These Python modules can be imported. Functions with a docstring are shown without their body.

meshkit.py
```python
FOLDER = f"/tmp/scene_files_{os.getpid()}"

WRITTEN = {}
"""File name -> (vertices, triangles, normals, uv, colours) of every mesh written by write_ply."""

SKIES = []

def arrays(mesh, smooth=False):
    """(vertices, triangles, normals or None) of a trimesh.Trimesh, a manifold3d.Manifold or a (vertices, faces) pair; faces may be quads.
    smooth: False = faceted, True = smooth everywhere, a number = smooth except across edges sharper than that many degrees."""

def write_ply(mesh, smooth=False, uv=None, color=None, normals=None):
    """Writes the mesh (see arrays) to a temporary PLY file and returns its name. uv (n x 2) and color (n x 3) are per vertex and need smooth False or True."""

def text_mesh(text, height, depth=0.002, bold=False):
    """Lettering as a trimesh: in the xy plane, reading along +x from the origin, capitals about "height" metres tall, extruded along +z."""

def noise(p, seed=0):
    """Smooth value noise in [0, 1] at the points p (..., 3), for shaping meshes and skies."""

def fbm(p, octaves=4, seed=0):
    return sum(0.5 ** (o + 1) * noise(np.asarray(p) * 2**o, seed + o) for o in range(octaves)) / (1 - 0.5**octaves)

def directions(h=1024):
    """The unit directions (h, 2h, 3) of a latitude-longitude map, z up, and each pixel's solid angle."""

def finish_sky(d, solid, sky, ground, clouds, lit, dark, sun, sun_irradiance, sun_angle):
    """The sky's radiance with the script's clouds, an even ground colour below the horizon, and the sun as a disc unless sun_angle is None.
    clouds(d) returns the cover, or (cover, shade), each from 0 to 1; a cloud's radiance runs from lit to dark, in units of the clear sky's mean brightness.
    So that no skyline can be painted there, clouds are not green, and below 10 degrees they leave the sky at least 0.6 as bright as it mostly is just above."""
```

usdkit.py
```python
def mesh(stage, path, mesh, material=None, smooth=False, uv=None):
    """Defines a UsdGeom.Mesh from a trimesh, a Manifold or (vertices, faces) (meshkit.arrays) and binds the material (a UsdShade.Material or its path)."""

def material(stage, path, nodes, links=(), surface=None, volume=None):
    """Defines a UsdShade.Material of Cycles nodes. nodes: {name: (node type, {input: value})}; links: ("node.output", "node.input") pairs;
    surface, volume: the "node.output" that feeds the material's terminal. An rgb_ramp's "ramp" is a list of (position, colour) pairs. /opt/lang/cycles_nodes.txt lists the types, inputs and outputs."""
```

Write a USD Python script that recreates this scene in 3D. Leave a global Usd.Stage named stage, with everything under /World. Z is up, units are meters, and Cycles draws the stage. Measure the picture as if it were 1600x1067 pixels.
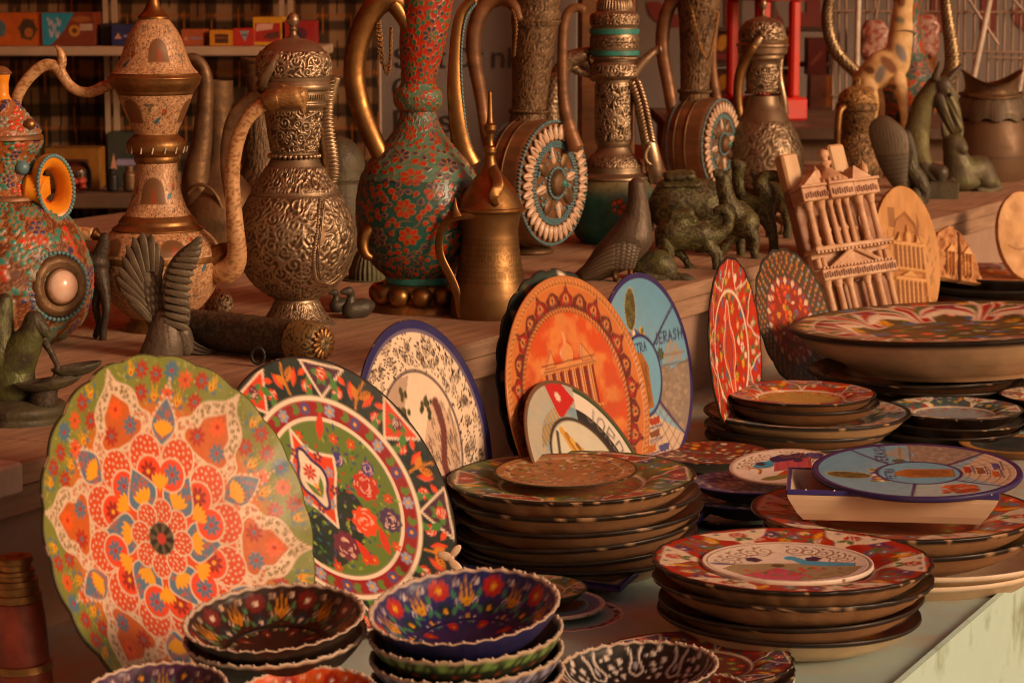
import math
import numpy as np
import trimesh, manifold3d, shapely
from scipy.spatial import cKDTree
from scipy.interpolate import PchipInterpolator
import usdkit, meshkit
from pxr import Usd, UsdGeom, UsdLux, UsdShade, Sdf, Gf, Vt

PI = math.pi
stage = Usd.Stage.CreateInMemory()
UsdGeom.SetStageUpAxis(stage, 'Z')
UsdGeom.SetStageMetersPerUnit(stage, 1.0)
UsdGeom.Xform.Define(stage, '/World')
UsdGeom.Scope.Define(stage, '/World/Looks')
mk = usdkit.material
T = Sdf.ValueTypeNames

# ---------------- camera, sky, sun, exposure
STEP_Z, TABLE_Z = 0.95, 0.77
CAM = np.array([0.0, 0.0, STEP_Z + 0.47])
FPX = 3850.0
PITCH = math.radians(8.35)
FW = np.array([0, math.cos(PITCH), -math.sin(PITCH)])
UP = np.array([0, math.sin(PITCH), math.cos(PITCH)])
RT = np.array([1.0, 0, 0])
cam = UsdGeom.Camera.Define(stage, '/World/camera')
cam.CreateHorizontalApertureAttr(36.0)
cam.CreateVerticalApertureAttr(36.0 * 682 / 1024)
cam.CreateFocalLengthAttr(36.0 * FPX / 1600)
cam.CreateFStopAttr(16.0)
cam.CreateFocusDistanceAttr(2.85)
cam.CreateClippingRangeAttr(Gf.Vec2f(0.05, 2000))
cam.CreateExposureAttr(EXPOSURE := -0.56)
cam.AddTransformOp().Set(Gf.Matrix4d(*RT, 0, *UP, 0, *(-FW), 0, *CAM, 1))

SUN_EL, SUN_AZ = math.radians(19.0), math.atan2(0.84, -0.54)     # low late sun from the street, front right
sky = UsdLux.DomeLight.Define(stage, '/World/sky')
m = mk(stage, '/World/Looks/sky', {
    'sky': ('sky_texture', {'sky_type': 'single_scattering', 'sun_disc': False, 'sun_elevation': SUN_EL, 'sun_rotation': SUN_AZ, 'aerosol_density': 4.0, 'air_density': 1.0, 'ozone_density': 1.0}),
    'warm': ('mix', {'mix_type': 'multiply', 'fac': 1.0, 'color2': (1.0, 0.70, 0.48)}),
    'bg': ('background_shader', {'strength': 0.12})},
    [('sky.color', 'warm.color1'), ('warm.color', 'bg.color')], surface='bg.background')
UsdShade.MaterialBindingAPI.Apply(sky.GetPrim()).Bind(m)
sky.GetPrim().SetCustomDataByKey('kind', 'structure')
sd = np.array([math.sin(SUN_AZ) * math.cos(SUN_EL), math.cos(SUN_AZ) * math.cos(SUN_EL), math.sin(SUN_EL)])
sun = UsdLux.DistantLight.Define(stage, '/World/sun')
sun.CreateNormalizeAttr(True)
sun.CreateIntensityAttr(0.9)
sun.CreateAngleAttr(16.0)
sun.CreateColorAttr(Gf.Vec3f(1.0, 0.68, 0.44))
zx = np.cross([0, 0, 1.0], sd); zx /= np.linalg.norm(zx); zy = np.cross(sd, zx)
sun.AddTransformOp().Set(Gf.Matrix4d(*zx, 0, *zy, 0, *sd, 0, 0, 0, 10, 1))

# ---------------- pixels (of a 1600 x 1067 picture) to points of the place
def ray(px, py):
    return FW + (px - 800) / FPX * RT - (py - 533.5) / FPX * UP
def on_z(px, py, z):
    d = ray(px, py); return CAM + d * (z - CAM[2]) / d[2]
def on_y(px, py, y):
    d = ray(px, py); return CAM + d * y / d[1]
def depth_of(p):
    return float((np.asarray(p) - CAM) @ FW)
def at(px, py, depth):
    return CAM + ray(px, py) * depth

# ---------------- prims
used = {}
def numbered(parent, name):
    k = used.get((parent, name), -1) + 1
    used[(parent, name)] = k
    return name if k == 0 else f'{name}_{k:03d}'
def tag(prim, label=None, cat=None, group=None, kind=None):
    for k, v in (('label', label), ('category', cat), ('group', group), ('kind', kind)):
        if v: prim.SetCustomDataByKey(k, v)
    return prim
def mat4(M):
    M = np.asarray(M, float)
    return Gf.Matrix4d(*[float(x) for x in M.T.ravel()])
def trans(p):
    M = np.eye(4); M[:3, 3] = p; return M
def rotz(a):
    c, s = math.cos(a), math.sin(a); return np.array([[c, -s, 0, 0], [s, c, 0, 0], [0, 0, 1, 0], [0, 0, 0, 1.0]])
def rotx(a):
    c, s = math.cos(a), math.sin(a); return np.array([[1, 0, 0, 0], [0, c, -s, 0], [0, s, c, 0], [0, 0, 0, 1.0]])
def roty(a):
    c, s = math.cos(a), math.sin(a); return np.array([[c, 0, s, 0], [0, 1, 0, 0], [-s, 0, c, 0], [0, 0, 0, 1.0]])
def thing(name, label, cat, M=None, group=None, kind=None):
    x = UsdGeom.Xform.Define(stage, '/World/' + numbered('/World', name))
    if M is not None: x.AddTransformOp().Set(mat4(M))
    return tag(x.GetPrim(), label, cat, group, kind)
def vnormals(v, f):
    n = np.zeros_like(v); c = np.cross(v[f[:, 1]] - v[f[:, 0]], v[f[:, 2]] - v[f[:, 0]])
    for k in range(3): np.add.at(n, f[:, k], c)
    l = np.linalg.norm(n, axis=1, keepdims=True)
    return np.where(l > 0, n / np.maximum(l, 1e-30), [0, 0, 1.0])
def tri(f):
    f = np.asarray(f, int)
    return np.vstack([f[:, [0, 1, 2]], f[:, [0, 2, 3]]]) if f.shape[1] == 4 else f
def obj(name, mesh, mat, parent=None, smooth=True, col=None, M=None, label=None, cat=None, group=None, kind=None):
    """ONE Mesh prim under parent (a prim) or /World. smooth True / False / angle."""
    base = str(parent.GetPath()) if parent is not None else '/World'
    path = base + '/' + numbered(base, name)
    if hasattr(mesh, 'to_mesh') or isinstance(mesh, trimesh.Trimesh) or (smooth is not True and smooth is not False):
        if smooth is True or smooth is False or col is None:
            v, f, n = meshkit.arrays(mesh, smooth)
    else:
        v, f = np.asarray(mesh[0], float), tri(mesh[1]); n = vnormals(v, f) if smooth else None
    g = UsdGeom.Mesh.Define(stage, path)
    g.CreatePointsAttr(Vt.Vec3fArray.FromNumpy(v.astype(np.float32)))
    g.CreateFaceVertexCountsAttr(Vt.IntArray.FromNumpy(np.full(len(f), 3, np.int32)))
    g.CreateFaceVertexIndicesAttr(Vt.IntArray.FromNumpy(np.ascontiguousarray(f.astype(np.int32)).ravel()))
    g.CreateSubdivisionSchemeAttr('none')
    if n is not None:
        g.CreateNormalsAttr(Vt.Vec3fArray.FromNumpy(n.astype(np.float32))); g.SetNormalsInterpolation('vertex')
    if col is not None:
        UsdGeom.PrimvarsAPI(g).CreatePrimvar('paint', T.Color3fArray, 'vertex').Set(Vt.Vec3fArray.FromNumpy(np.asarray(col, np.float32)))
    if M is not None: g.AddTransformOp().Set(mat4(M))
    UsdShade.MaterialBindingAPI.Apply(g.GetPrim()).Bind(LOOK(mat))
    return tag(g.GetPrim(), label, cat, group, kind)
def copy_of(prim, M, label=None, group=None):
    was = prim.GetCustomData()
    name = prim.GetName()
    base = name[:-4] if name[-4:-3] == '_' and name[-3:].isdigit() else name
    x = UsdGeom.Xform.Define(stage, '/World/' + numbered('/World', base))
    x.GetPrim().GetReferences().AddInternalReference(prim.GetPath())
    x.GetPrim().SetInstanceable(True)
    x.ClearXformOpOrder(); x.MakeMatrixXform().Set(mat4(M))
    return tag(x.GetPrim(), label or was.get('label'), was.get('category'), group or was.get('group'))

# ---------------- colours and materials
def C(h):
    """sRGB hex to linear"""
    c = np.array([int(h[i:i + 2], 16) for i in (0, 2, 4)]) / 255.0
    return np.where(c <= 0.04045, c / 12.92, ((c + 0.055) / 1.055) ** 2.4)
_looks = {}
def LOOK(m):
    return _looks[m] if isinstance(m, str) else m
def pm(name, c1, c2=None, rough=0.5, metal=0.0, scale=8.0, bump=0.0, bscale=60.0, coat=0.0, rvar=0.12, spec=0.5, detail=5.0, ramp=(0.35, 0.65), stretch=(1, 1, 1)):
    c1 = np.asarray(c1, float); c2 = c1 * 0.72 if c2 is None else np.asarray(c2, float)
    nodes = {'tc': ('texture_coordinate', {}), 'mp': ('mapping', {'mapping_type': 'point', 'scale': stretch}),
             'n': ('noise_texture', {'scale': scale, 'detail': detail, 'roughness': 0.62}),
             'r': ('rgb_ramp', {'ramp': [(ramp[0], c1), (ramp[1], c2)]}),
             'rr': ('rgb_ramp', {'ramp': [(0.3, (max(rough - rvar, 0.03),) * 3), (0.7, (min(rough + rvar, 1),) * 3)]}),
             'p': ('principled_bsdf', {'metallic': metal, 'coat_weight': coat, 'specular_ior_level': spec})}
    links = [('tc.object', 'mp.vector'), ('mp.vector', 'n.vector'), ('n.fac', 'r.fac'), ('r.color', 'p.base_color'), ('n.fac', 'rr.fac'), ('rr.color', 'p.roughness')]
    if bump:
        nodes['bn'] = ('noise_texture', {'scale': bscale, 'detail': 4.0}); nodes['b'] = ('bump', {'strength': 1.0, 'distance': bump})
        links += [('mp.vector', 'bn.vector'), ('bn.fac', 'b.height'), ('b.normal', 'p.normal')]
    _looks[name] = mk(stage, '/World/Looks/' + name, nodes, links, surface='p.BSDF')
def painted(name, rough=0.3, raised=0.0, metal=0.0, coat=0.0, dirt=0.18, dscale=25.0, bump=0.0, bscale=150.0, spec=0.5, dcol=(0.10, 0.06, 0.035)):
    """base colour from the mesh's own painted decoration, with dust and handling marks over it"""
    nodes = {'a': ('attribute', {'attribute': 'paint'}), 'tc': ('texture_coordinate', {}),
             'n': ('noise_texture', {'scale': dscale, 'detail': 6.0, 'roughness': 0.65}),
             'r': ('rgb_ramp', {'ramp': [(0.42, (0, 0, 0)), (0.75, (dirt,) * 3)]}),
             'mx': ('mix', {'mix_type': 'mix', 'color2': dcol}),
             'rr': ('rgb_ramp', {'ramp': [(0.3, (max(rough - 0.1, 0.04),) * 3), (0.7, (min(rough + 0.2, 1),) * 3)]}),
             'p': ('principled_bsdf', {'metallic': metal, 'coat_weight': coat, 'coat_roughness': 0.12, 'specular_ior_level': spec})}
    links = [('tc.object', 'n.vector'), ('n.fac', 'r.fac'), ('r.color', 'mx.fac'), ('a.color', 'mx.color1'), ('mx.color', 'p.base_color'), ('n.fac', 'rr.fac'), ('rr.color', 'p.roughness')]
    if bump:
        nodes['bn'] = ('noise_texture', {'scale': bscale, 'detail': 3.0}); nodes['b'] = ('bump', {'strength': 1.0, 'distance': bump})
        links += [('tc.object', 'bn.vector'), ('bn.fac', 'b.height'), ('b.normal', 'p.normal')]
    if raised:      # brush strokes stand a little above the ground colour
        nodes['rb'] = ('bump', {'strength': 1.0, 'distance': raised}); links += [('a.fac', 'rb.height'), ('rb.normal', 'b.normal')]
    _looks[name] = mk(stage, '/World/Looks/' + name, nodes, links, surface='p.BSDF')

painted('glaze', 0.42, raised=0.0016, coat=0.06, spec=0.32, dirt=0.22, dscale=18, bump=0.0006, bscale=60)
painted('matte_paint', 0.6, dirt=0.25)
painted('silver', 0.42, metal=0.9, dirt=0.3, dscale=30, dcol=(0.13, 0.09, 0.055))
painted('brass_engraved', 0.44, metal=0.95, dirt=0.3, dscale=30)
painted('enamel', 0.42, dirt=0.35, dscale=30, metal=0.15)
painted('mosaic', 0.34, dirt=0.3, dscale=22)
painted('carved', 0.62, dirt=0.12, dscale=14, bump=0.0008, bscale=220)
painted('bronze_relief', 0.5, metal=0.45, dirt=0.2, dscale=20, bump=0.0006, bscale=300)
painted('engraved_black', 0.45, metal=0.3, dirt=0.2)
painted('fabric', 0.9, dirt=0.1, spec=0.15)
painted('print', 0.45, dirt=0.15)
pm('brass', (0.40, 0.205, 0.07), (0.17, 0.085, 0.03), rough=0.40, metal=1.0, scale=22, bump=0.0006, bscale=70)
pm('dull_brass', (0.36, 0.19, 0.07), (0.17, 0.085, 0.03), rough=0.46, metal=0.9, scale=30, bump=0.0008, bscale=90)
pm('old_brass', (0.20, 0.115, 0.055), (0.085, 0.05, 0.027), rough=0.55, metal=0.7, scale=26, bump=0.001, bscale=120)
pm('plain_silver', (0.46, 0.34, 0.225), (0.20, 0.135, 0.08), rough=0.42, metal=0.95, scale=30, bump=0.0006, bscale=120)
pm('dark_bronze', (0.045, 0.037, 0.026), (0.085, 0.072, 0.034), rough=0.58, metal=0.3, scale=34, bump=0.0014, bscale=170)
pm('green_bronze', (0.060, 0.052, 0.030), (0.095, 0.095, 0.036), rough=0.62, metal=0.2, scale=30, bump=0.0016, bscale=150)
pm('copper_wood', (0.24, 0.11, 0.045), (0.12, 0.055, 0.024), rough=0.5, metal=0.35, scale=9, bump=0.0006, stretch=(1, 1, 4))
pm('patch', (0.62, 0.46, 0.36), (0.5, 0.35, 0.26), rough=0.7, scale=40)
pm('resin_dark', (0.34, 0.16, 0.075), (0.24, 0.10, 0.05), rough=0.6, scale=26, bump=0.0007, bscale=160)
pm('plank_wood', (0.39, 0.235, 0.145), (0.24, 0.14, 0.085), rough=0.62, scale=7, bump=0.001, bscale=40, stretch=(1, 9, 9))
pm('board', (0.40, 0.26, 0.19), (0.31, 0.19, 0.135), rough=0.65, scale=5, bump=0.0007, bscale=45)
pm('carved_wood', (0.62, 0.40, 0.20), (0.46, 0.28, 0.13), rough=0.55, scale=8, bump=0.0007, bscale=90, stretch=(3, 3, 0.7))
pm('resin', (0.66, 0.41, 0.25), (0.44, 0.23, 0.12), rough=0.6, scale=26, bump=0.0007, bscale=160)
pm('dark_wood', (0.10, 0.055, 0.03), (0.055, 0.03, 0.018), rough=0.6, scale=8, bump=0.001)
pm('shell', (0.66, 0.47, 0.33), (0.50, 0.32, 0.21), rough=0.35, scale=60)
pm('shell_slit', (0.10, 0.055, 0.03), rough=0.7)
pm('turquoise_bead', (0.12, 0.24, 0.26), (0.07, 0.16, 0.20), rough=0.4, scale=90)
pm('turquoise_band', (0.03, 0.24, 0.20), (0.02, 0.13, 0.12), rough=0.4, scale=40)
pm('amber', (0.80, 0.33, 0.02), (0.62, 0.20, 0.012), rough=0.32, scale=14)
pm('coral', (0.62, 0.06, 0.025), rough=0.4, scale=40)
pm('agate', (0.75, 0.42, 0.28), (0.70, 0.55, 0.45), rough=0.25, scale=22, coat=0.4)
pm('leather_red', (0.24, 0.035, 0.015), (0.13, 0.018, 0.01), rough=0.5, scale=30, bump=0.0008, bscale=200)
pm('red_paint', (0.55, 0.025, 0.015), (0.42, 0.018, 0.012), rough=0.4, scale=10)
pm('white_paint', (0.68, 0.60, 0.50), (0.42, 0.34, 0.26), rough=0.5, scale=30)
pm('wire', (0.36, 0.26, 0.19), (0.26, 0.17, 0.12), rough=0.45, metal=0.4)
pm('black_iron', (0.02, 0.018, 0.016), rough=0.5, metal=0.5)
pm('shelf_board', (0.40, 0.29, 0.20), (0.30, 0.21, 0.14), rough=0.6, scale=9)
pm('wall_dark', (0.16, 0.095, 0.06), (0.11, 0.065, 0.042), rough=0.9, scale=4)
pm('sign_grey', (0.17, 0.14, 0.125), (0.145, 0.12, 0.105), rough=0.6, scale=3)
pm('letter_dark', (0.022, 0.018, 0.018), rough=0.6)
pm('letter_red', (0.16, 0.02, 0.015), rough=0.6)
pm('table_top', (0.33, 0.46, 0.46), (0.42, 0.32, 0.23), rough=0.42, scale=10, detail=9, bump=0.0006, bscale=30, ramp=(0.46, 0.68))
pm('table_cloth', (0.42, 0.58, 0.53), (0.22, 0.27, 0.17), rough=0.7, scale=12, bump=0.003, bscale=16, detail=8, ramp=(0.54, 0.70), stretch=(1, 1, 0.85))
pm('cream_glaze', (0.66, 0.50, 0.36), (0.58, 0.42, 0.30), rough=0.32, scale=9, coat=0.2)
pm('blue_glaze', (0.045, 0.035, 0.18), rough=0.28, scale=9)
pm('bead_white', (0.48, 0.38, 0.32), (0.34, 0.25, 0.2), rough=0.3, scale=40)
pm('paving', (0.42, 0.30, 0.21), (0.33, 0.23, 0.16), rough=0.9, scale=2.5, bump=0.003, bscale=20)
pm('stucco', (0.62, 0.42, 0.28), (0.52, 0.34, 0.22), rough=0.9, scale=1.5, bump=0.004, bscale=30)
nodes = {'d': ('principled_bsdf', {'base_color': (0.60, 0.20, 0.075), 'roughness': 0.9}), 't': ('translucent_bsdf', {'color': (0.85, 0.30, 0.10)}), 'm': ('mix_closure', {'fac': 0.62})}
_looks['awning_cloth'] = mk(stage, '/World/Looks/awning_cloth', nodes, [('d.BSDF', 'm.closure1'), ('t.BSDF', 'm.closure2')], surface='m.closure')
pm('clear_bag', (0.36, 0.22, 0.17), (0.24, 0.06, 0.04), rough=0.3, scale=60, ramp=(0.48, 0.54))

# ---------------- shapes
def spline(pts, n=40):
    pts = np.asarray(pts, float)
    if len(pts) < 3:
        t = np.linspace(0, 1, n)[:, None]; return pts[0] * (1 - t) + pts[-1] * t
    d = np.r_[0, np.cumsum(np.sqrt(np.linalg.norm(np.diff(pts, axis=0), axis=1)) + 1e-9)]
    P = np.vstack([2 * pts[0] - pts[1], pts, 2 * pts[-1] - pts[-2]])
    from scipy.interpolate import CubicSpline
    return CubicSpline(d, pts, bc_type='natural')(np.linspace(0, d[-1], n))
def tube(pts, radii, n=40, sides=14, flat=1.0, up=None, caps=True, smooth=True):
    """swept round or flattened tube through pts; radii per control point; flat = thickness across / along 'up'"""
    pts = np.asarray(pts, float); k = len(pts)
    p = spline(pts, n) if smooth else pts
    n = len(p)
    d = np.r_[0, np.cumsum(np.sqrt(np.linalg.norm(np.diff(pts, axis=0), axis=1)) + 1e-9)]
    r = PchipInterpolator(d, np.broadcast_to(radii, (k,)).astype(float))(np.linspace(0, d[-1], n)) if smooth else np.broadcast_to(radii, (k,)).astype(float)
    t = np.gradient(p, axis=0); t /= np.linalg.norm(t, axis=1, keepdims=True) + 1e-12
    a = np.zeros_like(p)
    u = np.array(up if up is not None else ([0, 1.0, 0]), float)
    if up is None and abs(t[0] @ u) > 0.9: u = np.array([1.0, 0, 0])
    for i in range(n):
        if up is not None: u = np.array(up, float)
        x = u - t[i] * (u @ t[i]); x /= np.linalg.norm(x) + 1e-12
        a[i] = x; u = x
    b = np.cross(t, a)
    ang = np.arange(sides) * 2 * PI / sides
    v = p[:, None] + r[:, None, None] * (flat * np.cos(ang)[None, :, None] * a[:, None] + np.sin(ang)[None, :, None] * b[:, None])
    v = v.reshape(-1, 3)
    i, j = np.meshgrid(np.arange(n - 1), np.arange(sides), indexing='ij')
    f = tri(np.stack([i * sides + j, i * sides + (j + 1) % sides, (i + 1) * sides + (j + 1) % sides, (i + 1) * sides + j], -1).reshape(-1, 4))
    if caps:
        m = len(v); v = np.vstack([v, p[0] - t[0] * r[0] * 0.5 * min(flat, 1), p[-1] + t[-1] * r[-1] * 0.5 * min(flat, 1)])
        j = np.arange(sides)
        f = np.vstack([f, np.stack([np.full(sides, m), (j + 1) % sides, j], 1), np.stack([np.full(sides, m + 1), (n - 1) * sides + j, (n - 1) * sides + (j + 1) % sides], 1)])
    return v, f
def join(*ms):
    vs, fs, k = [], [], 0
    for m in ms:
        if isinstance(m, trimesh.Trimesh): m = (np.array(m.vertices), np.array(m.faces))
        v, f = np.asarray(m[0], float), tri(m[1]); vs.append(v); fs.append(f + k); k += len(v)
    return np.vstack(vs), np.vstack(fs)
def xf(m, M):
    v = np.asarray(m[0], float) if not isinstance(m, trimesh.Trimesh) else np.array(m.vertices)
    f = m[1] if not isinstance(m, trimesh.Trimesh) else np.array(m.faces)
    return v @ M[:3, :3].T + M[:3, 3], f
def box(a, b, bev=0.0):
    """box between corners a and b, with chamfered edges when bev > 0"""
    a, b = np.minimum(a, b).astype(float), np.maximum(a, b).astype(float)
    if not bev:
        m = trimesh.creation.box(b - a); return np.array(m.vertices) + (a + b) / 2, np.array(m.faces)
    P = []
    for s in np.ndindex(2, 2, 2):
        c = np.where(s, b, a); d = np.where(s, -1, 1)
        for k in range(3):
            e = d * bev; e[k] = 0; P.append(c + e)
    m = trimesh.convex.convex_hull(np.array(P)); return np.array(m.vertices), np.array(m.faces)
def lathe(prof, ns=96, nr=120, disp=None, colf=None, Rref=None, dense=True, sx=1.0):
    """prof: (z, r) from bottom to top. Returns (v, f), uv where uv = (angle from the side facing -y times Rref, arc length). disp(uv, v) moves along the normal."""
    P = np.asarray(prof, float)
    s = np.r_[0, np.cumsum(np.linalg.norm(np.diff(P, axis=0), axis=1))]
    keep = np.r_[True, np.diff(s) > 1e-9]; P, s = P[keep], s[keep]
    if dense:
        # keep the given points so that creases stay crisp
        q = np.unique(np.r_[np.linspace(0, s[-1], nr), s]); q = q[np.r_[True, np.diff(q) > s[-1] / nr * 0.2]]
        z, r = PchipInterpolator(s, P[:, 0])(q), PchipInterpolator(s, P[:, 1])(q)
    else:
        q, z, r = s, P[:, 0], P[:, 1]
    r = np.maximum(r, 1e-5)
    if ns >= 150:     # finer on the side towards the street, coarser behind
        ns = int(ns * 0.74); nb = max(8, ns // 12); th = np.r_[np.linspace(-PI, -1.85, nb, endpoint=False), np.linspace(-1.85, 1.85, ns - 2 * nb + 1), np.linspace(1.85, PI, nb + 1)[1:]]
    else: th = np.linspace(-PI, PI, ns + 1)
    dz, dr = np.gradient(z, q), np.gradient(r, q)
    l = np.hypot(dz, dr) + 1e-12; nr_, nz_ = dz / l, -dr / l
    if Rref is None: Rref = r.max()
    TH, Q = np.meshgrid(th, q); Rr = np.repeat(r[:, None], ns + 1, 1); Zz = np.repeat(z[:, None], ns + 1, 1)
    uv = np.stack([TH * Rref, Q], -1).reshape(-1, 2)
    h = np.zeros(TH.shape)
    if disp is not None: h = np.asarray(disp(uv)).reshape(TH.shape)
    R2 = Rr + h * nr_[:, None]; Z2 = Zz + h * nz_[:, None]
    v = np.stack([R2 * np.sin(TH) * sx, -R2 * np.cos(TH), Z2], -1).reshape(-1, 3)
    m = len(q); i, j = np.meshgrid(np.arange(m - 1), np.arange(ns), indexing='ij'); w = ns + 1
    f = tri(np.stack([i * w + j, i * w + j + 1, (i + 1) * w + j + 1, (i + 1) * w + j], -1).reshape(-1, 4))
    return (v, f), uv
def seamless(v, f, ns):
    return vnormals(v, f)
def sphere(c, r, sub=2, sc=(1, 1, 1), M=None):
    m = trimesh.creation.icosphere(sub, 1.0); v = np.array(m.vertices) * np.asarray(sc) * r
    if M is not None: v = v @ M[:3, :3].T
    return v + np.asarray(c), np.array(m.faces)
def body(bones, ref=0.004, it=8, extra=(), cut=()):
    """bones: ((p, r), (q, s)) pairs -> one continuous smooth surface"""
    ms = []
    for (p, r), (q, s) in bones:
        pts = []
        for c, k in ((p, r), (q, s)):
            k = np.broadcast_to(k, (3,))
            pts.append(np.array(trimesh.creation.icosphere(2, 1.0).vertices) * k + np.asarray(c, float))
        ms.append(manifold3d.Manifold.hull_points(np.vstack(pts)))
    ms += list(extra)
    m = ms[0]
    for x in ms[1:]: m = m + x
    for x in cut: m = m - x
    m = m.refine_to_length(ref)
    g = m.to_mesh(); t = trimesh.Trimesh(np.array(g.vert_properties[:, :3], float), np.array(g.tri_verts), process=True)
    if it: trimesh.smoothing.filter_taubin(t, 0.5, -0.52, it)
    return np.array(t.vertices), np.array(t.faces)
def prism(poly, y0, y1, bev=0.0):
    """polygon in x, z (list of points or shapely) extruded from y0 to y1"""
    g = poly if hasattr(poly, 'geom_type') else shapely.Polygon(poly)
    if not g.is_valid: g = g.buffer(0)
    gs = getattr(g, 'geoms', [g])
    out = []
    for k in gs:
        t = trimesh.creation.extrude_polygon(k, abs(y1 - y0), engine='earcut')
        v = np.array(t.vertices); out.append((np.stack([v[:, 0], max(y0, y1) - v[:, 2], v[:, 1]], 1), np.array(t.faces)))
    return join(*out)

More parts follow.
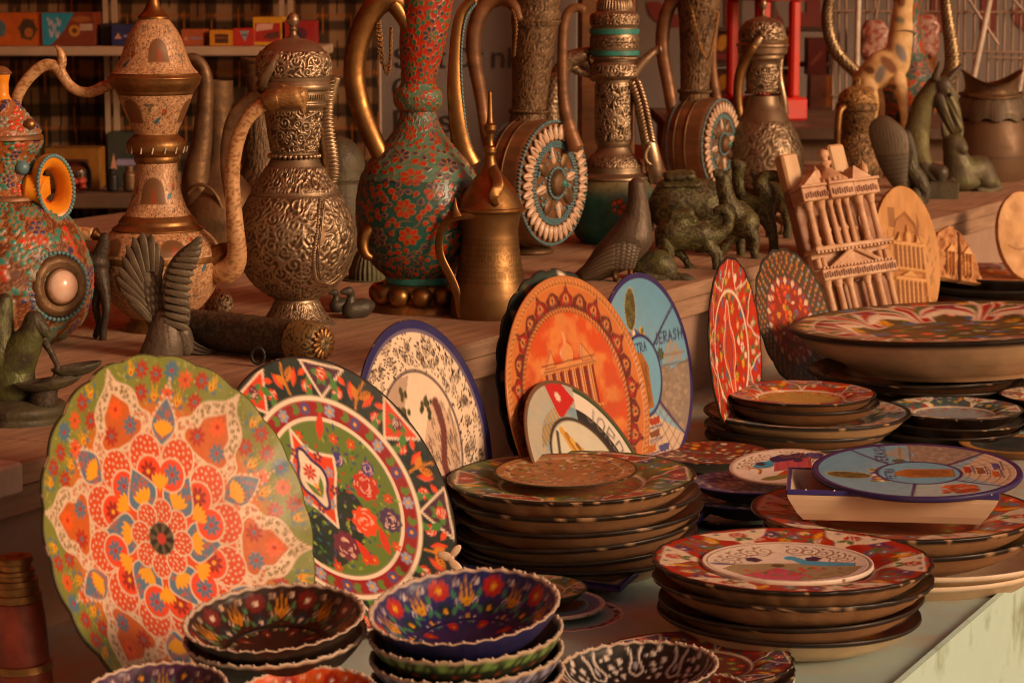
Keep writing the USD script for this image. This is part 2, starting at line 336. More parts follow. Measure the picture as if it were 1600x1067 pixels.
# ---------------- painting: decoration laid on the vertices of a fine mesh
rng0 = np.random.default_rng(5)
class Paint:
    def __init__(s, p, base, aa):
        s.p = np.asarray(p, float); s.c = np.tile(np.asarray(base, float), (len(s.p), 1)); s.aa = aa
        s.h = np.zeros(len(s.p)); s.t = cKDTree(s.p)
    def put(s, i, d, col, h=None):
        a = np.clip(0.5 - d / s.aa, 0, 1)[:, None]
        s.c[i] += (np.asarray(col) - s.c[i]) * a
        if h is not None: s.h[i] += (h - s.h[i]) * a[:, 0]
    def near(s, c, R): return np.asarray(s.t.query_ball_point(c, R), int)
    def where(s, mask, col): s.c[mask] = col
    def disc(s, c, r, col, h=None):
        i = s.near(c, r + s.aa)
        if len(i): s.put(i, np.hypot(*(s.p[i] - c).T) - r, col, h)
    def ring(s, c, r, w, col, h=None):
        d = np.abs(np.hypot(*(s.p - c).T) - r) - w / 2; i = np.nonzero(d < s.aa)[0]; s.put(i, d[i], col, h)
    def ell(s, c, a, b, ang, col, h=None):
        i = s.near(c, max(a, b) + s.aa)
        if not len(i): return
        q = s.p[i] - c; x = q[:, 0] * math.cos(ang) + q[:, 1] * math.sin(ang); y = -q[:, 0] * math.sin(ang) + q[:, 1] * math.cos(ang)
        s.put(i, (np.hypot(x / a, y / b) - 1) * min(a, b), col, h)
    def tear(s, c, ang, L, w, col, h=None, pw=0.62):
        """drop with its point at c, round end L away"""
        mid = np.asarray(c) + L / 2 * np.array([math.cos(ang), math.sin(ang)])
        i = s.near(mid, L / 2 + w + s.aa)
        if not len(i): return
        q = s.p[i] - c; x = (q[:, 0] * math.cos(ang) + q[:, 1] * math.sin(ang)) / L; y = -q[:, 0] * math.sin(ang) + q[:, 1] * math.cos(ang)
        xx = np.clip(x, 0, 1); hw = w * np.sin(PI * xx ** (1 / pw)) ** 0.75
        s.put(i, np.maximum(np.abs(y) - hw, np.maximum(-x, x - 1) * L), col, h)
    def leaf(s, c, ang, L, w, col, h=None):
        mid = np.asarray(c) + L / 2 * np.array([math.cos(ang), math.sin(ang)])
        i = s.near(mid, L / 2 + w + s.aa)
        if not len(i): return
        q = s.p[i] - c; x = (q[:, 0] * math.cos(ang) + q[:, 1] * math.sin(ang)) / L; y = -q[:, 0] * math.sin(ang) + q[:, 1] * math.cos(ang)
        hw = w * np.sin(PI * np.clip(x, 0, 1))
        s.put(i, np.maximum(np.abs(y) - hw, np.maximum(-x, x - 1) * L), col, h)
    def line(s, pts, w, col, h=None, smooth=False, taper=False):
        pts = np.asarray(pts, float)
        if smooth: pts = spline(pts, 8 * len(pts))
        L = np.r_[0, np.cumsum(np.hypot(*np.diff(pts, axis=0).T))]
        n = max(2, int(L[-1] / (w * 0.4 + s.aa * 0.3)) + 1); q = np.linspace(0, L[-1], n)
        sm = np.stack([np.interp(q, L, pts[:, 0]), np.interp(q, L, pts[:, 1])], 1)
        ii = s.t.query_ball_point(sm, w + 2 * s.aa)
        i = np.unique(np.concatenate([np.asarray(k, int) for k in ii])) if len(ii) else []
        if not len(i): return
        d, k = cKDTree(sm).query(s.p[i])
        ww = w / 2 * (1 - k / n) if taper else w / 2
        s.put(i, d - ww, col, h)
    def poly(s, pts, col, edge=None, ew=0.0, h=None):
        pts = np.asarray(pts, float); c = (pts.max(0) + pts.min(0)) / 2
        i = s.near(c, np.hypot(*(pts - c).T).max() + s.aa)
        if len(i):
            g = shapely.Polygon(pts)
            if not g.is_valid: g = g.buffer(0)
            k = i[shapely.contains_xy(g, s.p[i, 0], s.p[i, 1])]
            s.c[k] = col
            if h is not None: s.h[k] = h
        if edge is not None: s.line(np.vstack([pts, pts[:1]]), ew, edge, h)
    def flower(s, c, r, n, col, cc, rot=0.0, fat=0.30, cr=0.24, edge=None):
        for k in range(n):
            a = rot + 2 * PI * k / n; m = np.asarray(c) + 0.62 * r * np.array([math.cos(a), math.sin(a)])
            if edge is not None: s.ell(m, 0.46 * r, fat * r * 1.35, a, edge)
            s.ell(m, 0.40 * r, fat * r * 0.95, a, col)
        s.disc(c, cr * r, cc)
    def tulip(s, c, r, ang, col, col2, leafc=None):
        c = np.asarray(c, float); R = lambda x, y: c + r * np.array([x * math.cos(ang) - y * math.sin(ang), x * math.sin(ang) + y * math.cos(ang)])
        if leafc is not None:
            for k in (-1, 1):
                s.tear(R(-0.9, 0.15 * k), ang + k * 0.9, 0.7 * r, 0.15 * r, leafc); s.tear(R(0.5, 0.75 * k), ang + PI, 0.6 * r, 0.14 * r, leafc)
        for k in (-1, 0, 1):
            s.line([R(-0.5, 0), R(-0.1, 0.34 * k), R(0.4, 0.24 * k), R(1.0, 0.5 * k)], 0.26 * r, col, smooth=True, taper=True)
        s.ell(R(-0.3, 0), 0.30 * r, 0.26 * r, ang, col); s.disc(R(-0.35, 0), 0.12 * r, col2)
    def spiral(s, c, r, a0, hand, w, col, turns=1.4, h=None):
        t = np.linspace(0, 1, 26); rr = r * (1 - 0.85 * t); a = a0 + hand * turns * 2 * PI * t
        s.line(np.asarray(c) + np.stack([rr * np.cos(a), rr * np.sin(a)], 1), w, col, h)
    def dots(s, pts, r, col):
        for q in pts: s.disc(q, r, col)
    def text(s, txt, c, size, ang, col, w, arc=None):
        x = -0.45 * size * (len(txt) - 1)
        for ch in txt:
            for st in FONT.get(ch, []):
                q = (np.array(st, float) - [0.3, 0.5]) * [size, size]
                if arc is None: q = q + [x, 0]; q = np.stack([q[:, 0] * math.cos(ang) - q[:, 1] * math.sin(ang), q[:, 0] * math.sin(ang) + q[:, 1] * math.cos(ang)], 1) + c
                else:
                    a = arc[1] - (x + q[:, 0]) / arc[0]; rr = arc[0] + q[:, 1]; q = np.stack([rr * np.cos(a), rr * np.sin(a)], 1) + c
                s.line(q, w, col)
            x += 0.9 * size
_o = [(0.3 + 0.3 * math.cos(a), 0.5 + 0.5 * math.sin(a)) for a in np.linspace(0, 2 * PI, 17)]
FONT = {'P': [[(0, 0), (0, 1)], [(0, 1), (.5, .95), (.55, .6), (0, .5)]], 'E': [[(.55, 0), (0, 0), (0, 1), (.55, 1)], [(0, .5), (.45, .5)]], 'T': [[(.3, 0), (.3, 1)], [(0, 1), (.6, 1)]],
        'R': [[(0, 0), (0, 1)], [(0, 1), (.5, .95), (.55, .6), (0, .5), (.6, 0)]], 'A': [[(0, 0), (.3, 1), (.6, 0)], [(.12, .4), (.48, .4)]], 'J': [[(.5, 1), (.5, .15), (.25, 0), (0, .2)]],
        'S': [[(.55, .85), (.3, 1), (.05, .8), (.5, .3), (.3, 0), (0, .15)]], 'H': [[(0, 0), (0, 1)], [(.6, 0), (.6, 1)], [(0, .5), (.6, .5)]], 'O': [_o], 'D': [[(0, 0), (0, 1), (.45, .85), (.58, .5), (.45, .15), (0, 0)]],
        'N': [[(0, 0), (0, 1), (.55, 0), (.55, 1)]]}

def poisson(c, rad):
    """indices of points of c that keep rad from one another, first come first served"""
    rad = np.broadcast_to(rad, (len(c),)); cell = rad.max(); G, out = {}, []
    for i, (x, y) in enumerate(c.tolist()):
        a, b = int(x // cell), int(y // cell); ok = True; ri = rad[i]
        for da in (-1, 0, 1):
            for db in (-1, 0, 1):
                for j in G.get((a + da, b + db), ()):
                    if (x - c[j][0]) ** 2 + (y - c[j][1]) ** 2 < ((ri + rad[j]) / 2) ** 2: ok = False; break
                if not ok: break
            if not ok: break
        if ok: G.setdefault((a, b), []).append(i); out.append(i)
    return out
def scroll_field(uv, size, seed=0, turns=1.6, width=0.16, window=None, leaves=3):
    """height 0..1 of a rinceau of spirals with leaf lobes, over uv (metres)"""
    r = np.random.default_rng(seed)
    lo, hi = uv.min(0), uv.max(0)
    n = int((hi[0] - lo[0]) * (hi[1] - lo[1]) / (size * size) * 2.6) + 6
    cand = lo + r.random((n * 6, 2)) * (hi - lo)
    seeds = [(*cand[i], r.uniform(0.6, 1.0)) for i in poisson(cand, 1.28 * size)]
    P, Wd = [], []
    for x, y, k in seeds:
        R = size * k; hand = r.choice([-1, 1]); a0 = r.uniform(0, 2 * PI)
        t = np.linspace(0, 1, 60); rr = R * (1 - 0.86 * t); a = a0 + hand * turns * 2 * PI * t
        P.append(np.stack([x + rr * np.cos(a), y + rr * np.sin(a)], 1)); Wd.append(np.full(60, width * size * (1 - 0.3)))
        for q in range(leaves):
            b = a0 + 2 * PI * (q + r.uniform(0.2, 0.8)) / leaves; tt = np.linspace(0, 1, 14)
            rad = R * (1.0 + 0.55 * tt); bb = b + hand * 0.9 * tt
            P.append(np.stack([x + rad * np.cos(bb), y + rad * np.sin(bb)], 1)); Wd.append(width * size * (1.25 - 0.7 * tt))
    P, Wd = np.vstack(P), np.concatenate(Wd)
    d, i = cKDTree(P).query(uv)
    return np.clip(1 - (d / Wd[i]) ** 2, 0, 1) ** 0.7
def mixc(a, b, t):
    return np.asarray(a) + (np.asarray(b) - np.asarray(a)) * np.asarray(t)[:, None]
def vnoise(p, scale, seed=0, oct=3):
    p = np.asarray(p, float)
    if p.shape[1] == 2: p = np.c_[p, np.zeros(len(p))]
    return meshkit.fbm(p * scale, oct, seed)
# ---------------- the setting: ground, walls, awning, stand
EA, EB = on_z(0, 727, STEP_Z), on_z(1564, 312, STEP_Z)          # front edge of the upper step
SX = (EB - EA) / np.linalg.norm(EB - EA); SB = np.array([-SX[1], SX[0], 0.0])   # along the stall, and back away from the street
MS = np.eye(4); MS[:3, 0], MS[:3, 1], MS[:3, 3] = SX, SB, EA     # stall frame: x along, y back, z up from the step top
def stall(p): return (np.asarray(p) - EA) @ np.stack([SX, SB, [0, 0, 1]], 1)
TA, TB = on_z(1600, 898, TABLE_Z), on_z(1405, 1067, TABLE_Z)     # front edge of the lower table
TX = (TA - TB) / np.linalg.norm(TA - TB); TBK = np.array([-TX[1], TX[0], 0.0])
MT = np.eye(4); MT[:3, 0], MT[:3, 1], MT[:3, 3] = TX, TBK, TB

def grid(x0, x1, y0, y1, n=2, z=0.0):
    X, Y = np.meshgrid(np.linspace(x0, x1, n), np.linspace(y0, y1, n)); v = np.stack([X, Y, np.full_like(X, z)], -1).reshape(-1, 3)
    i, j = np.meshgrid(np.arange(n - 1), np.arange(n - 1), indexing='ij')
    return v, tri(np.stack([i * n + j, i * n + j + 1, (i + 1) * n + j + 1, (i + 1) * n + j], -1).reshape(-1, 4))
obj('ground', grid(-300, 300, -300, 300, 12), 'paving', smooth=False, kind='structure')
# shop: back wall, side wall, ceiling slab and the awning over the stall
bw = obj('back_wall', box((-4.0, 9.0, 0.004), (9.0, 9.2, 2.9)), 'wall_dark', smooth=False, label='dark plaster wall far behind the shelves', cat='wall')
lw = obj('side_wall', box((-1.95, -0.2, 0.004), (-1.8, 8.995, 2.9)), 'wall_dark', smooth=False, label='dark side wall closing the left end of the stall', cat='wall')
aw = thing('awning', 'rust coloured cloth awning stretched over the stall', 'awning', MS)
n = 16
av, af = grid(-3.2, 8.0, -0.75, 5.5, n)
av = np.array(av); av[:, 2] = 1.25 + 0.10 * (av[:, 1] + .75) - 0.04 * np.sin(av[:, 0] * 2.2) ** 2
obj('cloth', (np.vstack([av, av + [0, 0, 0.004]]), np.vstack([af[:, ::-1], af + len(av)])), 'awning_cloth', aw)
obj('pole', tube([(-3.2, -0.75, 1.185), (8.0, -0.75, 1.185)], 0.02, n=2, smooth=False), 'dark_wood', aw)
# the upper step: planks on top, a lip and a facing board in front
st = thing('display_step', 'long wooden display step of planks carrying ewers and bronze figures', 'display step', MS)
r_ = np.random.default_rng(3)
for k in range(5):
    y0, xs = 0.30 * k, [-1.6, 0.12 if k == 0 else r_.uniform(-0.3, 0.5), 2.35 + r_.uniform(-0.3, 0.3), 4.6]
    for x0, x1 in zip(xs[:-1], xs[1:]):
        e = r_.uniform(-0.001, 0.0005)
        obj('plank', xf(box((x0 + 0.0006, y0 + (0.0006 if k else -0.012), -0.022), (x1 - 0.0006, y0 + 0.2994, 0), 0.0012), trans((0, 0, e))), 'plank_wood', st, smooth=False)
obj('deck', box((-1.6, 0.03, -0.03), (4.6, 1.31, -0.0233)), 'dark_wood', st, smooth=False)
obj('facing_board', box((-1.6, 0.006, -0.30), (4.6, 0.022, -0.0235), 0.001), 'board', st, smooth=False)
obj('lip', box((-1.6, -0.009, -0.052), (4.6, 0.0055, -0.0235), 0.002), 'plank_wood', st, smooth=False)
for x in (-1.4, 0.6, 2.6, 4.4): obj('trestle', box((x, 0.03, -0.94), (x + 0.05, 1.30, -0.0305)), 'dark_wood', st, smooth=False)
for x0, x1 in ((0.475, 0.575), (-0.035, 0.02)): obj('plaster_patch', box((x0, -0.0135, -0.030), (x1, 0.02, 0.0015), .003), 'patch', st, smooth=False)
# lower table and its cloth
tb = thing('display_table', 'low table under a stained pale green cloth carrying stacks of plates', 'table', MT)
back = 0.0
yb = float((EA - TB) @ TBK)
obj('tabletop', box((-2.6, 0.002, -0.03), (5.2, yb + 1.2, 0), 0.003), 'table_top', tb, smooth=False)
n = 90
X, Z = np.meshgrid(np.linspace(-2.6, 5.2, 400), np.linspace(0, -0.62, 24)); zz = -Z / 0.62
fold = 0.012 * np.sin(X * 19 + np.sin(X * 7) * 1.5) * zz + 0.006 * np.sin(X * 43 + 1.0) * zz
Y = -0.004 - 0.02 * zz + fold
Zr = np.where(zz == 0, 0.003, Z)
v = np.stack([X, Y, Zr], -1).reshape(-1, 3); v = np.vstack([np.stack([X[0], np.full(400, 0.0015), np.full(400, 0.0042)], 1), v])
w = 400; i, j = np.meshgrid(np.arange(24), np.arange(w - 1), indexing='ij')
f = tri(np.stack([i * w + j, (i + 1) * w + j, (i + 1) * w + j + 1, i * w + j + 1], -1).reshape(-1, 4))
obj('cloth', trimesh.Trimesh(v, f, process=False), 'table_cloth', tb, smooth=40)
for x in (-2.4, 0.0, 2.4, 4.9):
    for y in (0.06, yb + 1.1): obj('leg', box((x, y, -0.766), (x + 0.05, y + 0.05, -0.031)), 'dark_wood', tb, smooth=False)

# ---------------- background
YB = 5.3
def flat(px0, py0, px1, py1, Y, th, name, mat, parent, **kw):
    a, b = on_y(px0, py1, Y), on_y(px1, py0, Y)
    return obj(name, box((a[0], Y, a[2]), (b[0], Y + th, b[2]), min(0.004, th / 3)), mat, parent, smooth=False, **kw)
# plaid curtain
def plaid(x, z):
    col = np.tile(C('6b4a30'), (len(x), 1)) * 1.0
    def bandx(u, per, off, w): return ((u + off) % per) < w
    base, dark, blue, orange, pale = C('8a6a4c'), C('17110d'), C('2e2a2a'), C('9a5a1e'), C('c3a483')
    per = 0.063
    wx = bandx(x, per, 0, 0.028); wz = bandx(z, per, 0.02, 0.028)
    col = np.tile(base, (len(x), 1)) * (1 - 0.74 * wx[:, None]) * (1 - 0.74 * wz[:, None])
    for off, w, c in ((0.013, 0.004, orange), (0.044, 0.0035, dark)):
        mx = bandx(x, per, -off, w) & (np.floor((x + z) / 0.0035) % 2 == 0); mz = bandx(z, per, -off, w) & (np.floor((x + z) / 0.0035) % 2 == 1)
        col[mx] = c; col[mz] = c
    return col * 0.75
nx, nz = 300, 110
a, b = on_y(-60, 470, YB + 0.30), on_y(590, -90, YB + 0.30)
X, Z = np.meshgrid(np.linspace(a[0], b[0], nx), np.linspace(a[2], b[2], nz))
Y = YB + 0.30 + 0.010 * np.sin(X * 23 + 0.6 * np.sin(Z * 4)) + 0.006 * np.sin(X * 51 + 2)
v = np.stack([X, Y, Z], -1).reshape(-1, 3); i, j = np.meshgrid(np.arange(nz - 1), np.arange(nx - 1), indexing='ij')
f = tri(np.stack([i * nx + j, i * nx + j + 1, (i + 1) * nx + j + 1, (i + 1) * nx + j], -1).reshape(-1, 4))
obj('curtain', (v, f), 'fabric', col=plaid(v[:, 0], v[:, 2]), label='brown and black plaid cloth hung behind the shelf', cat='curtain')
# shelf unit
sh = thing('shelf_unit', 'thin wooden shelf rack with grocery boxes in front of the plaid cloth', 'shelf')
a, b = on_y(-60, 88, YB), on_y(508, 72, YB); zt = on_y(200, 73, YB)[2]
obj('shelf_board', box((a[0], YB, zt - 0.020), (b[0], YB + 0.24, zt), 0.003), 'shelf_board', sh, smooth=False)
a2, b2 = on_y(-60, 318, YB), on_y(300, 305, YB); zl = on_y(150, 302, YB)[2]
obj('shelf_board', box((a2[0], YB - 0.02, zl - 0.032), (b2[0] + .1, YB + 0.24, zl), 0.003), 'dark_wood', sh, smooth=False)
for p0 in (132, 146): 
    x = on_y(p0, 60, YB)[0]; obj('post', box((x, YB + 0.245, 0.3), (x + 0.011, YB + 0.262, 2.3)), 'shelf_board', sh, smooth=False)
for p0 in (420, 434):
    x = on_y(p0, 60, YB)[0]; obj('post', box((x, YB + 0.245, 0.3), (x + 0.011, YB + 0.262, 2.3)), 'shelf_board', sh, smooth=False)
def carton(px0, py0, px1, py1, Y, base, deco, label, dep=0.10, zb=None, group=None):
    a, b = on_y(px0, py1, Y), on_y(px1, py0, Y); w, h = b[0] - a[0], b[2] - a[2]
    if zb is not None: a[2] = zb
    t = thing('carton', label, 'box', trans(a), group)
    obj('box_body', box((0, 0.001, 0), (w, dep, h), 0.002), pmc(base), t, smooth=False)
    n = 46; U, V = np.meshgrid(np.linspace(0, 1, n), np.linspace(0, 1, n)); p = np.stack([U * w / h, V], -1).reshape(-1, 2)
    P = Paint(p, C(base), 0.03); deco(P, w / h); P.c *= .72 * (.8 + .4 * vnoise(P.p, 7, 3))[:, None]
    v = np.stack([U * w, np.full_like(U, -0.0005), V * h], -1).reshape(-1, 3); i, j = np.meshgrid(np.arange(n - 1), np.arange(n - 1), indexing='ij')
    obj('front_print', (v, tri(np.stack([i * n + j, i * n + j + 1, (i + 1) * n + j + 1, (i + 1) * n + j], -1).reshape(-1, 4))), 'print', t, col=P.c)
    return t
_pm = {}
def pmc(h):
    if h not in _pm:
        _pm[h] = 'card_%d' % len(_pm); pm(_pm[h], C(h) * 0.75, C(h) * 0.6, rough=0.5, scale=12)
    return _pm[h]
def d1(P, w):
    P.ell((0.45 * w - 0.5, 0.52), 0.20, 0.26, 0, C('4a6f78')); P.ell((0.70 * w, 0.5), 0.26, 0.32, 0, C('3a2a18')); P.ell((0.72 * w, 0.4), 0.13, 0.15, 0, C('b5651d'))
    for k in range(6): P.disc((0.70 * w + 0.26 * math.cos(k), 0.5 + 0.30 * math.sin(k)), 0.06, C('54331a'))
def d2(P, w):
    P.poly([(0, 0), (0, 1), (0.62 * w, 1), (0.42 * w, 0.45), (0.16 * w, 0)], C('1f93b5')); P.poly([(0.62 * w, 1), (w, 1), (w, 0), (0.16 * w, 0), (0.42 * w, .45)], C('7a2f12'))
    for x, y, q in ((.12, .72, .2), (.2, .6, .22), (.3, .72, .18), (.15, .38, .2), (.26, .36, .2)): P.line([(x * w, y + .1), (x * w + .05, y - .12), (x * w + q * .5, y + .04)], 0.06, C('b9b4c4'))
    P.disc((.62 * w, .45), .17, C('c98a30')); P.disc((.62 * w, .45), .08, C('5a2a10')); P.poly([(.72 * w, .45), (.72 * w, .66), (.97 * w, .66), (.97 * w, .45)], C('b79a86')); P.ell((.75 * w, .8), .3, .09, 0, C('9c5a2c'))
def d3(P, w):
    P.poly([(.08 * w, .32), (.2 * w, .62), (.32 * w, .32)], C('c98f78')); P.line([(.4 * w, .45), (.9 * w, .45)], .12, C('8f86a8'))
def d4(P, w):
    P.poly([(.2 * w, .15), (.2 * w, .75), (.8 * w, .75), (.8 * w, .15)], C('4a2412')); P.line([(.25 * w, .5), (.7 * w, .5)], .12, C('8b4a1c'))
def d5(P, w):
    P.poly([(.3 * w, .85), (.8 * w, .85), (.55 * w, .2)], C('8f98a2')); P.line([(.45 * w, .6), (.65 * w, .6)], .1, C('4b5a78'))
def d6(P, w):
    P.poly([(.05 * w, .12), (.05 * w, .8), (.95 * w, .8), (.95 * w, .12)], C('a8231a')); P.poly([(.1 * w, .5), (.12 * w, .76), (.7 * w, .78), (.68 * w, .58)], C('d8a998')); P.poly([(.3 * w, .25), (.5 * w, .42), (.9 * w, .52), (.92 * w, .3), (.7 * w, .2)], C('5a2a18'))
def d7(P, w):
    P.ell((.5 * w, .45), .3, .3, 0, C('5a1a2a')); P.ell((.45 * w, .4), .16, .2, .4, C('2f2338'))
zs = zt + 0.001
carton(-8, 22, 65, 73, YB + .02, 'c05a12', d1, 'orange carton with two round pictures at the left end of the shelf', zb=zs)
carton(66, 20, 147, 72, YB + .015, '7a2f12', d2, 'blue and brown carton beside the orange one on the shelf', zb=zs)
carton(158, 36, 174, 70, YB + .05, '191722', lambda P, w: None, 'narrow black carton squeezed between the brown and the navy cartons', zb=zs)
carton(175, 36, 224, 69, YB + .02, '232a63', d3, 'navy blue carton behind the spire of the enamelled ewer', zb=zs)
carton(284, 42, 318, 67, YB + .04, 'b0562c', d3, 'small pale orange carton just right of the enamelled ewer', zb=zs)
carton(328, 43, 364, 67, YB + .03, 'd08a18', d4, 'yellow carton with a brown chocolate picture on the shelf', zb=zs)
carton(365, 38, 396, 65, YB + .03, 'b8261a', d5, 'small red carton with a grey triangle mark on the shelf', zb=zs)
carton(396, 20, 440, 64, YB + .05, 'd59a1c', d6, 'tall yellow carton with a red panel on the shelf', zb=zs)
carton(445, 24, 492, 62, YB + .05, '9c1a1c', d7, 'dark red carton at the right end of the shelf', zb=zs)
carton(72, 236, 154, 300, YB + .08, '8a5a12', d4, 'mustard yellow carton on the lower shelf behind the amber ring', zb=zl + .001)
carton(170, 212, 212, 296, YB + .16, '2a332c', d3, 'dark green carton on the lower shelf', zb=zl + .001)
# small things on the lower shelf
for k, (px, r, c, lab) in enumerate(((176, 9, 'black_iron', 'small black jar on the lower shelf'), (203, 10, 'old_brass', 'small brass jar on the lower shelf by the enamelled ewer'))):
    p = on_y(px, 296, YB + .03); p[2] = zl + .001; s = depth_of(p) / FPX
    obj('jar', lathe([(0, .5 * r * s), (.3 * r * s, r * s), (2.6 * r * s, 1.05 * r * s), (3.4 * r * s, .6 * r * s), (3.9 * r * s, .65 * r * s), (4 * r * s, 0)], 28, 30)[0], c, M=trans(p), label=lab, cat='jar')
p = on_y(118, 300, YB + .02); p[2] = zl
gb = thing('glass_bowl', 'round glass bowl with red trinkets on the lower shelf', 'bowl', trans(p))
nodes = {'t': ('transparent_bsdf', {'color': (.8, .8, .78)}), 'g': ('glossy_bsdf', {'roughness': 0.08}), 'f': ('fresnel', {'IOR': 1.5}), 'm': ('mix_closure', {})}
_looks['thin_glass'] = mk(stage, '/World/Looks/thin_glass', nodes, [('f.fac', 'm.fac'), ('t.BSDF', 'm.closure1'), ('g.BSDF', 'm.closure2')], surface='m.closure')
s = depth_of(p) / FPX
obj('glass', lathe([(0.002, .004), (0.004, 18 * s), (16 * s, 26 * s), (34 * s, 25 * s), (46 * s, 18 * s), (47 * s, 17 * s)], 32, 40)[0], 'thin_glass', gb)
obj('trinkets', join(*[sphere((math.cos(k * 2.4) * 12 * s, math.sin(k * 2.4) * 12 * s, 8 * s + (k % 3) * 5 * s), 6 * s, 1) for k in range(9)]), 'coral', gb)
# grey sign with dark lettering behind the ewers
YS = 5.75
sg = thing('shop_sign', 'grey shop sign with dark lettering Soft Drinks behind the ewers', 'sign')
a, b = on_y(588, 300, YS), on_y(903, -120, YS)
obj('sign_board', box((a[0], YS, a[2]), (b[0], YS + .02, b[2]), .003), 'sign_grey', sg, smooth=False)
def words(txt, px, py, hpx, Y, mat, parent, bold=False):
    p = on_y(px, py, Y); h = hpx * depth_of(p) / FPX
    t = meshkit.text_mesh(txt, h, 0.002, bold)
    for q in t.split(only_watertight=False):
        v = np.array(q.vertices)
        if len(v) > 20: obj('letter', (np.stack([p[0] + v[:, 0], Y - 0.0015 - v[:, 2], p[2] + v[:, 1]], 1), np.array(q.faces)), mat, parent, smooth=False)
words('Soft Drinks', 616, 106, 31, YS, 'letter_dark', sg); words('C', 613, 155, 33, YS, 'letter_dark', sg); words('P', 614, 206, 34, YS, 'letter_dark', sg); words('s', 685, 206, 34, YS, 'letter_dark', sg)
flat(588, 300, 597, -120, YS - .012, .01, 'trim', 'shelf_board', sg)
pt = thing('wooden_post', 'broad brown wooden post behind the turquoise ewer with silver neck', 'post')
a, b = on_y(906, 330, 5.6), on_y(994, -200, 5.6)
obj('plank', box((a[0], 5.6, 0.004), (a[0] + (b[0] - a[0]) * .86, 5.64, 2.6), .004), 'copper_wood', pt, smooth=False)
obj('plank', box((a[0] + (b[0] - a[0]) * .865, 5.59, 0.004), (b[0], 5.64, 2.6), .004), 'copper_wood', pt, smooth=False)
# grey board with big dark red letters further back
YR = 8.2
s2 = thing('shop_sign', 'wide grey board with huge dark red letters at the far right', 'sign')
a, b = on_y(990, 330, YR), on_y(1680, -200, YR)
obj('sign_board', box((a[0], YR, a[2]), (b[0], YR + .02, b[2]), .003), 'sign_grey', s2, smooth=False)
words('S', 1002, 38, 120, YR, 'letter_red', s2, True); words('R', 1118, 38, 120, YR, 'letter_red', s2, True); words('I', 1232, 38, 120, YR, 'letter_red', s2, True)
words('H', 1440, 48, 120, YR, 'letter_red', s2, True); words('S', 1570, 48, 120, YR, 'letter_red', s2, True)
# counter at the far right
Yc = 6.9
ct = thing('back_counter', 'dark low counter behind the step at the far right', 'counter')
a, b = on_y(1040, 192, Yc - .25), on_y(1760, 192, Yc - .25); zc = a[2]
obj('counter_top', box((a[0], Yc - .5, zc - .03), (b[0], Yc + .55, zc), .003), 'dark_wood', ct, smooth=False)
obj('panel', box((a[0] + .02, Yc - .46, 0.004), (b[0] - .02, Yc + .5, zc - .0305)), 'wall_dark', ct, smooth=False)
# red stand
Yr = 6.6
rs = thing('red_stand', 'bright red painted display stand with square base and posts', 'stand')
P0 = on_z(1258, 189, zc); s = depth_of(P0) / FPX
def rb(px0, py0, px1, py1, y0, y1, name):
    a, b = on_y(px0, py1, P0[1]), on_y(px1, py0, P0[1]); obj(name, box((a[0], P0[1] + y0, a[2]), (b[0], P0[1] + y1, b[2]), .004), 'red_paint', rs, smooth=False)
ang = math.radians(28)
def rxf(m): return xf(m, trans(P0) @ rotz(ang))
L1, L2 = 75 * s, 55 * s
obj('base', rxf(box((-L2 * 1.4, -0.001, 0.001), (L2 * .1, L1 * 1.6, 36 * s), .006)), 'red_paint', rs, smooth=False)
obj('top', rxf(box((-L2 * 1.4, -0.001, 186 * s), (L2 * .1, L1 * 1.6, 232 * s), .006)), 'red_paint', rs, smooth=False)
for q in ((-L2 * .25, L1 * .18), (-L2 * 1.25, L1 * .2), (-L2 * .3, L1 * 1.4), (-L2 * 1.25, L1 * 1.4)):
    obj('post', rxf(box((q[0] - 8 * s, q[1] - 8 * s, 36 * s), (q[0] + 8 * s, q[1] + 8 * s, 186 * s), .006)), 'red_paint', rs, smooth=False)
def redpack(P, w):
    P.poly([(.05 * w, .08), (.05 * w, .9), (.95 * w, .9), (.95 * w, .08)], C('5a1410'))
    P.disc((.5 * w, .66), .2, C('c98a1e')); P.disc((.36 * w, .5), .14, C('c98a1e')); P.poly([(.1 * w, .12), (.1 * w, .26), (.85 * w, .26), (.85 * w, .12)], C('8a2a20'))
for k, (x0, y0, x1, y1) in enumerate(((1112, 48, 1152, 98), (1112, 110, 1152, 160), (1208, 48, 1240, 98), (1208, 110, 1240, 160))):
    carton(x0, y0, x1, y1, YR - .6, '4a1812', redpack, 'dark red packet with yellow blots, ' + ('upper left', 'lower left', 'upper right', 'lower right')[k] + ' of the four behind the small silver ewer', dep=.12)
sp = thing('packet_shelf', 'brown rack holding the dark red packets behind the red stand', 'shelf')
for y in (99, 162, 44): flat(1100, y + 6, 1300, y, YR - .62, .16, 'shelf_board', 'dark_wood', sp)
for x in (1103, 1153, 1204, 1296): flat(x, 250, x + 5, -60, YR - .58, .05, 'upright', 'dark_wood', sp)
carton(1262, 60, 1292, 118, YR - .7, '6a1a14', lambda P, w: P.line([(.2 * w, .3), (.7 * w, .6)], .1, C('9a4a3a')), 'dark red upper carton right of the red post', dep=.1)
carton(1266, 118, 1300, 172, YR - .7, '8a5a48', lambda P, w: P.poly([(.75 * w, 0), (.75 * w, 1), (w, 1), (w, 0)], C('c97a1c')), 'pale brown lower carton right of the red post', dep=.1)
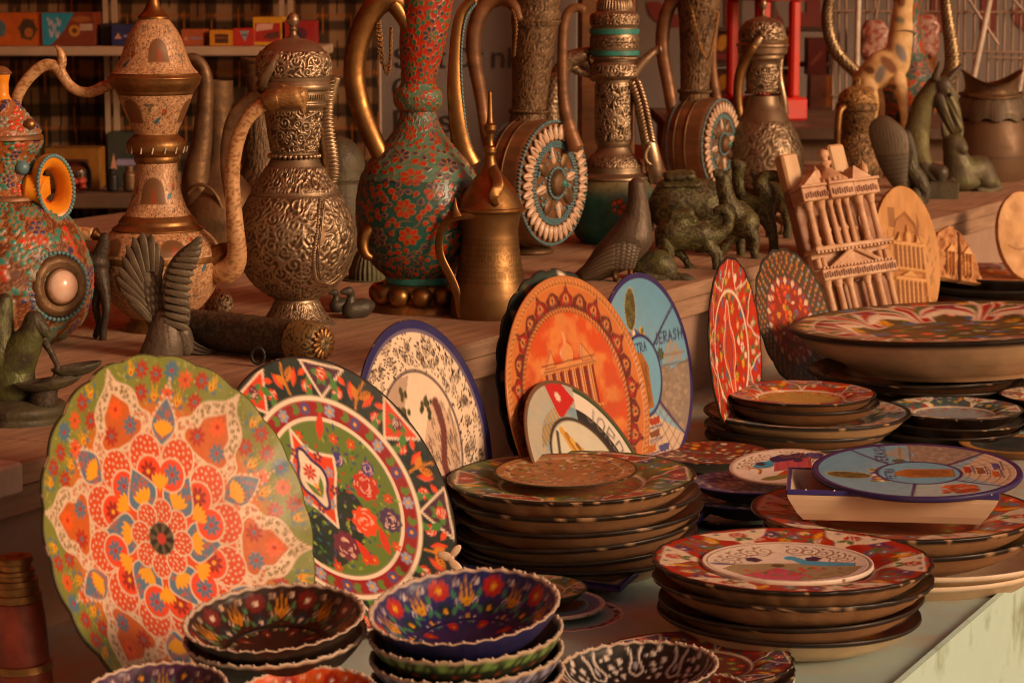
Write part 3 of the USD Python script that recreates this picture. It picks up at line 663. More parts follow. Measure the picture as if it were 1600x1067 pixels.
# wire racks, leaning pale poles and bags of red sweets
wr = thing('wire_rack', 'rusty wire rack behind the giraffe and the horse head', 'rack')
Yw = 7.3
for k, px in enumerate((1302, 1312, 1322, 1356, 1368, 1386, 1404, 1424, 1446, 1462, 1478, 1494, 1506, 1520, 1541, 1556, 1566, 1578, 1592, 1604, 1616)):
    a, b = on_y(px, 196, Yw), on_y(px + (px - 1400) * .03 + (k % 3 - 1) * 2, -60, Yw)
    obj('wire', tube([a, b], 1.9 * depth_of(a) / FPX, n=2, sides=6, smooth=False), 'wire', wr)
for y, x0, x1 in ((81, 1480, 1640), (91, 1550, 1640), (18, 1300, 1640), (150, 1298, 1420)):
    a, b = on_y(x0, y, Yw - .012), on_y(x1, y + 2, Yw - .012); obj('cross_wire', tube([a, b], 2.0 * depth_of(a) / FPX, n=2, sides=6, smooth=False), 'wire', wr)
for q in (((1510, -5), (1560, 70)), ((1575, -8), (1640, 60)), ((1368, 30), (1376, -20))):
    a, b = on_y(*q[0], Yw - .03), on_y(*q[1], Yw - .03); obj('brace_wire', tube([a, b], 2.2 * depth_of(a) / FPX, n=2, sides=6, smooth=False), 'wire', wr)
def pole(pts, r, label):
    q = [on_y(x, y, Yw - .10) for x, y in pts]; obj('pale_pole', tube(q, r * depth_of(q[0]) / FPX, n=12, sides=12), 'white_paint', label=label, cat='pole')
pole([(1552, -30), (1538, 40), (1518, 135)], 4.8, 'slanting pale wooden pole behind the bronze vase')
pole([(1342, -30), (1340, 40), (1337, 190)], 4.4, 'upright pale pole left of the giraffe')
pole([(1602, 92), (1590, 150)], 4.5, 'short pale slanting pole at the right edge')
for k, (px, py, w, h, lab) in enumerate(((1366, 64, 21, 32, 'clear bag of red sweets hanging left of the giraffe neck'), (1443, 58, 24, 34, 'clear bag of red sweets hanging right of the giraffe neck'))):
    p = on_y(px, py, Yw - .07); s = depth_of(p) / FPX
    v, f = sphere((0, 0, 0), 1, 4); v = np.sign(v) * np.abs(v) ** .6 * [w * s, .03, h * s]; v += (vnoise(v, 40, 3)[:, None] - .5) * .02
    obj('sweet_bag', (v, f), 'clear_bag', M=trans(p), label=lab, cat='bag')
carton(1424, 82, 1464, 116, Yw - .02, 'a8641e', lambda P, w: P.poly([(0, 0), (0, 1), (.5 * w, 1), (.3 * w, 0)], C('a8281a')), 'orange carton under the right hand bag of sweets', dep=.1)
# ---------------- ewers and pots on the step
class Pot:
    def __init__(s, name, label, cat, cx, yb, z=STEP_Z, rot=0.0, tilt=0.0):
        s.p = on_z(cx, yb, z); s.s = depth_of(s.p) / FPX; s.cx, s.yb = cx, yb
        s.M = trans(s.p) @ roty(tilt); s.t = thing(name, label, cat, s.M)
    def L(s, px, py, dy=0.0): return np.array([(px - s.cx) * s.s, dy * s.s, (s.yb - py) * s.s * 1.01])
    def prof(s, pts): return [((s.yb - y) * s.s * 1.01, r * s.s) for y, r in pts]
    def pts(s, q): return [s.L(*k) for k in q]
    def tube(s, name, q, radii, mat, **kw):
        lab = kw.pop('label', None); col = kw.pop('col', None); parent = kw.pop('parent', None)
        m = tube(s.pts(q), np.asarray(radii, float) * s.s, **kw)
        return obj(name, m, mat, parent if parent is not None else s.t, label=lab, col=None if col is None else col(m[0]))
SILV, SILVD = np.array((0.50, 0.37, 0.245)), np.array((0.075, 0.047, 0.027))
BRZ, BRZD = np.array((0.17, 0.098, 0.045)), np.array((0.055, 0.034, 0.018))
def relief_lathe(pot, name, pts, size, seed, amp, mat, hi, lo, ns=240, nr=130, zones=None, width=0.2, leaves=3, parent=None, base=None):
    """turned body with chased scrollwork; zones: (y0, y1) pixel bands that carry the relief (None = all)"""
    pr = pot.prof(pts); S = pot.s
    (v, f), uv = lathe(pr, ns, nr)
    h = scroll_field(uv, size * S, seed, width=width, leaves=leaves)
    if zones is not None:
        y = pot.yb - v[:, 2] / (S * 1.01); w = np.zeros(len(v))
        for a, b in zones: w = np.maximum(w, np.clip(np.minimum(y - a, b - y) / 2.0, 0, 1))
    else: w = np.ones(len(v))
    hh = (h * w)
    (v, f), uv = lathe(pr, ns, nr, disp=lambda u: hh * amp * S)
    wear = np.clip(hh + (1 - w) * 0.62 + 0.25 * (vnoise(v, 30, seed) - 0.5), 0, 1)
    return obj(name, (v, f), mat, parent if parent is not None else pot.t, col=mixc(lo, hi, wear))
def beads(pot, name, y, r, n, br, mat, cx=None, parent=None, kind='stuff'):
    ms = []
    for k in range(n):
        a = 2 * PI * k / n; c = pot.L(pot.cx if cx is None else cx, y) + np.array([math.cos(a), math.sin(a), 0]) * r * pot.s
        ms.append(sphere(c, br * pot.s, 1))
    obj(name, join(*ms), mat, parent if parent is not None else pot.t, kind=kind)
def rope(pot, name, y, r, mat, n=40, th=2.6, cx=None, twist=1.0):
    a = np.linspace(0, 2 * PI, n * 8 + 1); c = pot.L(pot.cx if cx is None else cx, y)
    ms = []
    for ph in (0, PI):
        q = n * a + ph
        pts = np.stack([(r + th * .55 * np.cos(q)) * np.cos(a), (r + th * .55 * np.cos(q)) * np.sin(a), th * .55 * np.sin(q)], 1) * pot.s + c
        ms.append(tube(pts, th * .6 * pot.s, sides=6, smooth=False, caps=False))
    obj(name, join(*ms), mat, pot.t)

# --- 1 enamelled ewer
E = Pot('enamel_ewer', 'tall cream and brass enamelled ewer with pointed lid, behind the spread winged eagle', 'ewer', 250, 514)
CREAM, BRN = C('d9b48c'), C('6a3c1e')
def enamel_paint(uv, v, seed, S, motifs, px):
    base = mixc(C('dcb78f'), C('c79d74'), vnoise(v, 25, 2))
    P = Paint(uv, CREAM, 0.9 * S); P.c = base
    h = scroll_field(uv, 4.6 * S, seed, width=0.30, leaves=2, turns=1.2)
    P.c = mixc(P.c, C('8a5a34'), np.clip(h * 1.2 - 0.25, 0, 1) * 0.75)
    r = np.random.default_rng(seed)
    lo, hi = uv.min(0), uv.max(0)
    for q in lo + r.random((int((hi[0] - lo[0]) * (hi[1] - lo[1]) / (6.0 * S) ** 2), 2)) * (hi - lo): P.disc(q, 1.25 * S * r.uniform(.7, 1.2), BRN)
    return P
def arch(P, x, y, w, h, S):
    q = [(x - w, y), (x - w, y + h * .45)] + [(x + w * math.cos(a), y + h * .45 + h * .55 * math.sin(a)) for a in np.linspace(PI, 0, 14)] + [(x + w, y)]
    P.poly(q, C('6d4c2e'), C('8d6a48'), 1.2 * S); P.poly([(x - w * .15, y + 1 * S), (x, y + h * .6), (x + w * .25, y + h * .5), (x + w * .3, y + 1 * S)], C('8e3f25'))
def trefoil(P, x, y, S, c='5c5a4c', r=4.0):
    for k in range(3): P.ell((x + r * S * math.cos(2.1 * k + .5), y + r * S * math.sin(2.1 * k + .5)), r * S * .85, r * S * .55, 2.1 * k + .5, C(c))
    P.line([(x, y), (x, y - 2.2 * r * S)], 1.0 * S, C(c))
def bird(P, x, y, S, ang):
    R = lambda a, b: (x + S * (a * math.cos(ang) - b * math.sin(ang)), y + S * (a * math.sin(ang) + b * math.cos(ang)))
    P.tear(R(-2, 0), ang + PI, 21 * S, 3.4 * S, C('2e6474')); P.ell(R(4, 1), 6 * S, 4 * S, ang, C('7a4a30')); P.ell(R(6, 4), 4 * S, 3 * S, ang, C('b03a22')); P.line([R(9, 2), R(14, 8), R(14, 16)], 2.0 * S, C('6a5034'), smooth=True)
def enamel_part(name, pts, seed, fn, ns=230, nr=80):
    pr = E.prof(pts); (v, f), uv = lathe(pr, ns, nr, Rref=max(r for _, r in pts) * E.s)
    P = enamel_paint(uv, v, seed, E.s, None, None); fn(P, E.s, uv)
    return obj(name, (v, f), 'enamel', E.t, col=P.c)
def f_body(P, S, uv):
    for x, y in ((-118, 62), (-40, 64), (48, 100), (28, 40)): arch(P, x * S, y * S, 20 * S, 34 * S, S)
    trefoil(P, 12 * S, 120 * S, S); trefoil(P, 84 * S, 52 * S, S); bird(P, 60 * S, 52 * S, S, 1.0); trefoil(P, -70 * S, 100 * S, S); bird(P, 100 * S, 112 * S, S, .9); bird(P, -10 * S, 40 * S, S, .8)
enamel_part('body', [(494, 48), (484, 60), (465, 78), (445, 90), (425, 96.5), (406, 97.5)], 1, f_body)
enamel_part('shoulder', [(397, 97), (388, 95), (376, 88), (366, 78), (360, 70)], 4, lambda P, S, uv: ([arch(P, x * S, 4 * S, 21 * S, 30 * S, S) for x in (-72, 38)], trefoil(P, 6 * S, 22 * S, S), bird(P, 78 * S, 26 * S, S, 1.1)), nr=50)
enamel_part('neck', [(337, 52), (325, 45), (305, 38), (285, 34), (267, 32.5), (257, 32)], 2, lambda P, S, uv: (arch(P, -2 * S, 22 * S, 26 * S, 42 * S, S), bird(P, 45 * S, 44 * S, S, .7), trefoil(P, 66 * S, 60 * S, S), bird(P, -48 * S, 40 * S, S, .7)), nr=60)
enamel_part('cup', [(213, 33), (205, 36), (190, 43), (172, 51), (153, 57.5)], 3, lambda P, S, uv: (arch(P, -38 * S, 20 * S, 20 * S, 40 * S, S), trefoil(P, -2 * S, 48 * S, S, '5d5844', 5), bird(P, 22 * S, 34 * S, S, .75), arch(P, 80 * S, 20 * S, 20 * S, 40 * S, S)), nr=60)
enamel_part('lid', [(120, 67), (113, 60), (104, 55), (90, 49), (70, 42.5), (55, 35), (44, 27), (39, 23)], 5, lambda P, S, uv: (arch(P, 18 * S, 22 * S, 21 * S, 38 * S, S), trefoil(P, 56 * S, 78 * S, S, '6d6a5c', 5), trefoil(P, -22 * S, 78 * S, S, '6d6a5c', 5), bird(P, -40 * S, 30 * S, S, .9), trefoil(P, 70 * S, 30 * S, S, '6d6a5c', 5)), nr=80)
def brass_ring(P_, name, pts, mat='dull_brass', ns=96, nr=40, parent=None): return obj(name, lathe(P_.prof(pts), ns, nr)[0], mat, parent if parent is not None else P_.t)
brass_ring(E, 'foot', [(519, 0), (519, 56), (514, 57), (507, 52), (500, 46), (493.5, 48)])
brass_ring(E, 'belly_band', [(406.3, 97), (406, 99), (402, 99.5), (397.5, 99), (396.8, 96.5)])
brass_ring(E, 'collar', [(360.4, 69), (358, 71), (354, 66), (350, 61), (346, 60), (342, 57), (336.6, 52)])
brass_ring(E, 'knop', [(257.5, 31), (255, 34), (250, 35), (247, 34), (243, 40), (236, 45.5), (229, 46), (222, 43), (216, 36), (212.6, 33)])
tl = [(math.sin(k * .42) * 45.6 * E.s, -math.cos(k * .42) * 45.6 * E.s) for k in range(15)]
obj('inlay', join(*[tube([(x, y, (E.yb - 238) * E.s), (x * 1.012 + .0015, y * 1.012, (E.yb - 229) * E.s)], .0011, n=2, sides=5, smooth=False) for x, y in tl]), 'white_paint', E.t, kind='stuff')
brass_ring(E, 'rim', [(153.5, 56), (150, 59), (147, 60), (145, 62), (136, 69), (129, 71), (127, 72), (125.5, 71), (124, 69), (119.5, 66)])
brass_ring(E, 'spire', [(39.3, 24), (36, 24), (32, 20), (26, 15), (18, 11), (8, 8.5), (-6, 7), (-18, 6), (-22, 9), (-28, 11), (-34, 9), (-38, 4), (-46, 2), (-48, 0)], 'brass')
def enamel_tube_col(seed):
    def g(v):
        c = mixc(C('d3aa7e'), C('b98a5c'), vnoise(v, 60, seed)); d = vnoise(v, 330, seed + 3, 2); c[d > .57] = C('94683e'); return c
    return g
h1 = E.tube('handle', [(186, 136), (168, 143), (146, 150), (122, 142), (108, 124), (99, 112), (84, 108), (64, 120), (45, 142), (33, 172), (34, 230), (60, 310), (104, 358), (148, 368)], [9, 9, 8, 8, 8.5, 9, 9, 9, 9, 9, 9.5, 9.5, 10, 12], 'enamel', n=130, sides=16, flat=.8, col=enamel_tube_col(5))
E.tube('thumb_rest', [(103, 118), (108, 104), (106, 90), (99, 79)], [7, 7, 5.5, 1.5], 'enamel', n=30, col=enamel_tube_col(6))
E.tube('handle_end', [(150, 366), (158, 370), (166, 372)], [12, 7, 5], 'brass', n=12)
E.tube('spout', [(338, 408, -5), (356, 420, -25), (374, 405, -40), (377, 370, -48), (374, 320, -52), (374, 262, -56), (384, 215, -60), (402, 182, -64), (430, 161, -68)], [29, 22, 17, 14, 12.5, 11.5, 11, 10.5, 10.5], 'enamel', n=150, sides=22, col=enamel_tube_col(8))
E.tube('spout_collar', [(340, 400, -8), (350, 414, -18)], [33, 29], 'dull_brass', n=6, sides=26)
E.tube('neck_ring', [(427, 163, -68), (436, 158, -69), (448, 156, -70)], [15, 16, 14], 'dull_brass', n=14, sides=22)
hb = body([((E.L(446, 155, -70), 13.5 * E.s), (E.L(470, 153, -71), 16 * E.s)), ((E.L(470, 153, -71), 16 * E.s), (E.L(482, 163, -72), 7 * E.s)), ((E.L(480, 150, -71), 12 * E.s), (E.L(484, 176, -72), 3 * E.s)), ((E.L(462, 144, -66), 6 * E.s), (E.L(452, 137, -64), 2.5 * E.s))], 0.0026, 4)
v = hb[0]; hh = vnoise(v * [1, 1, 1], 520, 3, 2)
obj('bird_head', (v + vnormals(*hb) * ((hh - .5) * .0022)[:, None], hb[1]), 'bronze_relief', E.t, col=mixc((.16, .085, .03), (.48, .26, .09), hh))

# --- 2 silver ewer
S2 = Pot('silver_ewer', 'chased silver ewer with domed lid standing behind the black engraved cylinder', 'ewer', 464, 507)
relief_lathe(S2, 'body', [(467, 34), (458, 46), (446, 62), (432, 74), (415, 83), (395, 90), (375, 92.5), (355, 91), (338, 86), (320, 77), (304, 69), (297, 66), (285, 58), (270, 48), (258, 41), (250, 37)], 17, 11, 2.0, 'silver', SILV * .68, SILVD * 1.7, ns=310, nr=135, zones=((262, 299), (305, 462)), width=.17, leaves=5)
relief_lathe(S2, 'foot', [(516, 0), (516, 60), (510, 61), (504, 59), (498, 51), (486, 42), (474, 36), (466.5, 34)], 11, 12, 1.4, 'silver', SILV * .8, SILVD * 1.6, ns=220, nr=60, zones=((470, 500),))
relief_lathe(S2, 'neck', [(243, 36), (232, 37), (215, 40), (195, 42.5), (178, 45), (172, 48)], 12, 13, 1.8, 'silver', SILV * .75, SILVD * 1.6, ns=260, nr=90, zones=((176, 240),))
brass_ring(S2, 'rim', [(172.3, 48), (170, 51), (166, 52), (164, 50), (161, 50), (159, 54), (158, 55), (147, 56), (145, 59), (140, 60), (135, 58), (130, 55)], 'plain_silver')
obj('rim_flutes', join(*[tube([(55.5 * S2.s * math.sin(a), -55.5 * S2.s * math.cos(a), (S2.yb - 157) * S2.s), (56.5 * S2.s * math.sin(a), -56.5 * S2.s * math.cos(a), (S2.yb - 148) * S2.s)], .0011, n=2, sides=5, smooth=False) for a in np.linspace(-PI, PI, 84)[:-1]]), 'plain_silver', S2.t, kind='stuff')
beads(S2, 'bead_collar', 246, 39, 30, 3.9, 'plain_silver')
lid = relief_lathe(S2, 'lid', [(131, 56), (122, 57.5), (110, 58), (100, 56), (90, 51), (80, 42), (74, 33), (70, 22), (68, 12)], 15, 15, 2.0, 'silver', SILV * .8, SILVD * 1.5, ns=300, nr=100, zones=((86, 126),), width=.18, leaves=5)
obj('gadroon', join(*[xf(sphere((0, 0, 0), 1, 1, (3.2 * S2.s, 7 * S2.s, 2.4 * S2.s)), trans(S2.L(464, 77)) @ rotz(a) @ trans((0, -32 * S2.s, 0)) @ rotx(.5)) for a in np.linspace(0, 2 * PI, 29)[:-1]]), 'plain_silver', lid, kind='stuff')
obj('finial', lathe(S2.prof([(69, 12), (66, 9), (62, 6), (57, 5), (54, 7), (52, 5), (47, 8), (40, 9.5), (34, 7.5), (30, 4), (28, 0)]), 40, 50)[0], 'plain_silver', lid)
S2.tube('lid_lever', [(446, 92, -48), (436, 108, -52), (424, 128, -50), (421, 140, -46)], [8, 7, 6.5, 6], 'plain_silver', n=24, flat=.45)
S2.tube('handle', [(414, 150, -30), (392, 165, -22), (372, 190, -15), (362, 225, -10), (360, 265, -8), (366, 310, -6), (376, 345, -4), (392, 362, -4)], [8, 10, 11, 11, 11, 11, 10, 8], 'plain_silver', n=90, flat=.55)
q = spline(S2.pts([(521, 128), (517, 155), (516, 185), (519, 215), (523, 245), (524, 275), (518, 292)]), 60)
S2.tube('spout', [(528, 126), (520, 150), (513, 180), (514, 215), (519, 250), (518, 280), (506, 298)], [9, 10, 11, 12, 12.5, 13, 14], 'plain_silver', n=70, flat=.7)
obj('spout_rungs', join(*[tube([q[k] + np.array([-6, -9, 0]) * S2.s, q[k] + np.array([1, -11, .6]) * S2.s, q[k] + np.array([8, -7, 1.2]) * S2.s], 1.9 * S2.s, n=6, sides=6) for k in range(2, 58, 2)]), 'plain_silver', S2.t, kind='stuff')
# rope-edged shield on the belly, right of centre
def on_prof(pot, pr, phi, z, out=0.0):
    zz, rr = np.array([p[0] for p in pr]), np.array([p[1] for p in pr]); o = np.argsort(zz); r = np.interp(z, zz[o], rr[o]) + out
    return np.array([r * math.sin(phi), -r * math.cos(phi), z])
pb = S2.prof([(467, 34), (458, 46), (446, 62), (432, 74), (415, 83), (395, 90), (375, 92.5), (355, 91), (338, 86), (320, 77), (304, 69), (297, 66)])
sp_ = np.vstack([on_prof(S2, pb, ph, (S2.yb - y) * S2.s, .0012) for ph, y in ((.62, 306), (.50, 330), (.42, 360), (.38, 390), (.42, 415), (.56, 433), (.8, 436), (1.0, 425))])
sp2 = spline(sp_, 46)
obj('shield_rope', join(*[xf(sphere((0, 0, 0), 1, 1, (4.4 * S2.s, 2.6 * S2.s, 2.2 * S2.s)), trans(k) @ roty(-.6)) for k in sp2]), 'plain_silver', S2.t, kind='stuff')
for o in (-8, 8): obj('shield_line', tube(sp2 + np.array([o, -1, 0]) * S2.s, 1.3 * S2.s, n=46, sides=6, smooth=False), 'plain_silver', S2.t)
obj('shoulder_line', join(*[tube([on_prof(S2, S2.prof([(320, 77), (304, 69), (297, 66), (285, 58)]), a, (S2.yb - 301) * S2.s, .0004) for a in np.linspace(-PI, PI, 60)], 1.3 * S2.s, smooth=False, sides=6)]), 'plain_silver', S2.t)

# --- 3 coral and turquoise mosaic ewer
K = Pot('mosaic_ewer', 'tall ewer inlaid with coral and turquoise drops, big golden handle at its left', 'ewer', 655, 484)
TQ, TQ2, CO, BL, BRS, GRN = C('174a45'), C('4a6e5e'), C('a02412'), C('33324c'), C('8a5a26'), C('0f6450')
def mosaic(uv, S, seed, base, cols, R=7.5, wire=1.0):
    r = np.random.default_rng(seed)
    P = Paint(uv, base, 1.0 * S); P.c = P.c * (0.75 + 0.5 * vnoise(uv, 60, seed))[:, None]
    lo, hi = uv.min(0), uv.max(0)
    def drop(c, a, L, w, col):
        c = np.asarray(c); P.tear(c - 1.6 * S * np.array([math.cos(a), math.sin(a)]), a, L + 3.0 * S, w + 1.3 * S, BRS, .0012); P.tear(c, a, L, w, col * r.uniform(.75, 1.2), .0006)
    area = (hi[0] - lo[0]) * (hi[1] - lo[1])
    nf = int(area / (70 * S) ** 2) + 1; nd = int(area / (3.4 * S) ** 2)
    cand = lo + r.random((nf * 4 + nd, 2)) * (hi - lo); rad = np.r_[np.full(nf * 4, R * 3.9 * S), np.full(nd, R * 1.02 * S)]
    front = np.abs(cand[:, 0]) < (hi[0] - lo[0]) * .36
    cand, rad = cand[front], rad[front]
    for i in poisson(cand, rad):
        c = cand[i]
        if rad[i] > R * 2 * S:
            col = cols[r.integers(len(cols))]; a0 = r.uniform(0, 1)
            for k in range(7): drop(c + 2.6 * S * np.array([math.cos(a0 + k * .898), math.sin(a0 + k * .898)]), a0 + k * .898, R * 1.3 * S, R * .36 * S, cols[k % 2] if r.random() < .3 else col)
            P.disc(c, 3.0 * S, BRS, .0012); P.disc(c, 2.0 * S, GRN)
        else:
            a = r.uniform(0, 2 * PI); d = np.array([math.cos(a), math.sin(a)]); k = r.uniform(.7, 1.05)
            drop(c - d * R * .7 * k * S, a, R * 1.25 * k * S, R * .40 * k * S, cols[r.integers(len(cols))])
            if r.random() < .6: P.line([c - d * R * .8 * S, c - d * R * 1.3 * S + np.array([-d[1], d[0]]) * R * .4 * S, c - d * R * 1.7 * S + np.array([-d[1], d[0]]) * R * 1.1 * S], 1.1 * S, BRS, .0010)
    return P
def mosaic_part(pot, name, pts, seed, base, cols, R=7.5, ns=300, nr=120, mat='mosaic', ox=0.0, parent=None):
    pr = pot.prof(pts); (v, f), uv = lathe(pr, ns, nr, Rref=np.mean([p[1] for p in pr]) * 1.05)
    P = mosaic(uv, pot.s, seed, base, cols, R); (v, f), _ = lathe(pr, ns, nr, disp=lambda u: P.h * .7, Rref=1)
    y = v[:, 2]; v = v + np.stack([ox * pot.s * np.clip((y - y.min()) / (np.ptp(y) + 1e-9), 0, 1), 0 * y, 0 * y], 1)
    return obj(name, (v, f), mat, parent if parent is not None else pot.t, col=P.c)
mosaic_part(K, 'body', [(441, 50), (432, 52), (424, 60), (410, 74), (390, 87), (365, 95), (340, 97.5), (315, 97), (295, 94), (280, 90)], 3, TQ, [CO, CO, BL, CO], 9.0, 290, 110)
mosaic_part(K, 'shoulder', [(280, 90.5), (270, 86), (255, 77), (240, 64), (225, 51), (212, 41), (200, 34), (188, 29), (178, 27)], 8, TQ2, [CO, BL, CO, BL], 8.5, 280, 90)
mosaic_part(K, 'knop', [(178, 27), (173, 33), (165, 37), (155, 38), (147, 35), (141, 29), (136, 26)], 12, TQ2, [CO, GRN, CO], 7, 240, 50)
nk = Pot.__new__(Pot); nk.__dict__.update(K.__dict__)
mosaic_part(K, 'neck', [(136, 25.5), (118, 28), (95, 32), (70, 35.5), (40, 37.5), (10, 39), (-25, 41), (-60, 42)], 21, CO, [GRN, BL, GRN, BL], 8, 240, 120, ox=24)
brass_ring(K, 'band', [(441, 51), (440, 53), (430, 53), (429, 51)], 'turquoise_band')
brass_ring(K, 'foot', [(492, 0), (492, 76), (489, 78), (486, 76), (474, 70), (466, 60), (444, 56), (440.5, 51)], 'dull_brass')
for k in range(11):
    a = 2 * PI * k / 11 + .1
    obj('foot_bulge', sphere((math.sin(a) * 62 * K.s, -math.cos(a) * 62 * K.s, (K.yb - 457) * K.s), 1, 3, (17 * K.s, 17 * K.s, 17 * K.s)), 'brass', K.t)
K.tube('handle', [(640, 30, -5), (622, 12, -12), (602, 12, -14), (580, 36, -14), (564, 76, -14), (558, 121, -14), (565, 164, -16), (582, 210, -20), (602, 253, -26), (612, 295, -34), (604, 333, -46), (590, 352, -52)], [14, 17, 18, 18, 17.5, 17, 16.5, 15.5, 14, 12, 10.5, 10], 'brass', n=140, sides=24, flat=.85)
K.tube('handle_branch', [(618, 14, -14), (632, 34, -14), (644, 54, -18), (655, 61, -24), (664, 60, -30)], [14, 12, 10, 8.5, 7], 'brass', n=40, sides=18)
K.tube('handle_tail', [(592, 350, -52), (580, 356, -58), (572, 372, -62), (576, 390, -64), (586, 396, -64)], [11, 12, 10, 8, 5], 'brass', n=40, sides=16)
K.tube('spout', [(736, 262, 5), (724, 235, 2), (716, 190, 0), (712, 140, 0), (713, 90, 0), (717, 50, 0), (726, 24, 0), (744, 8, 0)], [18, 16, 14, 12, 10, 9, 8, 8], 'brass', n=110, sides=20, flat=.7)
q = spline(K.pts([(746, 255, 0), (734, 225, -3), (727, 185, -5), (723, 140, -5), (722, 95, -5), (725, 58, -5), (732, 32, -5), (744, 16, -5)]), 44)
obj('spout_beads', join(*[sphere(c, 2.7 * K.s, 1, (.7, .7, 1.3)) for c in q]), 'turquoise_bead', K.t, kind='stuff')
def chain(pot, name, pts, n, r, w, mat, parent=None):
    q = spline(pts, n); ms = []
    for k in range(n - 1):
        d = q[k + 1] - q[k]; L = np.linalg.norm(d); d /= L; u = np.cross(d, [0, 1.0, 0]); u /= np.linalg.norm(u); w2 = np.cross(d, u); u = u if k % 2 else w2
        c = (q[k] + q[k + 1]) / 2; a = np.linspace(0, 2 * PI, 11)
        ms.append(tube(c + np.outer(np.cos(a), d) * L * .78 + np.outer(np.sin(a), u) * r, w, smooth=False, sides=5, caps=False))
    obj(name, join(*ms), mat, parent if parent is not None else pot.t)
for o, (b, dx) in enumerate(((104, 0), (112, 5), (117, 9))):
    chain(K, 'chain', K.pts([(594 + dx * .4, 44, -22), (596 + dx * .5, 75, -24), (601 + dx * .6, b, -24), (610, b + 4, -24), (614, b - 18, -22), (615, 48, -18)]), 46, 2.0 * K.s, .75 * K.s, 'brass')

# --- 4 small brass coffee pot
B = Pot('coffee_pot', 'plain brass coffee pot with conical lid and thin strip handle at the step front', 'coffee pot', 766, 494)
pr = B.prof([(503, 0), (503, 57), (500, 60), (484, 62), (464, 61), (446, 57.5), (440, 56), (420, 51), (395, 46.5), (372, 44), (366, 43.5), (350, 45), (334, 49), (330, 52)])
(v, f), uv = lathe(pr, 200, 120)
y = B.yb - v[:, 2] / (B.s * 1.01); ph = uv[:, 0] / uv[:, 0].max() * PI
band = np.clip(np.minimum(y - 370, 440 - y) / 1.5, 0, 1)
hatch = ((np.floor((uv[:, 0] + uv[:, 1]) / (2.6 * B.s)) + np.floor((uv[:, 0] - uv[:, 1]) / (2.6 * B.s))) % 2)
fl = np.zeros(len(v))
for dx, dy, L, w, a in [(0, 0, 26, 10, 1.57), (0, 0, 24, 8, .9), (0, 0, 24, 8, 2.3), (0, 0, 20, 7, .3), (0, 0, 20, 7, 2.9), (0, -24, 22, 8, .8), (0, -24, 22, 8, 2.3), (24, 4, 16, 6, 1.2), (-24, 4, 16, 6, 1.9)]:
    xx = ph * 50 - (26 + dx); yy = (411 - y) - dy
    xx = np.where(xx < -55, xx + 105, xx)
    t = (xx * math.cos(a) + yy * math.sin(a)) / L; s_ = -xx * math.sin(a) + yy * math.cos(a)
    e = np.abs(np.abs(s_) - w * np.sin(PI * np.clip(t, 0, 1))); fl = np.maximum(fl, np.where((t > 0) & (t < 1), np.clip(1 - e / 1.5, 0, 1), 0))
wear = np.clip(.55 + band * (.25 * hatch - .3 + .9 * fl) + .4 * (vnoise(v, 20, 4) - .5), 0, 1)
obj('pot_body', (v, f), 'brass_engraved', B.t, col=mixc((.11, .06, .024), (.31, .17, .066), wear))
brass_ring(B, 'rim', [(331, 51), (329, 53.5), (326, 53.5), (324, 50)], 'brass')
bl = brass_ring(B, 'lid', [(326, 52), (322, 50), (312, 45.5), (300, 39), (288, 31), (276, 21), (266, 14), (260, 11), (256, 10)], 'brass')
obj('finial', lathe(B.prof([(257, 10), (252, 8.5), (246, 8), (240, 10), (234, 10), (230, 6), (222, 5), (213, 6), (206, 10), (200, 10), (196, 6), (186, 4.5), (165, 3.6), (150, 3), (147, 0)]), 32, 70)[0], 'brass', bl)
v, f = tube(B.pts([(768, 262, -22), (775, 275, -30), (778, 292, -42), (772, 304, -48), (778, 318, -52)]), np.array([7, 9, 9, 8, 4]) * B.s, n=24, sides=12, flat=.25, up=(0, 1, .4)); obj('lid_strap', (v, f), 'dull_brass', bl)
B.tube('handle', [(752, 333, -42), (730, 335, -40), (706, 340, -34), (692, 356, -30), (687, 380, -28), (691, 402, -28), (702, 424, -30), (712, 446, -34), (718, 470, -38), (722, 492, -40)], [5, 5.5, 6, 6.5, 6.5, 6.5, 6.5, 6.5, 6.5, 6.5], 'brass', n=70, sides=14, flat=.3, up=(.25, 1, 0))
B.tube('thumb_spike', [(716, 337, -38), (713, 324, -36), (713, 308, -35)], [9, 4, .8], 'brass', n=14, flat=.4)

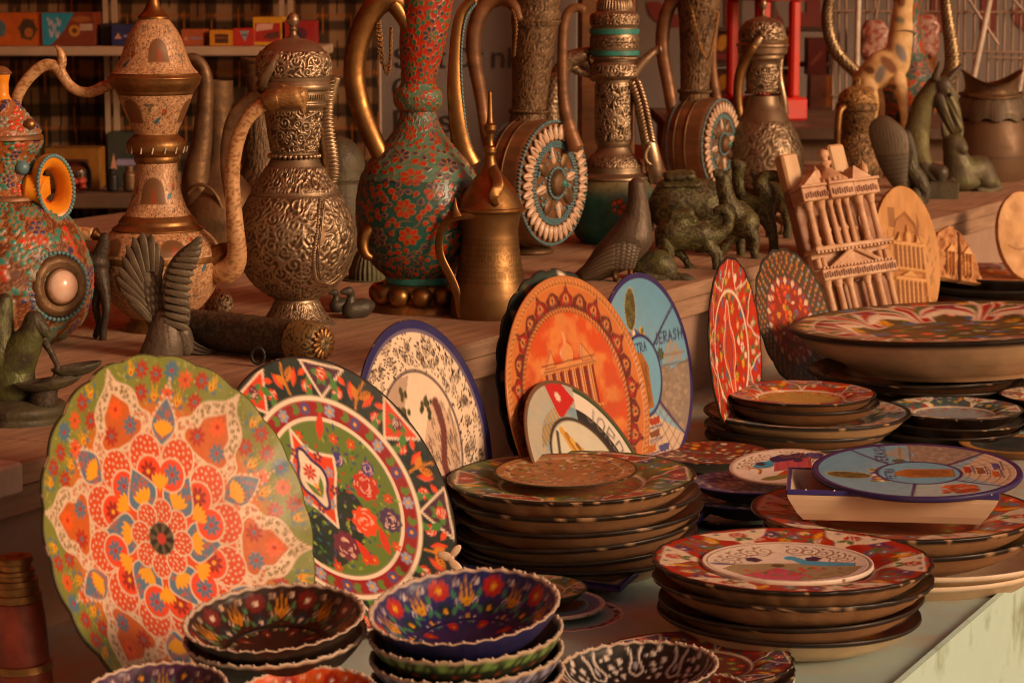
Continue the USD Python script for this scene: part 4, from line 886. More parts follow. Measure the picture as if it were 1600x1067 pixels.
# --- shell flasks
def shell_flask(name, label, cx, cy, a, fy, yb, face, depthx, neck, handle, spout, nsh, cat='flask'):
    """round flask lying on edge: a drum whose front face, centred at pixel (cx, cy), carries rings of cowries and beads"""
    F = Pot(name, label, cat, cx, yb); s = F.s; R = a * s
    n = np.array([math.sin(face), -math.cos(face), 0.0]); ex = np.array([math.cos(face), math.sin(face), 0.0])
    Mf = np.eye(4); Mf[:3, 0], Mf[:3, 1], Mf[:3, 2] = ex, (0, 0, 1), n; Mf[:3, 3] = F.L(cx, cy)
    D = depthx * s
    pr = [(-D, 0), (-D, .80 * R), (-D * .96, .88 * R), (-D * .8, .97 * R), (-D * .5, 1.02 * R), (-D * .2, 1.0 * R), (-.004, .99 * R), (0, .97 * R), (.002, .9 * R), (.006, .5 * R), (.009, .1 * R), (.009, 0)]
    (v, f), _ = lathe(pr, 80, 44)
    obj('body', xf((v, f), Mf), 'copper_wood', F.t)
    for zz in (-D * .36, -D * .62): obj('hoop', xf(tube([(1.022 * R * math.cos(t), 1.022 * R * math.sin(t), zz) for t in np.linspace(0, 2 * PI, 80)], .0016, smooth=False, sides=6), Mf), 'old_brass', F.t)
    def cowrie(r, th, L, W, k, inward=0.0):
        M = Mf @ rotz(th) @ trans((r, 0, .008)) @ rotz(inward)
        sv, sf = sphere((0, 0, 0), 1, 2 if cx < 1000 else 1, (L, W, W * .72)); taper = 1 - .22 * sv[:, 0] / L; sv[:, 1] *= taper; sv[:, 2] *= taper
        sh_ = obj('cowrie_shell', xf((sv, sf), M), 'shell', F.t)
        q = np.linspace(-.86, .86, 9); obj('opening', xf(tube(np.stack([q * L, .12 * W * np.sin(q * 2), .73 * W * np.sqrt(1 - (q * .97) ** 2)], 1), np.r_[.2, .9, 1, 1, 1, 1, 1, .9, .2] * W * .13, n=9, sides=5, smooth=False, caps=False), M), 'shell_slit', sh_)
    for k in range(nsh): cowrie(.80 * R, 2 * PI * k / nsh, .125 * R, .068 * R * 36 / nsh, k)
    for k in range(8):
        if k % 2 == 0: cowrie(.44 * R, 2 * PI * k / 8 + .2, .14 * R, .072 * R, k)
        else:
            obj('wood_petal', xf(sphere((0, 0, 0), 1, 2, (.16 * R, .10 * R, .05 * R)), Mf @ rotz(2 * PI * k / 8 + .2) @ trans((.42 * R, 0, .008))), 'old_brass', F.t)
    def bead_ring(r, n_, br, z, nm): obj(nm, xf(join(*[sphere((r * math.cos(t), r * math.sin(t), z), br, 0) for t in np.linspace(0, 2 * PI, n_ + 1)[:-1]]), Mf), 'turquoise_bead', F.t, kind='stuff')
    bead_ring(.965 * R, 96, .030 * R, .003, 'outer_beads')
    for r, n_ in ((.645, 74), (.61, 70), (.575, 66)): bead_ring(r * R, n_, .024 * R, .007, 'bead_band')
    bead_ring(.24 * R, 26, .030 * R, .011, 'centre_beads')
    rr = np.random.default_rng(2); obj('loose_beads', xf(join(*[sphere((q * math.cos(t), q * math.sin(t), .008), .026 * R, 1) for q, t in zip(rr.uniform(.3, .54, 60) * R, rr.uniform(0, 2 * PI, 60))]), Mf), 'turquoise_bead', F.t, kind='stuff')
    obj('centre_boss', xf(lathe([(.008, .20 * R), (.018, .17 * R), (.022, .10 * R), (.024, 0)], 40, 20)[0], Mf), 'old_brass', F.t)
    obj('centre_stone', xf(sphere((.03 * R, 0, .02), .07 * R, 2), Mf), 'turquoise_band', F.t)
    obj('back_beads', xf(join(*[sphere((.97 * R * math.cos(t), .97 * R * math.sin(t), -D * .8), .03 * R, 1) for t in np.linspace(0, 2 * PI, 91)[:-1]]), Mf), 'turquoise_bead', F.t, kind='stuff')
    c0 = F.L(cx, cy) - n * D * .5
    bz = c0[2] - R
    obj('foot', xf(lathe([(0, .34 * R), (.004, .36 * R), (.01, .30 * R), (bz * .5, .2 * R), (bz + .1 * R, .26 * R)], 50, 30)[0], trans((c0[0], c0[1], 0))), 'old_brass', F.t)
    # neck of chased bronze
    nx = neck[0]; pr = [((F.yb - y) * s * 1.01, r * s) for y, r in neck[1]]
    (v, f), uv = lathe(pr, 160, 90); h = scroll_field(uv, 12 * s, 31, width=.22); (v, f), _ = lathe(pr, 160, 90, disp=lambda u: h * 1.4 * s)
    lean = (neck[2] - nx) * s; zt_ = v[:, 2]; off = np.stack([(nx - cx) * s + lean * (zt_ - zt_.min()) / np.ptp(zt_), np.full_like(zt_, c0[1]), 0 * zt_], 1)
    obj('neck', (v + off, f), 'bronze_relief', F.t, col=mixc(BRZD, BRZ, np.clip(h + .2 * vnoise(v, 40), 0, 1)))
    for yy, rr_, xx in neck[3]:
        a_ = np.linspace(0, 2 * PI, 121); q = 14 * a_
        for ph in (0, PI):
            pts = np.stack([(rr_ + 1.6 * np.cos(q + ph)) * np.cos(a_), (rr_ + 1.6 * np.cos(q + ph)) * np.sin(a_), 1.6 * np.sin(q + ph)], 1) * s + F.L(xx, yy) + np.array([0, c0[1], 0])
            obj('neck_rope', tube(pts, 1.9 * s, smooth=False, sides=6, caps=False), 'old_brass', F.t)
    dy = c0[1] / s
    F.tube('handle', [(x, y, dy + o) for x, y, o in handle[0]], handle[1], 'copper_wood', n=100, sides=18)
    F.tube('spout', [(x, y, dy + o) for x, y, o in spout[0]], spout[1], 'copper_wood', n=70, sides=14)
    return F, dy
F1, dy1 = shell_flask('shell_flask', 'large round bronze flask covered with cowrie shells and blue beads, right of the coffee pot', 862, 287, 99, 0, 398, math.radians(56), 78,
    (824, [(200, 30), (185, 27), (176, 26), (150, 27), (110, 30), (70, 33), (48, 35), (44, 37), (30, 37), (24, 36), (22, 34), (5, 35), (-10, 30), (-25, 18), (-30, 0)], 842, [(178, 29, 826), (40, 36, 838)]),
    ([(812, 38, -30), (802, 16, -20), (785, 8, -6), (764, 12, 0), (748, 34, 0), (740, 76, 0), (746, 126, 0), (753, 165, 0), (760, 215, -8), (772, 262, -20)], [6, 9, 11, 12.5, 12.5, 12, 11, 10, 9, 9]),
    ([(912, 24, 0), (900, 20, 0), (888, 26, 0), (880, 50, 0), (878, 100, 0), (880, 160, 0), (888, 200, -6), (900, 235, -12)], [7, 7, 7, 7.5, 8, 9, 11, 13]), 36)
chain(F1, 'chain', F1.pts([(800, 22, dy1 - 36), (806, 40, dy1 - 40), (805, 70, dy1 - 40), (803, 94, dy1 - 40)]), 26, 1.8 * F1.s, .8 * F1.s, 'brass')
F2, dy2 = shell_flask('shell_flask', 'smaller round bronze flask with cowrie shells, half hidden behind the bronze camels', 1123, 226, 71, 0, 318, math.radians(60), 72,
    (1084, [(165, 24), (150, 22), (140, 21.5), (110, 23), (70, 26), (35, 29), (26, 31), (10, 32), (-15, 33), (-30, 28), (-40, 0)], 1092, [(146, 24, 1085), (23, 30, 1091)]),
    ([(1078, 20, -24), (1072, 6, -14), (1060, 2, 0), (1046, 14, 4), (1036, 45, 4), (1034, 80, 2), (1040, 120, -4), (1048, 164, -10), (1053, 215, -22), (1050, 242, -26)], [7, 9, 11, 11, 11, 10.5, 10, 9.5, 9, 7]),
    ([(1118, 20, 0), (1114, 60, 2), (1112, 100, 4), (1116, 140, 4), (1122, 170, 2)], [5, 6, 7, 8, 9]), 36)
chain(F2, 'chain', F2.pts([(1076, 18, dy2 - 34), (1082, 45, dy2 - 36), (1090, 75, dy2 - 36), (1101, 96, dy2 - 36), (1110, 70, dy2 - 34), (1118, 25, dy2 - 30)]), 44, 1.5 * F2.s, .7 * F2.s, 'brass')

# --- turquoise jug with tall silver neck
Q = Pot('turquoise_ewer', 'turquoise bellied ewer with tall chased silver neck and green bands, behind the goose', 'ewer', 958, 378)
(v, f), uv = lathe(Q.prof([(382, 0), (382, 48), (376, 52), (366, 60), (345, 66), (320, 67), (300, 64), (288, 58), (280, 54)]), 120, 70)
z01 = np.clip((Q.yb - v[:, 2] / Q.s - 278) / 30, 0, 1); crack = vnoise(v * [1, 1, 2.2], 60, 4, 2)
cc = mixc(C('7a6a44'), C('16564c'), z01); cc = cc * (.75 + .5 * crack)[:, None]; cc[(crack > .485) & (crack < .515)] *= .45
obj('belly', (v, f), 'mosaic', Q.t, col=cc)
for k in range(5):
    a = 2 * PI * k / 5; c = Q.L(963, 318) + np.array([math.cos(a) * 7, -65, math.sin(a) * 8]) * Q.s
    s0 = obj('flower_stone', sphere(c, 4.6 * Q.s, 2, (1, .5, 1)), 'coral', Q.t)
    obj('setting', tube([c + np.array([math.cos(t) * 5.2, -1, math.sin(t) * 5.2]) * Q.s for t in np.linspace(0, 2 * PI, 15)], 1.1 * Q.s, smooth=False, sides=5, caps=False), 'brass', s0)
relief_lathe(Q, 'collar', [(281, 55), (279, 57), (276, 56), (272, 49), (270, 46), (262, 45), (252, 40), (244, 33), (238, 28), (231, 25)], 6, 41, 1.6, 'silver', SILV * .8, SILVD, ns=200, nr=60, zones=((243, 262),))
relief_lathe(Q, 'neck', [(231, 26), (224, 28), (210, 28), (170, 28), (138, 28.5), (128, 29), (126, 34), (122, 36), (106, 35), (100, 32)], 11, 42, 2.0, 'silver', SILV * .78, SILVD, ns=190, nr=100, zones=((104, 124), (134, 222)), width=.26)
rope(Q, 'neck_rope', 95, 34, 'plain_silver', 26, 2.4)
brass_ring(Q, 'green_band', [(91, 36), (91, 38.5), (84, 38.5), (84, 36)], 'turquoise_band'); brass_ring(Q, 'green_band', [(59, 36), (59, 38.5), (51, 38.5), (51, 36)], 'turquoise_band')
relief_lathe(Q, 'bands', [(99, 33), (92, 35), (91.5, 36.5), (84, 36.5), (83, 37), (73, 37.5), (72, 36.5), (71, 37.5), (62, 37), (59, 36.5), (51, 36.5), (49, 35)], 3.4, 43, .8, 'silver', SILV * .85, SILVD, ns=200, nr=60, zones=((62, 82),), leaves=1)
relief_lathe(Q, 'lid', [(49, 35), (45, 37), (36, 37), (28, 34), (24, 28), (22, 27), (16, 26.5), (8, 23.5), (2, 18), (-3, 10)], 8, 44, 1.5, 'silver', SILV * .8, SILVD * 1.3, ns=200, nr=70, zones=((27, 46),))
obj('lid_flutes', join(*[tube([(27.2 * Q.s * math.sin(a), -27.2 * Q.s * math.cos(a), (Q.yb - 22) * Q.s * 1.01), (25 * Q.s * math.sin(a), -25 * Q.s * math.cos(a), (Q.yb - 10) * Q.s * 1.01), (17 * Q.s * math.sin(a), -17 * Q.s * math.cos(a), (Q.yb + 0) * Q.s * 1.01)], 1.5 * Q.s, n=6, sides=6) for a in np.linspace(-PI, PI, 37)[:-1]]), 'plain_silver', Q.t, kind='stuff')
obj('finial', lathe(Q.prof([(-2, 10), (-6, 5), (-12, 6), (-20, 8), (-28, 4), (-31, 0)]), 30, 30)[0], 'plain_silver', Q.t)
Q.tube('handle_arm', [(986, 122, -10), (1000, 103, -8), (1012, 92, -6), (1022, 84, -4), (1030, 82, -4)], [8, 8, 7, 6, 8], 'plain_silver', n=30)
q = spline(Q.pts([(990, 134, -10), (1000, 165, -12), (1007, 197, -14), (1012, 222, -16)]), 18)
hd = Q.tube('handle', [(988, 130, -8), (998, 165, -10), (1006, 200, -12), (1014, 232, -14), (1020, 262, -14), (1022, 284, -10)], [9, 10, 11, 13, 14, 10], 'plain_silver', n=60)
for o in (-5, 5): obj('braid', join(*[xf(sphere((0, 0, 0), 1, 1, (6.5 * Q.s, 4.5 * Q.s, 3.6 * Q.s)), trans(c + np.array([o, -8, (3 if o > 0 else 0)]) * Q.s) @ roty(.7 if o > 0 else -.7)) for c in q]), 'plain_silver', Q.t, kind='stuff')
obj('handle_scroll', tube(Q.pts([(1012, 228, -24), (1006, 240, -26), (1008, 252, -26), (1016, 256, -24), (1018, 248, -22), (1013, 245, -24)]), 3.4 * Q.s, n=30), 'plain_silver', Q.t)
dg = body([((Q.L(864, 215), 9 * Q.s), (Q.L(860, 170), 12 * Q.s)), ((Q.L(860, 170), 12 * Q.s), (Q.L(868, 125), 12 * Q.s)), ((Q.L(868, 125), 12 * Q.s), (Q.L(888, 98), 14 * Q.s)), ((Q.L(888, 98), 14 * Q.s), (Q.L(908, 92), 13 * Q.s)), ((Q.L(912, 88), 8 * Q.s), (Q.L(918, 84), 6 * Q.s)),
    ((Q.L(908, 96), 10 * Q.s), (Q.L(926, 122), 4 * Q.s)), ((Q.L(896, 112), 7 * Q.s), (Q.L(926, 124), 4 * Q.s)), ((Q.L(926, 126), 5.5 * Q.s), (Q.L(950, 122), 5 * Q.s))], .0028, 5)
v, f = dg; hh = vnoise(v, 260, 9, 2); sc = (np.abs(((v[:, 2] / (7 * Q.s)) % 1) - .5) + np.abs(((v[:, 0] / (7 * Q.s) + .5 * np.floor(v[:, 2] / (7 * Q.s))) % 1) - .5)) * (v[:, 2] < (Q.yb - 115) * Q.s)
obj('dragon_spout', (v + vnormals(v, f) * ((hh - .5) * .002 + sc * .002)[:, None], f), 'silver', Q.t, col=mixc(SILVD * 1.5, SILV * .8, np.clip(hh * 1.3 - .1 + .3 * sc, 0, 1)))

# --- small silver ewer
Z = Pot('silver_ewer', 'smaller silver ewer with round lid and ball finial, behind the carved facade', 'ewer', 1188, 312)
relief_lathe(Z, 'body', [(316, 0), (316, 40), (310, 42), (300, 50), (285, 60), (262, 66), (240, 65), (220, 59), (200, 50), (180, 39), (165, 30), (152, 26)], 13, 51, 1.2, 'silver', SILV * .5, SILVD * 1.4, ns=220, nr=110, zones=((190, 300),))
relief_lathe(Z, 'neck', [(146, 24), (135, 24), (118, 25), (102, 27), (97, 30)], 9, 52, 1.3, 'silver', SILV * .75, SILVD, ns=180, nr=60, zones=((104, 142),))
beads(Z, 'bead_collar', 147, 25, 28, 2.4, 'old_brass')
brass_ring(Z, 'rim', [(97.5, 30), (94, 33), (90, 33), (89, 36), (87, 38), (78, 39), (76, 41), (73, 40), (70, 34)], 'plain_silver')
zl_ = relief_lathe(Z, 'lid', [(71, 34), (66, 35), (55, 34), (45, 30), (38, 24), (34, 15), (32, 6)], 9, 53, 1.4, 'silver', SILV * .75, SILVD, ns=200, nr=60, zones=((38, 68),))
obj('finial', lathe(Z.prof([(33, 7), (29, 4), (25, 2.6), (21, 3), (18, 5), (12, 6), (7, 4), (5, 0)]), 30, 36)[0], 'plain_silver', zl_)
Z.tube('handle', [(1172, 74, -38), (1166, 82, -34), (1158, 98, -24), (1151, 125, -16), (1150, 160, -14), (1156, 200, -18), (1161, 240, -24), (1166, 262, -30)], [6, 8, 8, 8, 7, 6.5, 6, 5], 'dull_brass', n=60)
Z.tube('lid_lever', [(1182, 62, -38), (1174, 72, -40), (1168, 84, -38)], [4, 5.5, 5], 'plain_silver', n=14, flat=.5)
Z.tube('spout', [(1217, 96, 0), (1215, 115, 0), (1217, 135, 0), (1222, 160, 0), (1224, 180, 4)], [4, 5, 5.5, 6, 7], 'plain_silver', n=40)
# ---------------- more vessels, bronze figures and carvings on the step
def bones(F, segs): return [((F.L(a[0], a[1], a[2]), np.asarray(a[3]) * F.s), (F.L(b[0], b[1], b[2]), np.asarray(b[3]) * F.s)) for a, b in segs]
def chainb(*n): return list(zip(n[:-1], n[1:]))
def figure(F, name, segs, mat='bronze_relief', hi=(.105, .088, .05), lo=(.040, .033, .021), relief=1.6, size=5.0, ref=2.6, it=6, seed=1, fur=False, green=0.0):
    m = body(bones(F, segs), (ref + .2) * F.s, max(it - 2, 2))
    v, f = m; n = vnormals(v, f)
    if fur: h = vnoise(v * [1, 1, .35], 3.2 / (F.s * 10), seed, 3) * .6 + .4 * vnoise(v, 9.0 / (F.s * 10), seed + 2, 2)
    else: h = scroll_field(v[:, [0, 2]] + np.array([v[:, 1] * .3, v[:, 1] * .2]).T, size * F.s, seed, width=.16, leaves=2)
    col = mixc(lo, hi, np.clip(h * .9 + .35 * (vnoise(v, 30, seed) - .3), 0, 1))
    if green: g = np.clip((vnoise(v, 45, seed + 7) - .45) * 6, 0, 1) * green; col = mixc(col, (.12, .135, .035), g)
    return obj(name, (v + n * (h * relief * F.s)[:, None], f), mat, F.t, col=col)

# --- studded jug at the far left
J = Pot('studded_jug', 'round jug studded with turquoise and coral stones, amber ring at its shoulder', 'jug', 14, 533)
def studs(pot, name, pts, seed, n, cols, base, r0=4.2, wires=True, ns=320, nr=120, rows=()):
    pr = pot.prof(pts); S = pot.s; (v, f), uv = lathe(pr, ns, nr, Rref=np.mean([p[1] for p in pr])); r = np.random.default_rng(seed)
    P = Paint(uv, base, 1.1 * S); P.c *= (.7 + .6 * vnoise(v, 40, seed))[:, None]
    if wires: h = scroll_field(uv, 11 * S, seed, width=.10, leaves=1); P.c = mixc(P.c, C('a8714a'), h * .8); P.h = h * .0009
    lo, hi = uv.min(0), uv.max(0); cand = lo + r.random((n * 5, 2)) * (hi - lo); cand = cand[np.abs(cand[:, 0]) < (hi[0] - lo[0]) * .34]
    P.c = P.c
    for q in cand[poisson(cand, 12.5 * S)][:n]:
        kind = r.integers(4); col = cols[r.integers(len(cols))]
        if kind == 0:
            a = r.uniform(0, 6.28); P.tear(q, a, 18 * S, 6.5 * S, C('8a5a30'), .0012); P.tear(q + 1.5 * S * np.array([math.cos(a), math.sin(a)]), a, 15 * S, 5 * S, col, .002)
        else:
            m = r.integers(4, 8)
            for k in range(m):
                c = q + (r0 * 2.05 * S * np.array([math.cos(6.28 * k / m), math.sin(6.28 * k / m)]) if k else 0)
                P.disc(c, (r0 + 1.1) * S, C('94653c'), .0010); P.disc(c, r0 * .82 * S, col * r.uniform(.8, 1.25), .0026)
    (v, f), _ = lathe(pr, ns, nr, disp=lambda u: P.h, Rref=1)
    return obj(name, (v, f), 'mosaic', pot.t, col=P.c)
TC, CC, BC = C('1f7a6e'), C('c0301c'), C('35315c')
studs(J, 'body', [(548, 0), (548, 40), (540, 50), (528, 84), (515, 103), (498, 116), (478, 125), (455, 130), (430, 131), (405, 127), (380, 118), (358, 107), (340, 94), (326, 80), (318, 66), (313, 60)], 4, 300, [TC, TC, CC, BC, TC], C('5c3019'), 4.6, ns=270, nr=105)
brass_ring(J, 'collar', [(314, 60), (312, 64), (308, 63), (304, 58)], 'copper_wood')
studs(J, 'shoulder', [(304, 58), (292, 55), (278, 50), (262, 46), (250, 47), (236, 54), (228, 58), (222, 60)], 5, 60, [TC, CC, BC, TC], C('8a4a12'), 3.8, ns=240, nr=70)
brass_ring(J, 'waist_ring', [(222.3, 59), (220, 62), (216, 61), (213, 58)], 'copper_wood')
studs(J, 'lid', [(213, 57), (200, 52), (190, 42), (178, 33), (168, 25), (162, 16)], 6, 40, [BC, CC, C('7a8a86')], C('8c5432'), 4.0, ns=200, nr=50)
brass_ring(J, 'amber_neck', [(162.3, 16), (150, 11), (138, 11), (128, 13), (123, 14)], 'amber')
brass_ring(J, 'top_knob', [(123, 14), (121, 17), (117, 14), (112, 8), (110, 0)], 'copper_wood')
bq = J.L(62, 197, -30); obj('side_bead', sphere(bq, 9 * J.s, 2), 'dull_brass', J.t); obj('side_bead', sphere(J.L(50, 262, -36), 11 * J.s, 2), 'turquoise_bead', J.t)
# boss with agate on the belly, facing right
def aim(M0, phi, el): return M0 @ rotz(phi) @ rotx(PI / 2 + el)
pj = J.L(112, 437, -86); Mb = trans(pj) @ rotz(math.radians(42)) @ rotx(PI / 2 - .05)
obj('boss', xf(lathe([(-.02, 48 * J.s), (-.006, 48 * J.s), (0, 46 * J.s), (.004, 38 * J.s), (.003, 30 * J.s), (.008, 28 * J.s), (.009, 24 * J.s), (.006, 22 * J.s), (.006, 0)], 64, 40)[0], Mb), 'old_brass', J.t)
obj('agate', xf(sphere((0, 0, .006), 25 * J.s, 3, (1, 1, .72)), Mb), 'agate', J.t)
obj('boss_beads', xf(join(*[sphere((51 * J.s * math.cos(t), 51 * J.s * math.sin(t), -.004), 3.6 * J.s, 1) for t in np.linspace(0, 2 * PI, 43)[:-1]]), Mb), 'turquoise_bead', J.t, kind='stuff')
# amber ring: a funnel-mouthed loop
Mr = trans(J.L(96, 292, -26)) @ rotz(math.radians(38)) @ rotx(PI / 2) @ rotz(.12)
def oval(m, k=.62): v = np.array(m[0]); v[:, 0] *= k; return v, m[1]
ring = lathe([(-.020, 44 * J.s), (-.012, 50 * J.s), (0, 51 * J.s), (.006, 47 * J.s), (.004, 40 * J.s), (-.006, 30 * J.s), (-.018, 26 * J.s), (-.026, 30 * J.s), (-.026, 38 * J.s), (-.020, 44 * J.s)], 80, 50)[0]
obj('amber_ring', xf(oval(ring), Mr), 'amber', J.t)
obj('ring_beads', xf(join(*[sphere((48.5 * .62 * J.s * math.cos(t), 48.5 * J.s * math.sin(t), .005), 3.6 * J.s, 1) for t in np.linspace(0, 2 * PI, 47)[:-1]]), Mr), 'turquoise_bead', J.t, kind='stuff')
obj('ring_stem', tube([J.L(52, 292, -30), J.L(74, 296, -28), J.L(80, 298, -28)], np.array([20, 22, 24]) * J.s, n=12), 'amber', J.t)

# --- dark ewers behind
D1 = Pot('dark_ewer', 'dark old brass ewer with swan necked spout, between the enamelled and silver ewers', 'ewer', 345, 405)
obj('body', lathe(D1.prof([(420, 0), (420, 36), (412, 40), (400, 52), (375, 64), (345, 66), (315, 60), (295, 50), (280, 38), (268, 28), (250, 20), (200, 18), (150, 22), (130, 24)]), 90, 90)[0], 'old_brass', D1.t)
D1.tube('spout', [(318, 330, -20), (312, 280, -28), (320, 235, -30), (326, 190, -30), (330, 140, -30), (326, 108, -30), (312, 95, -30), (300, 97, -30)], [26, 22, 17, 14, 12, 9, 8, 7], 'old_brass', n=80, sides=18)
D1.tube('hoop', [(302, 300, -52), (322, 285, -58), (346, 300, -60), (358, 340, -56)], [3, 3, 3, 3], 'old_brass', n=40, sides=8)
D2 = Pot('dark_ewer', 'dark engraved brass ewer with fluted square mouth behind the silver ewer', 'ewer', 408, 395)
rl = relief_lathe(D2, 'body', [(400, 0), (400, 34), (390, 44), (360, 58), (320, 54), (280, 36), (262, 26), (200, 22), (160, 18), (143, 17)], 9, 61, 1.4, 'bronze_relief', BRZ, BRZD, ns=150, nr=90)
brass_ring(D2, 'mouth', [(143, 17), (135, 20), (124, 23), (121, 24), (120, 22), (104, 23), (102, 26), (98, 28), (96, 27), (97, 20)], 'old_brass')
D3 = Pot('dark_pot', 'dark round lidded pot in shadow between the silver and mosaic ewers', 'pot', 532, 412)
obj('body', lathe(D3.prof([(425, 0), (425, 30), (415, 36), (390, 44), (350, 48), (305, 46), (286, 41), (280, 43), (276, 41), (262, 40), (245, 36), (228, 26), (217, 10), (214, 0)]), 80, 90)[0], 'dark_bronze', D3.t)
D4 = Pot('bronze_bell', 'green bronze bell shaped figure on a flat dish behind the silver ewer', 'bell', 576, 436)
obj('dish', lathe(D4.prof([(442, 0), (442, 40), (438, 44), (434, 44), (435, 36), (437, 0)]), 60, 30)[0], 'green_bronze', D4.t)
(v, f), uv = lathe(D4.prof([(436, 30), (425, 30), (410, 26), (395, 18), (382, 11), (372, 8), (366, 0)]), 120, 50, disp=None); a = uv[:, 0] / uv[:, 0].max() * PI
obj('bell', (v * np.stack([1 + .05 * np.sin(26 * a)] * 2 + [np.ones(len(a))], 1), f), 'green_bronze', D4.t)
D5 = Pot('silver_bowl', 'small shiny chased silver bowl behind the black engraved cylinder', 'bowl', 342, 484)
relief_lathe(D5, 'bowl', [(491, 0), (491, 14), (487, 18), (478, 21), (468, 20), (460, 15), (455, 8), (453, 0)], 6, 62, 1.8, 'silver', SILV * 1.2, SILVD, ns=120, nr=50)

# --- dark deer (front legs show between jug and eagle)
G = Pot('bronze_deer', 'dark bronze deer whose forelegs show between the studded jug and the eagle', 'figurine', 140, 528)
figure(G, 'deer', chainb((80, 425, 40, 22), (120, 418, 25, 22), (152, 415, 12, 20)) + chainb((152, 425, 4, 14), (154, 455, 0, 7.5), (151, 480, -2, 6), (156, 508, 0, 4.5), (150, 524, -2, 5)) + chainb((158, 425, 0, 14), (168, 460, -10, 8), (170, 485, -14, 6), (164, 512, -14, 5), (163, 531, -16, 6))
       + chainb((78, 428, 44, 16), (74, 470, 44, 8), (80, 524, 44, 5)) + chainb((155, 410, 10, 14), (164, 385, 8, 10), (166, 372, 6, 8)), hi=(.06, .042, .028), lo=(.025, .018, .013), relief=.6, seed=4)
# --- eagle with raised wings
def sheet(A, B, nu, nv, th, ridge=None, bulge=0.0):
    """feathered plate between the edge curves A and B"""
    a, b = spline(A, nu), spline(B, nu); t = np.linspace(0, 1, nv)[None, :, None]; p = a[:, None] * (1 - t) + b[:, None] * t
    U, V = np.meshgrid(np.linspace(0, 1, nu), np.linspace(0, 1, nv), indexing='ij')
    du = np.gradient(p, axis=0); dv = np.gradient(p, axis=1); n = np.cross(du, dv); n /= np.linalg.norm(n, axis=2, keepdims=True) + 1e-12
    if n[..., 1].mean() > 0: n = -n
    h = bulge * np.sin(PI * V) ** .8 * np.sin(PI * np.clip(U, .02, 1)) ** .5
    r = ridge(U, V) if ridge is not None else 0 * U
    edge = np.minimum(np.minimum(U, 1 - U) * nu / 3, np.minimum(V, 1 - V) * nv / 2).clip(0, 1) ** .5
    f_, k_ = p + n * (h + r + th * .5 * edge)[..., None], p + n * (h - th * .5 * edge)[..., None]
    m = nu * nv; i, j = np.meshgrid(np.arange(nu - 1), np.arange(nv - 1), indexing='ij')
    q = tri(np.stack([i * nv + j, (i + 1) * nv + j, (i + 1) * nv + j + 1, i * nv + j + 1], -1).reshape(-1, 4))
    v = np.vstack([f_.reshape(-1, 3), k_.reshape(-1, 3)]); f = np.vstack([q, q[:, ::-1] + m])
    w = np.cross(v[q[:, 1]] - v[q[:, 0]], v[q[:, 2]] - v[q[:, 0]])
    if (w @ [0, -1, 0]).sum() < 0: f = f[:, ::-1]
    return (v, f), np.r_[(r / (np.abs(r).max() + 1e-12)).ravel(), np.zeros(m)]
W = Pot('bronze_eagle', 'grey green bronze eagle with both wings raised in front of the enamelled ewer', 'figurine', 255, 556)
def feathers(s, n1, n2):
    def g(U, V):
        long = np.abs(np.sin(PI * (V * n1 + .6 * U * U * 2))) ** .6 * np.clip(1.15 - 1.2 * V * 0 - (U < .42) * 1.0, 0, 1)
        sc = np.abs(np.sin(PI * U * n2)) * np.abs(np.sin(PI * (V * n1 * 1.3 + .5 * (np.floor(U * n2) % 2)))) * (U < .42)
        return (long + sc * .8 - .5) * 1.3 * s
    return g
def wingcol(r, seed, v): return mixc((.040, .031, .022), (.145, .112, .072), np.clip(.5 + .5 * r + .3 * (vnoise(v, 40, seed) - .5), 0, 1))
def wing(F, name, A, B, n1, n2, seed, th=3.5, bulge=5, nu=70, nv=48, amp=1.0):
    m, r = sheet(F.pts(A), F.pts(B), nu, nv, th * F.s, feathers(F.s * amp, n1, n2), bulge * F.s); return obj(name, m, 'bronze_relief', F.t, col=wingcol(r, seed, m[0]))
wing(W, 'wing', [(236, 520, 0), (216, 478, 0), (196, 450, 2), (188, 432, 4), (198, 400, 8), (212, 380, 12), (224, 366, 16)], [(262, 512, 4), (258, 470, 4), (256, 440, 4), (255, 425, 6), (254, 402, 9), (248, 384, 13), (236, 370, 16)], 5, 14, 1)
wing(W, 'wing', [(262, 520, -6), (258, 480, -10), (256, 448, -12), (262, 424, -12), (276, 400, -14), (294, 384, -16), (314, 371, -18)], [(292, 524, -2), (300, 490, -6), (297, 462, -8), (298, 440, -10), (308, 418, -12), (318, 396, -16), (321, 375, -18)], 6, 16, 2)
def quills(F, roots, tips, n, w, seed):
    a, b = spline(F.pts(roots), n), spline(F.pts(tips), n); g = np.random.default_rng(seed)
    for k in range(n):
        bend = np.array([0, -2.5 * F.s, 0]); m = tube([a[k], (a[k] + b[k]) / 2 + bend, a[k] * .25 + b[k] * .75 + bend * .6, b[k]], np.array([.55, .95, 1.0, .25]) * w * F.s, n=14, sides=8, flat=.32, up=(0.1, 1, 0))
        c = mixc((.05, .038, .026), (.17, .135, .088), np.clip(vnoise(m[0], 60, seed + k, 3) * 1.3 - .1, 0, 1)); obj('feather', m, 'bronze_relief', F.t, col=c)
quills(W, [(240, 505, -4), (228, 470, -4), (226, 440, -4), (234, 425, -4), (244, 425, -4), (250, 440, -4)], [(200, 462, -2), (186, 436, 0), (194, 402, 2), (212, 371, 5), (236, 366, 6), (255, 402, 4)], 11, 6.5, 3)
quills(W, [(262, 500, -18), (262, 460, -18), (268, 425, -20), (284, 400, -22), (300, 386, -22)], [(298, 512, -12), (301, 470, -14), (305, 438, -16), (318, 402, -20), (323, 370, -22)], 13, 6.0, 4)
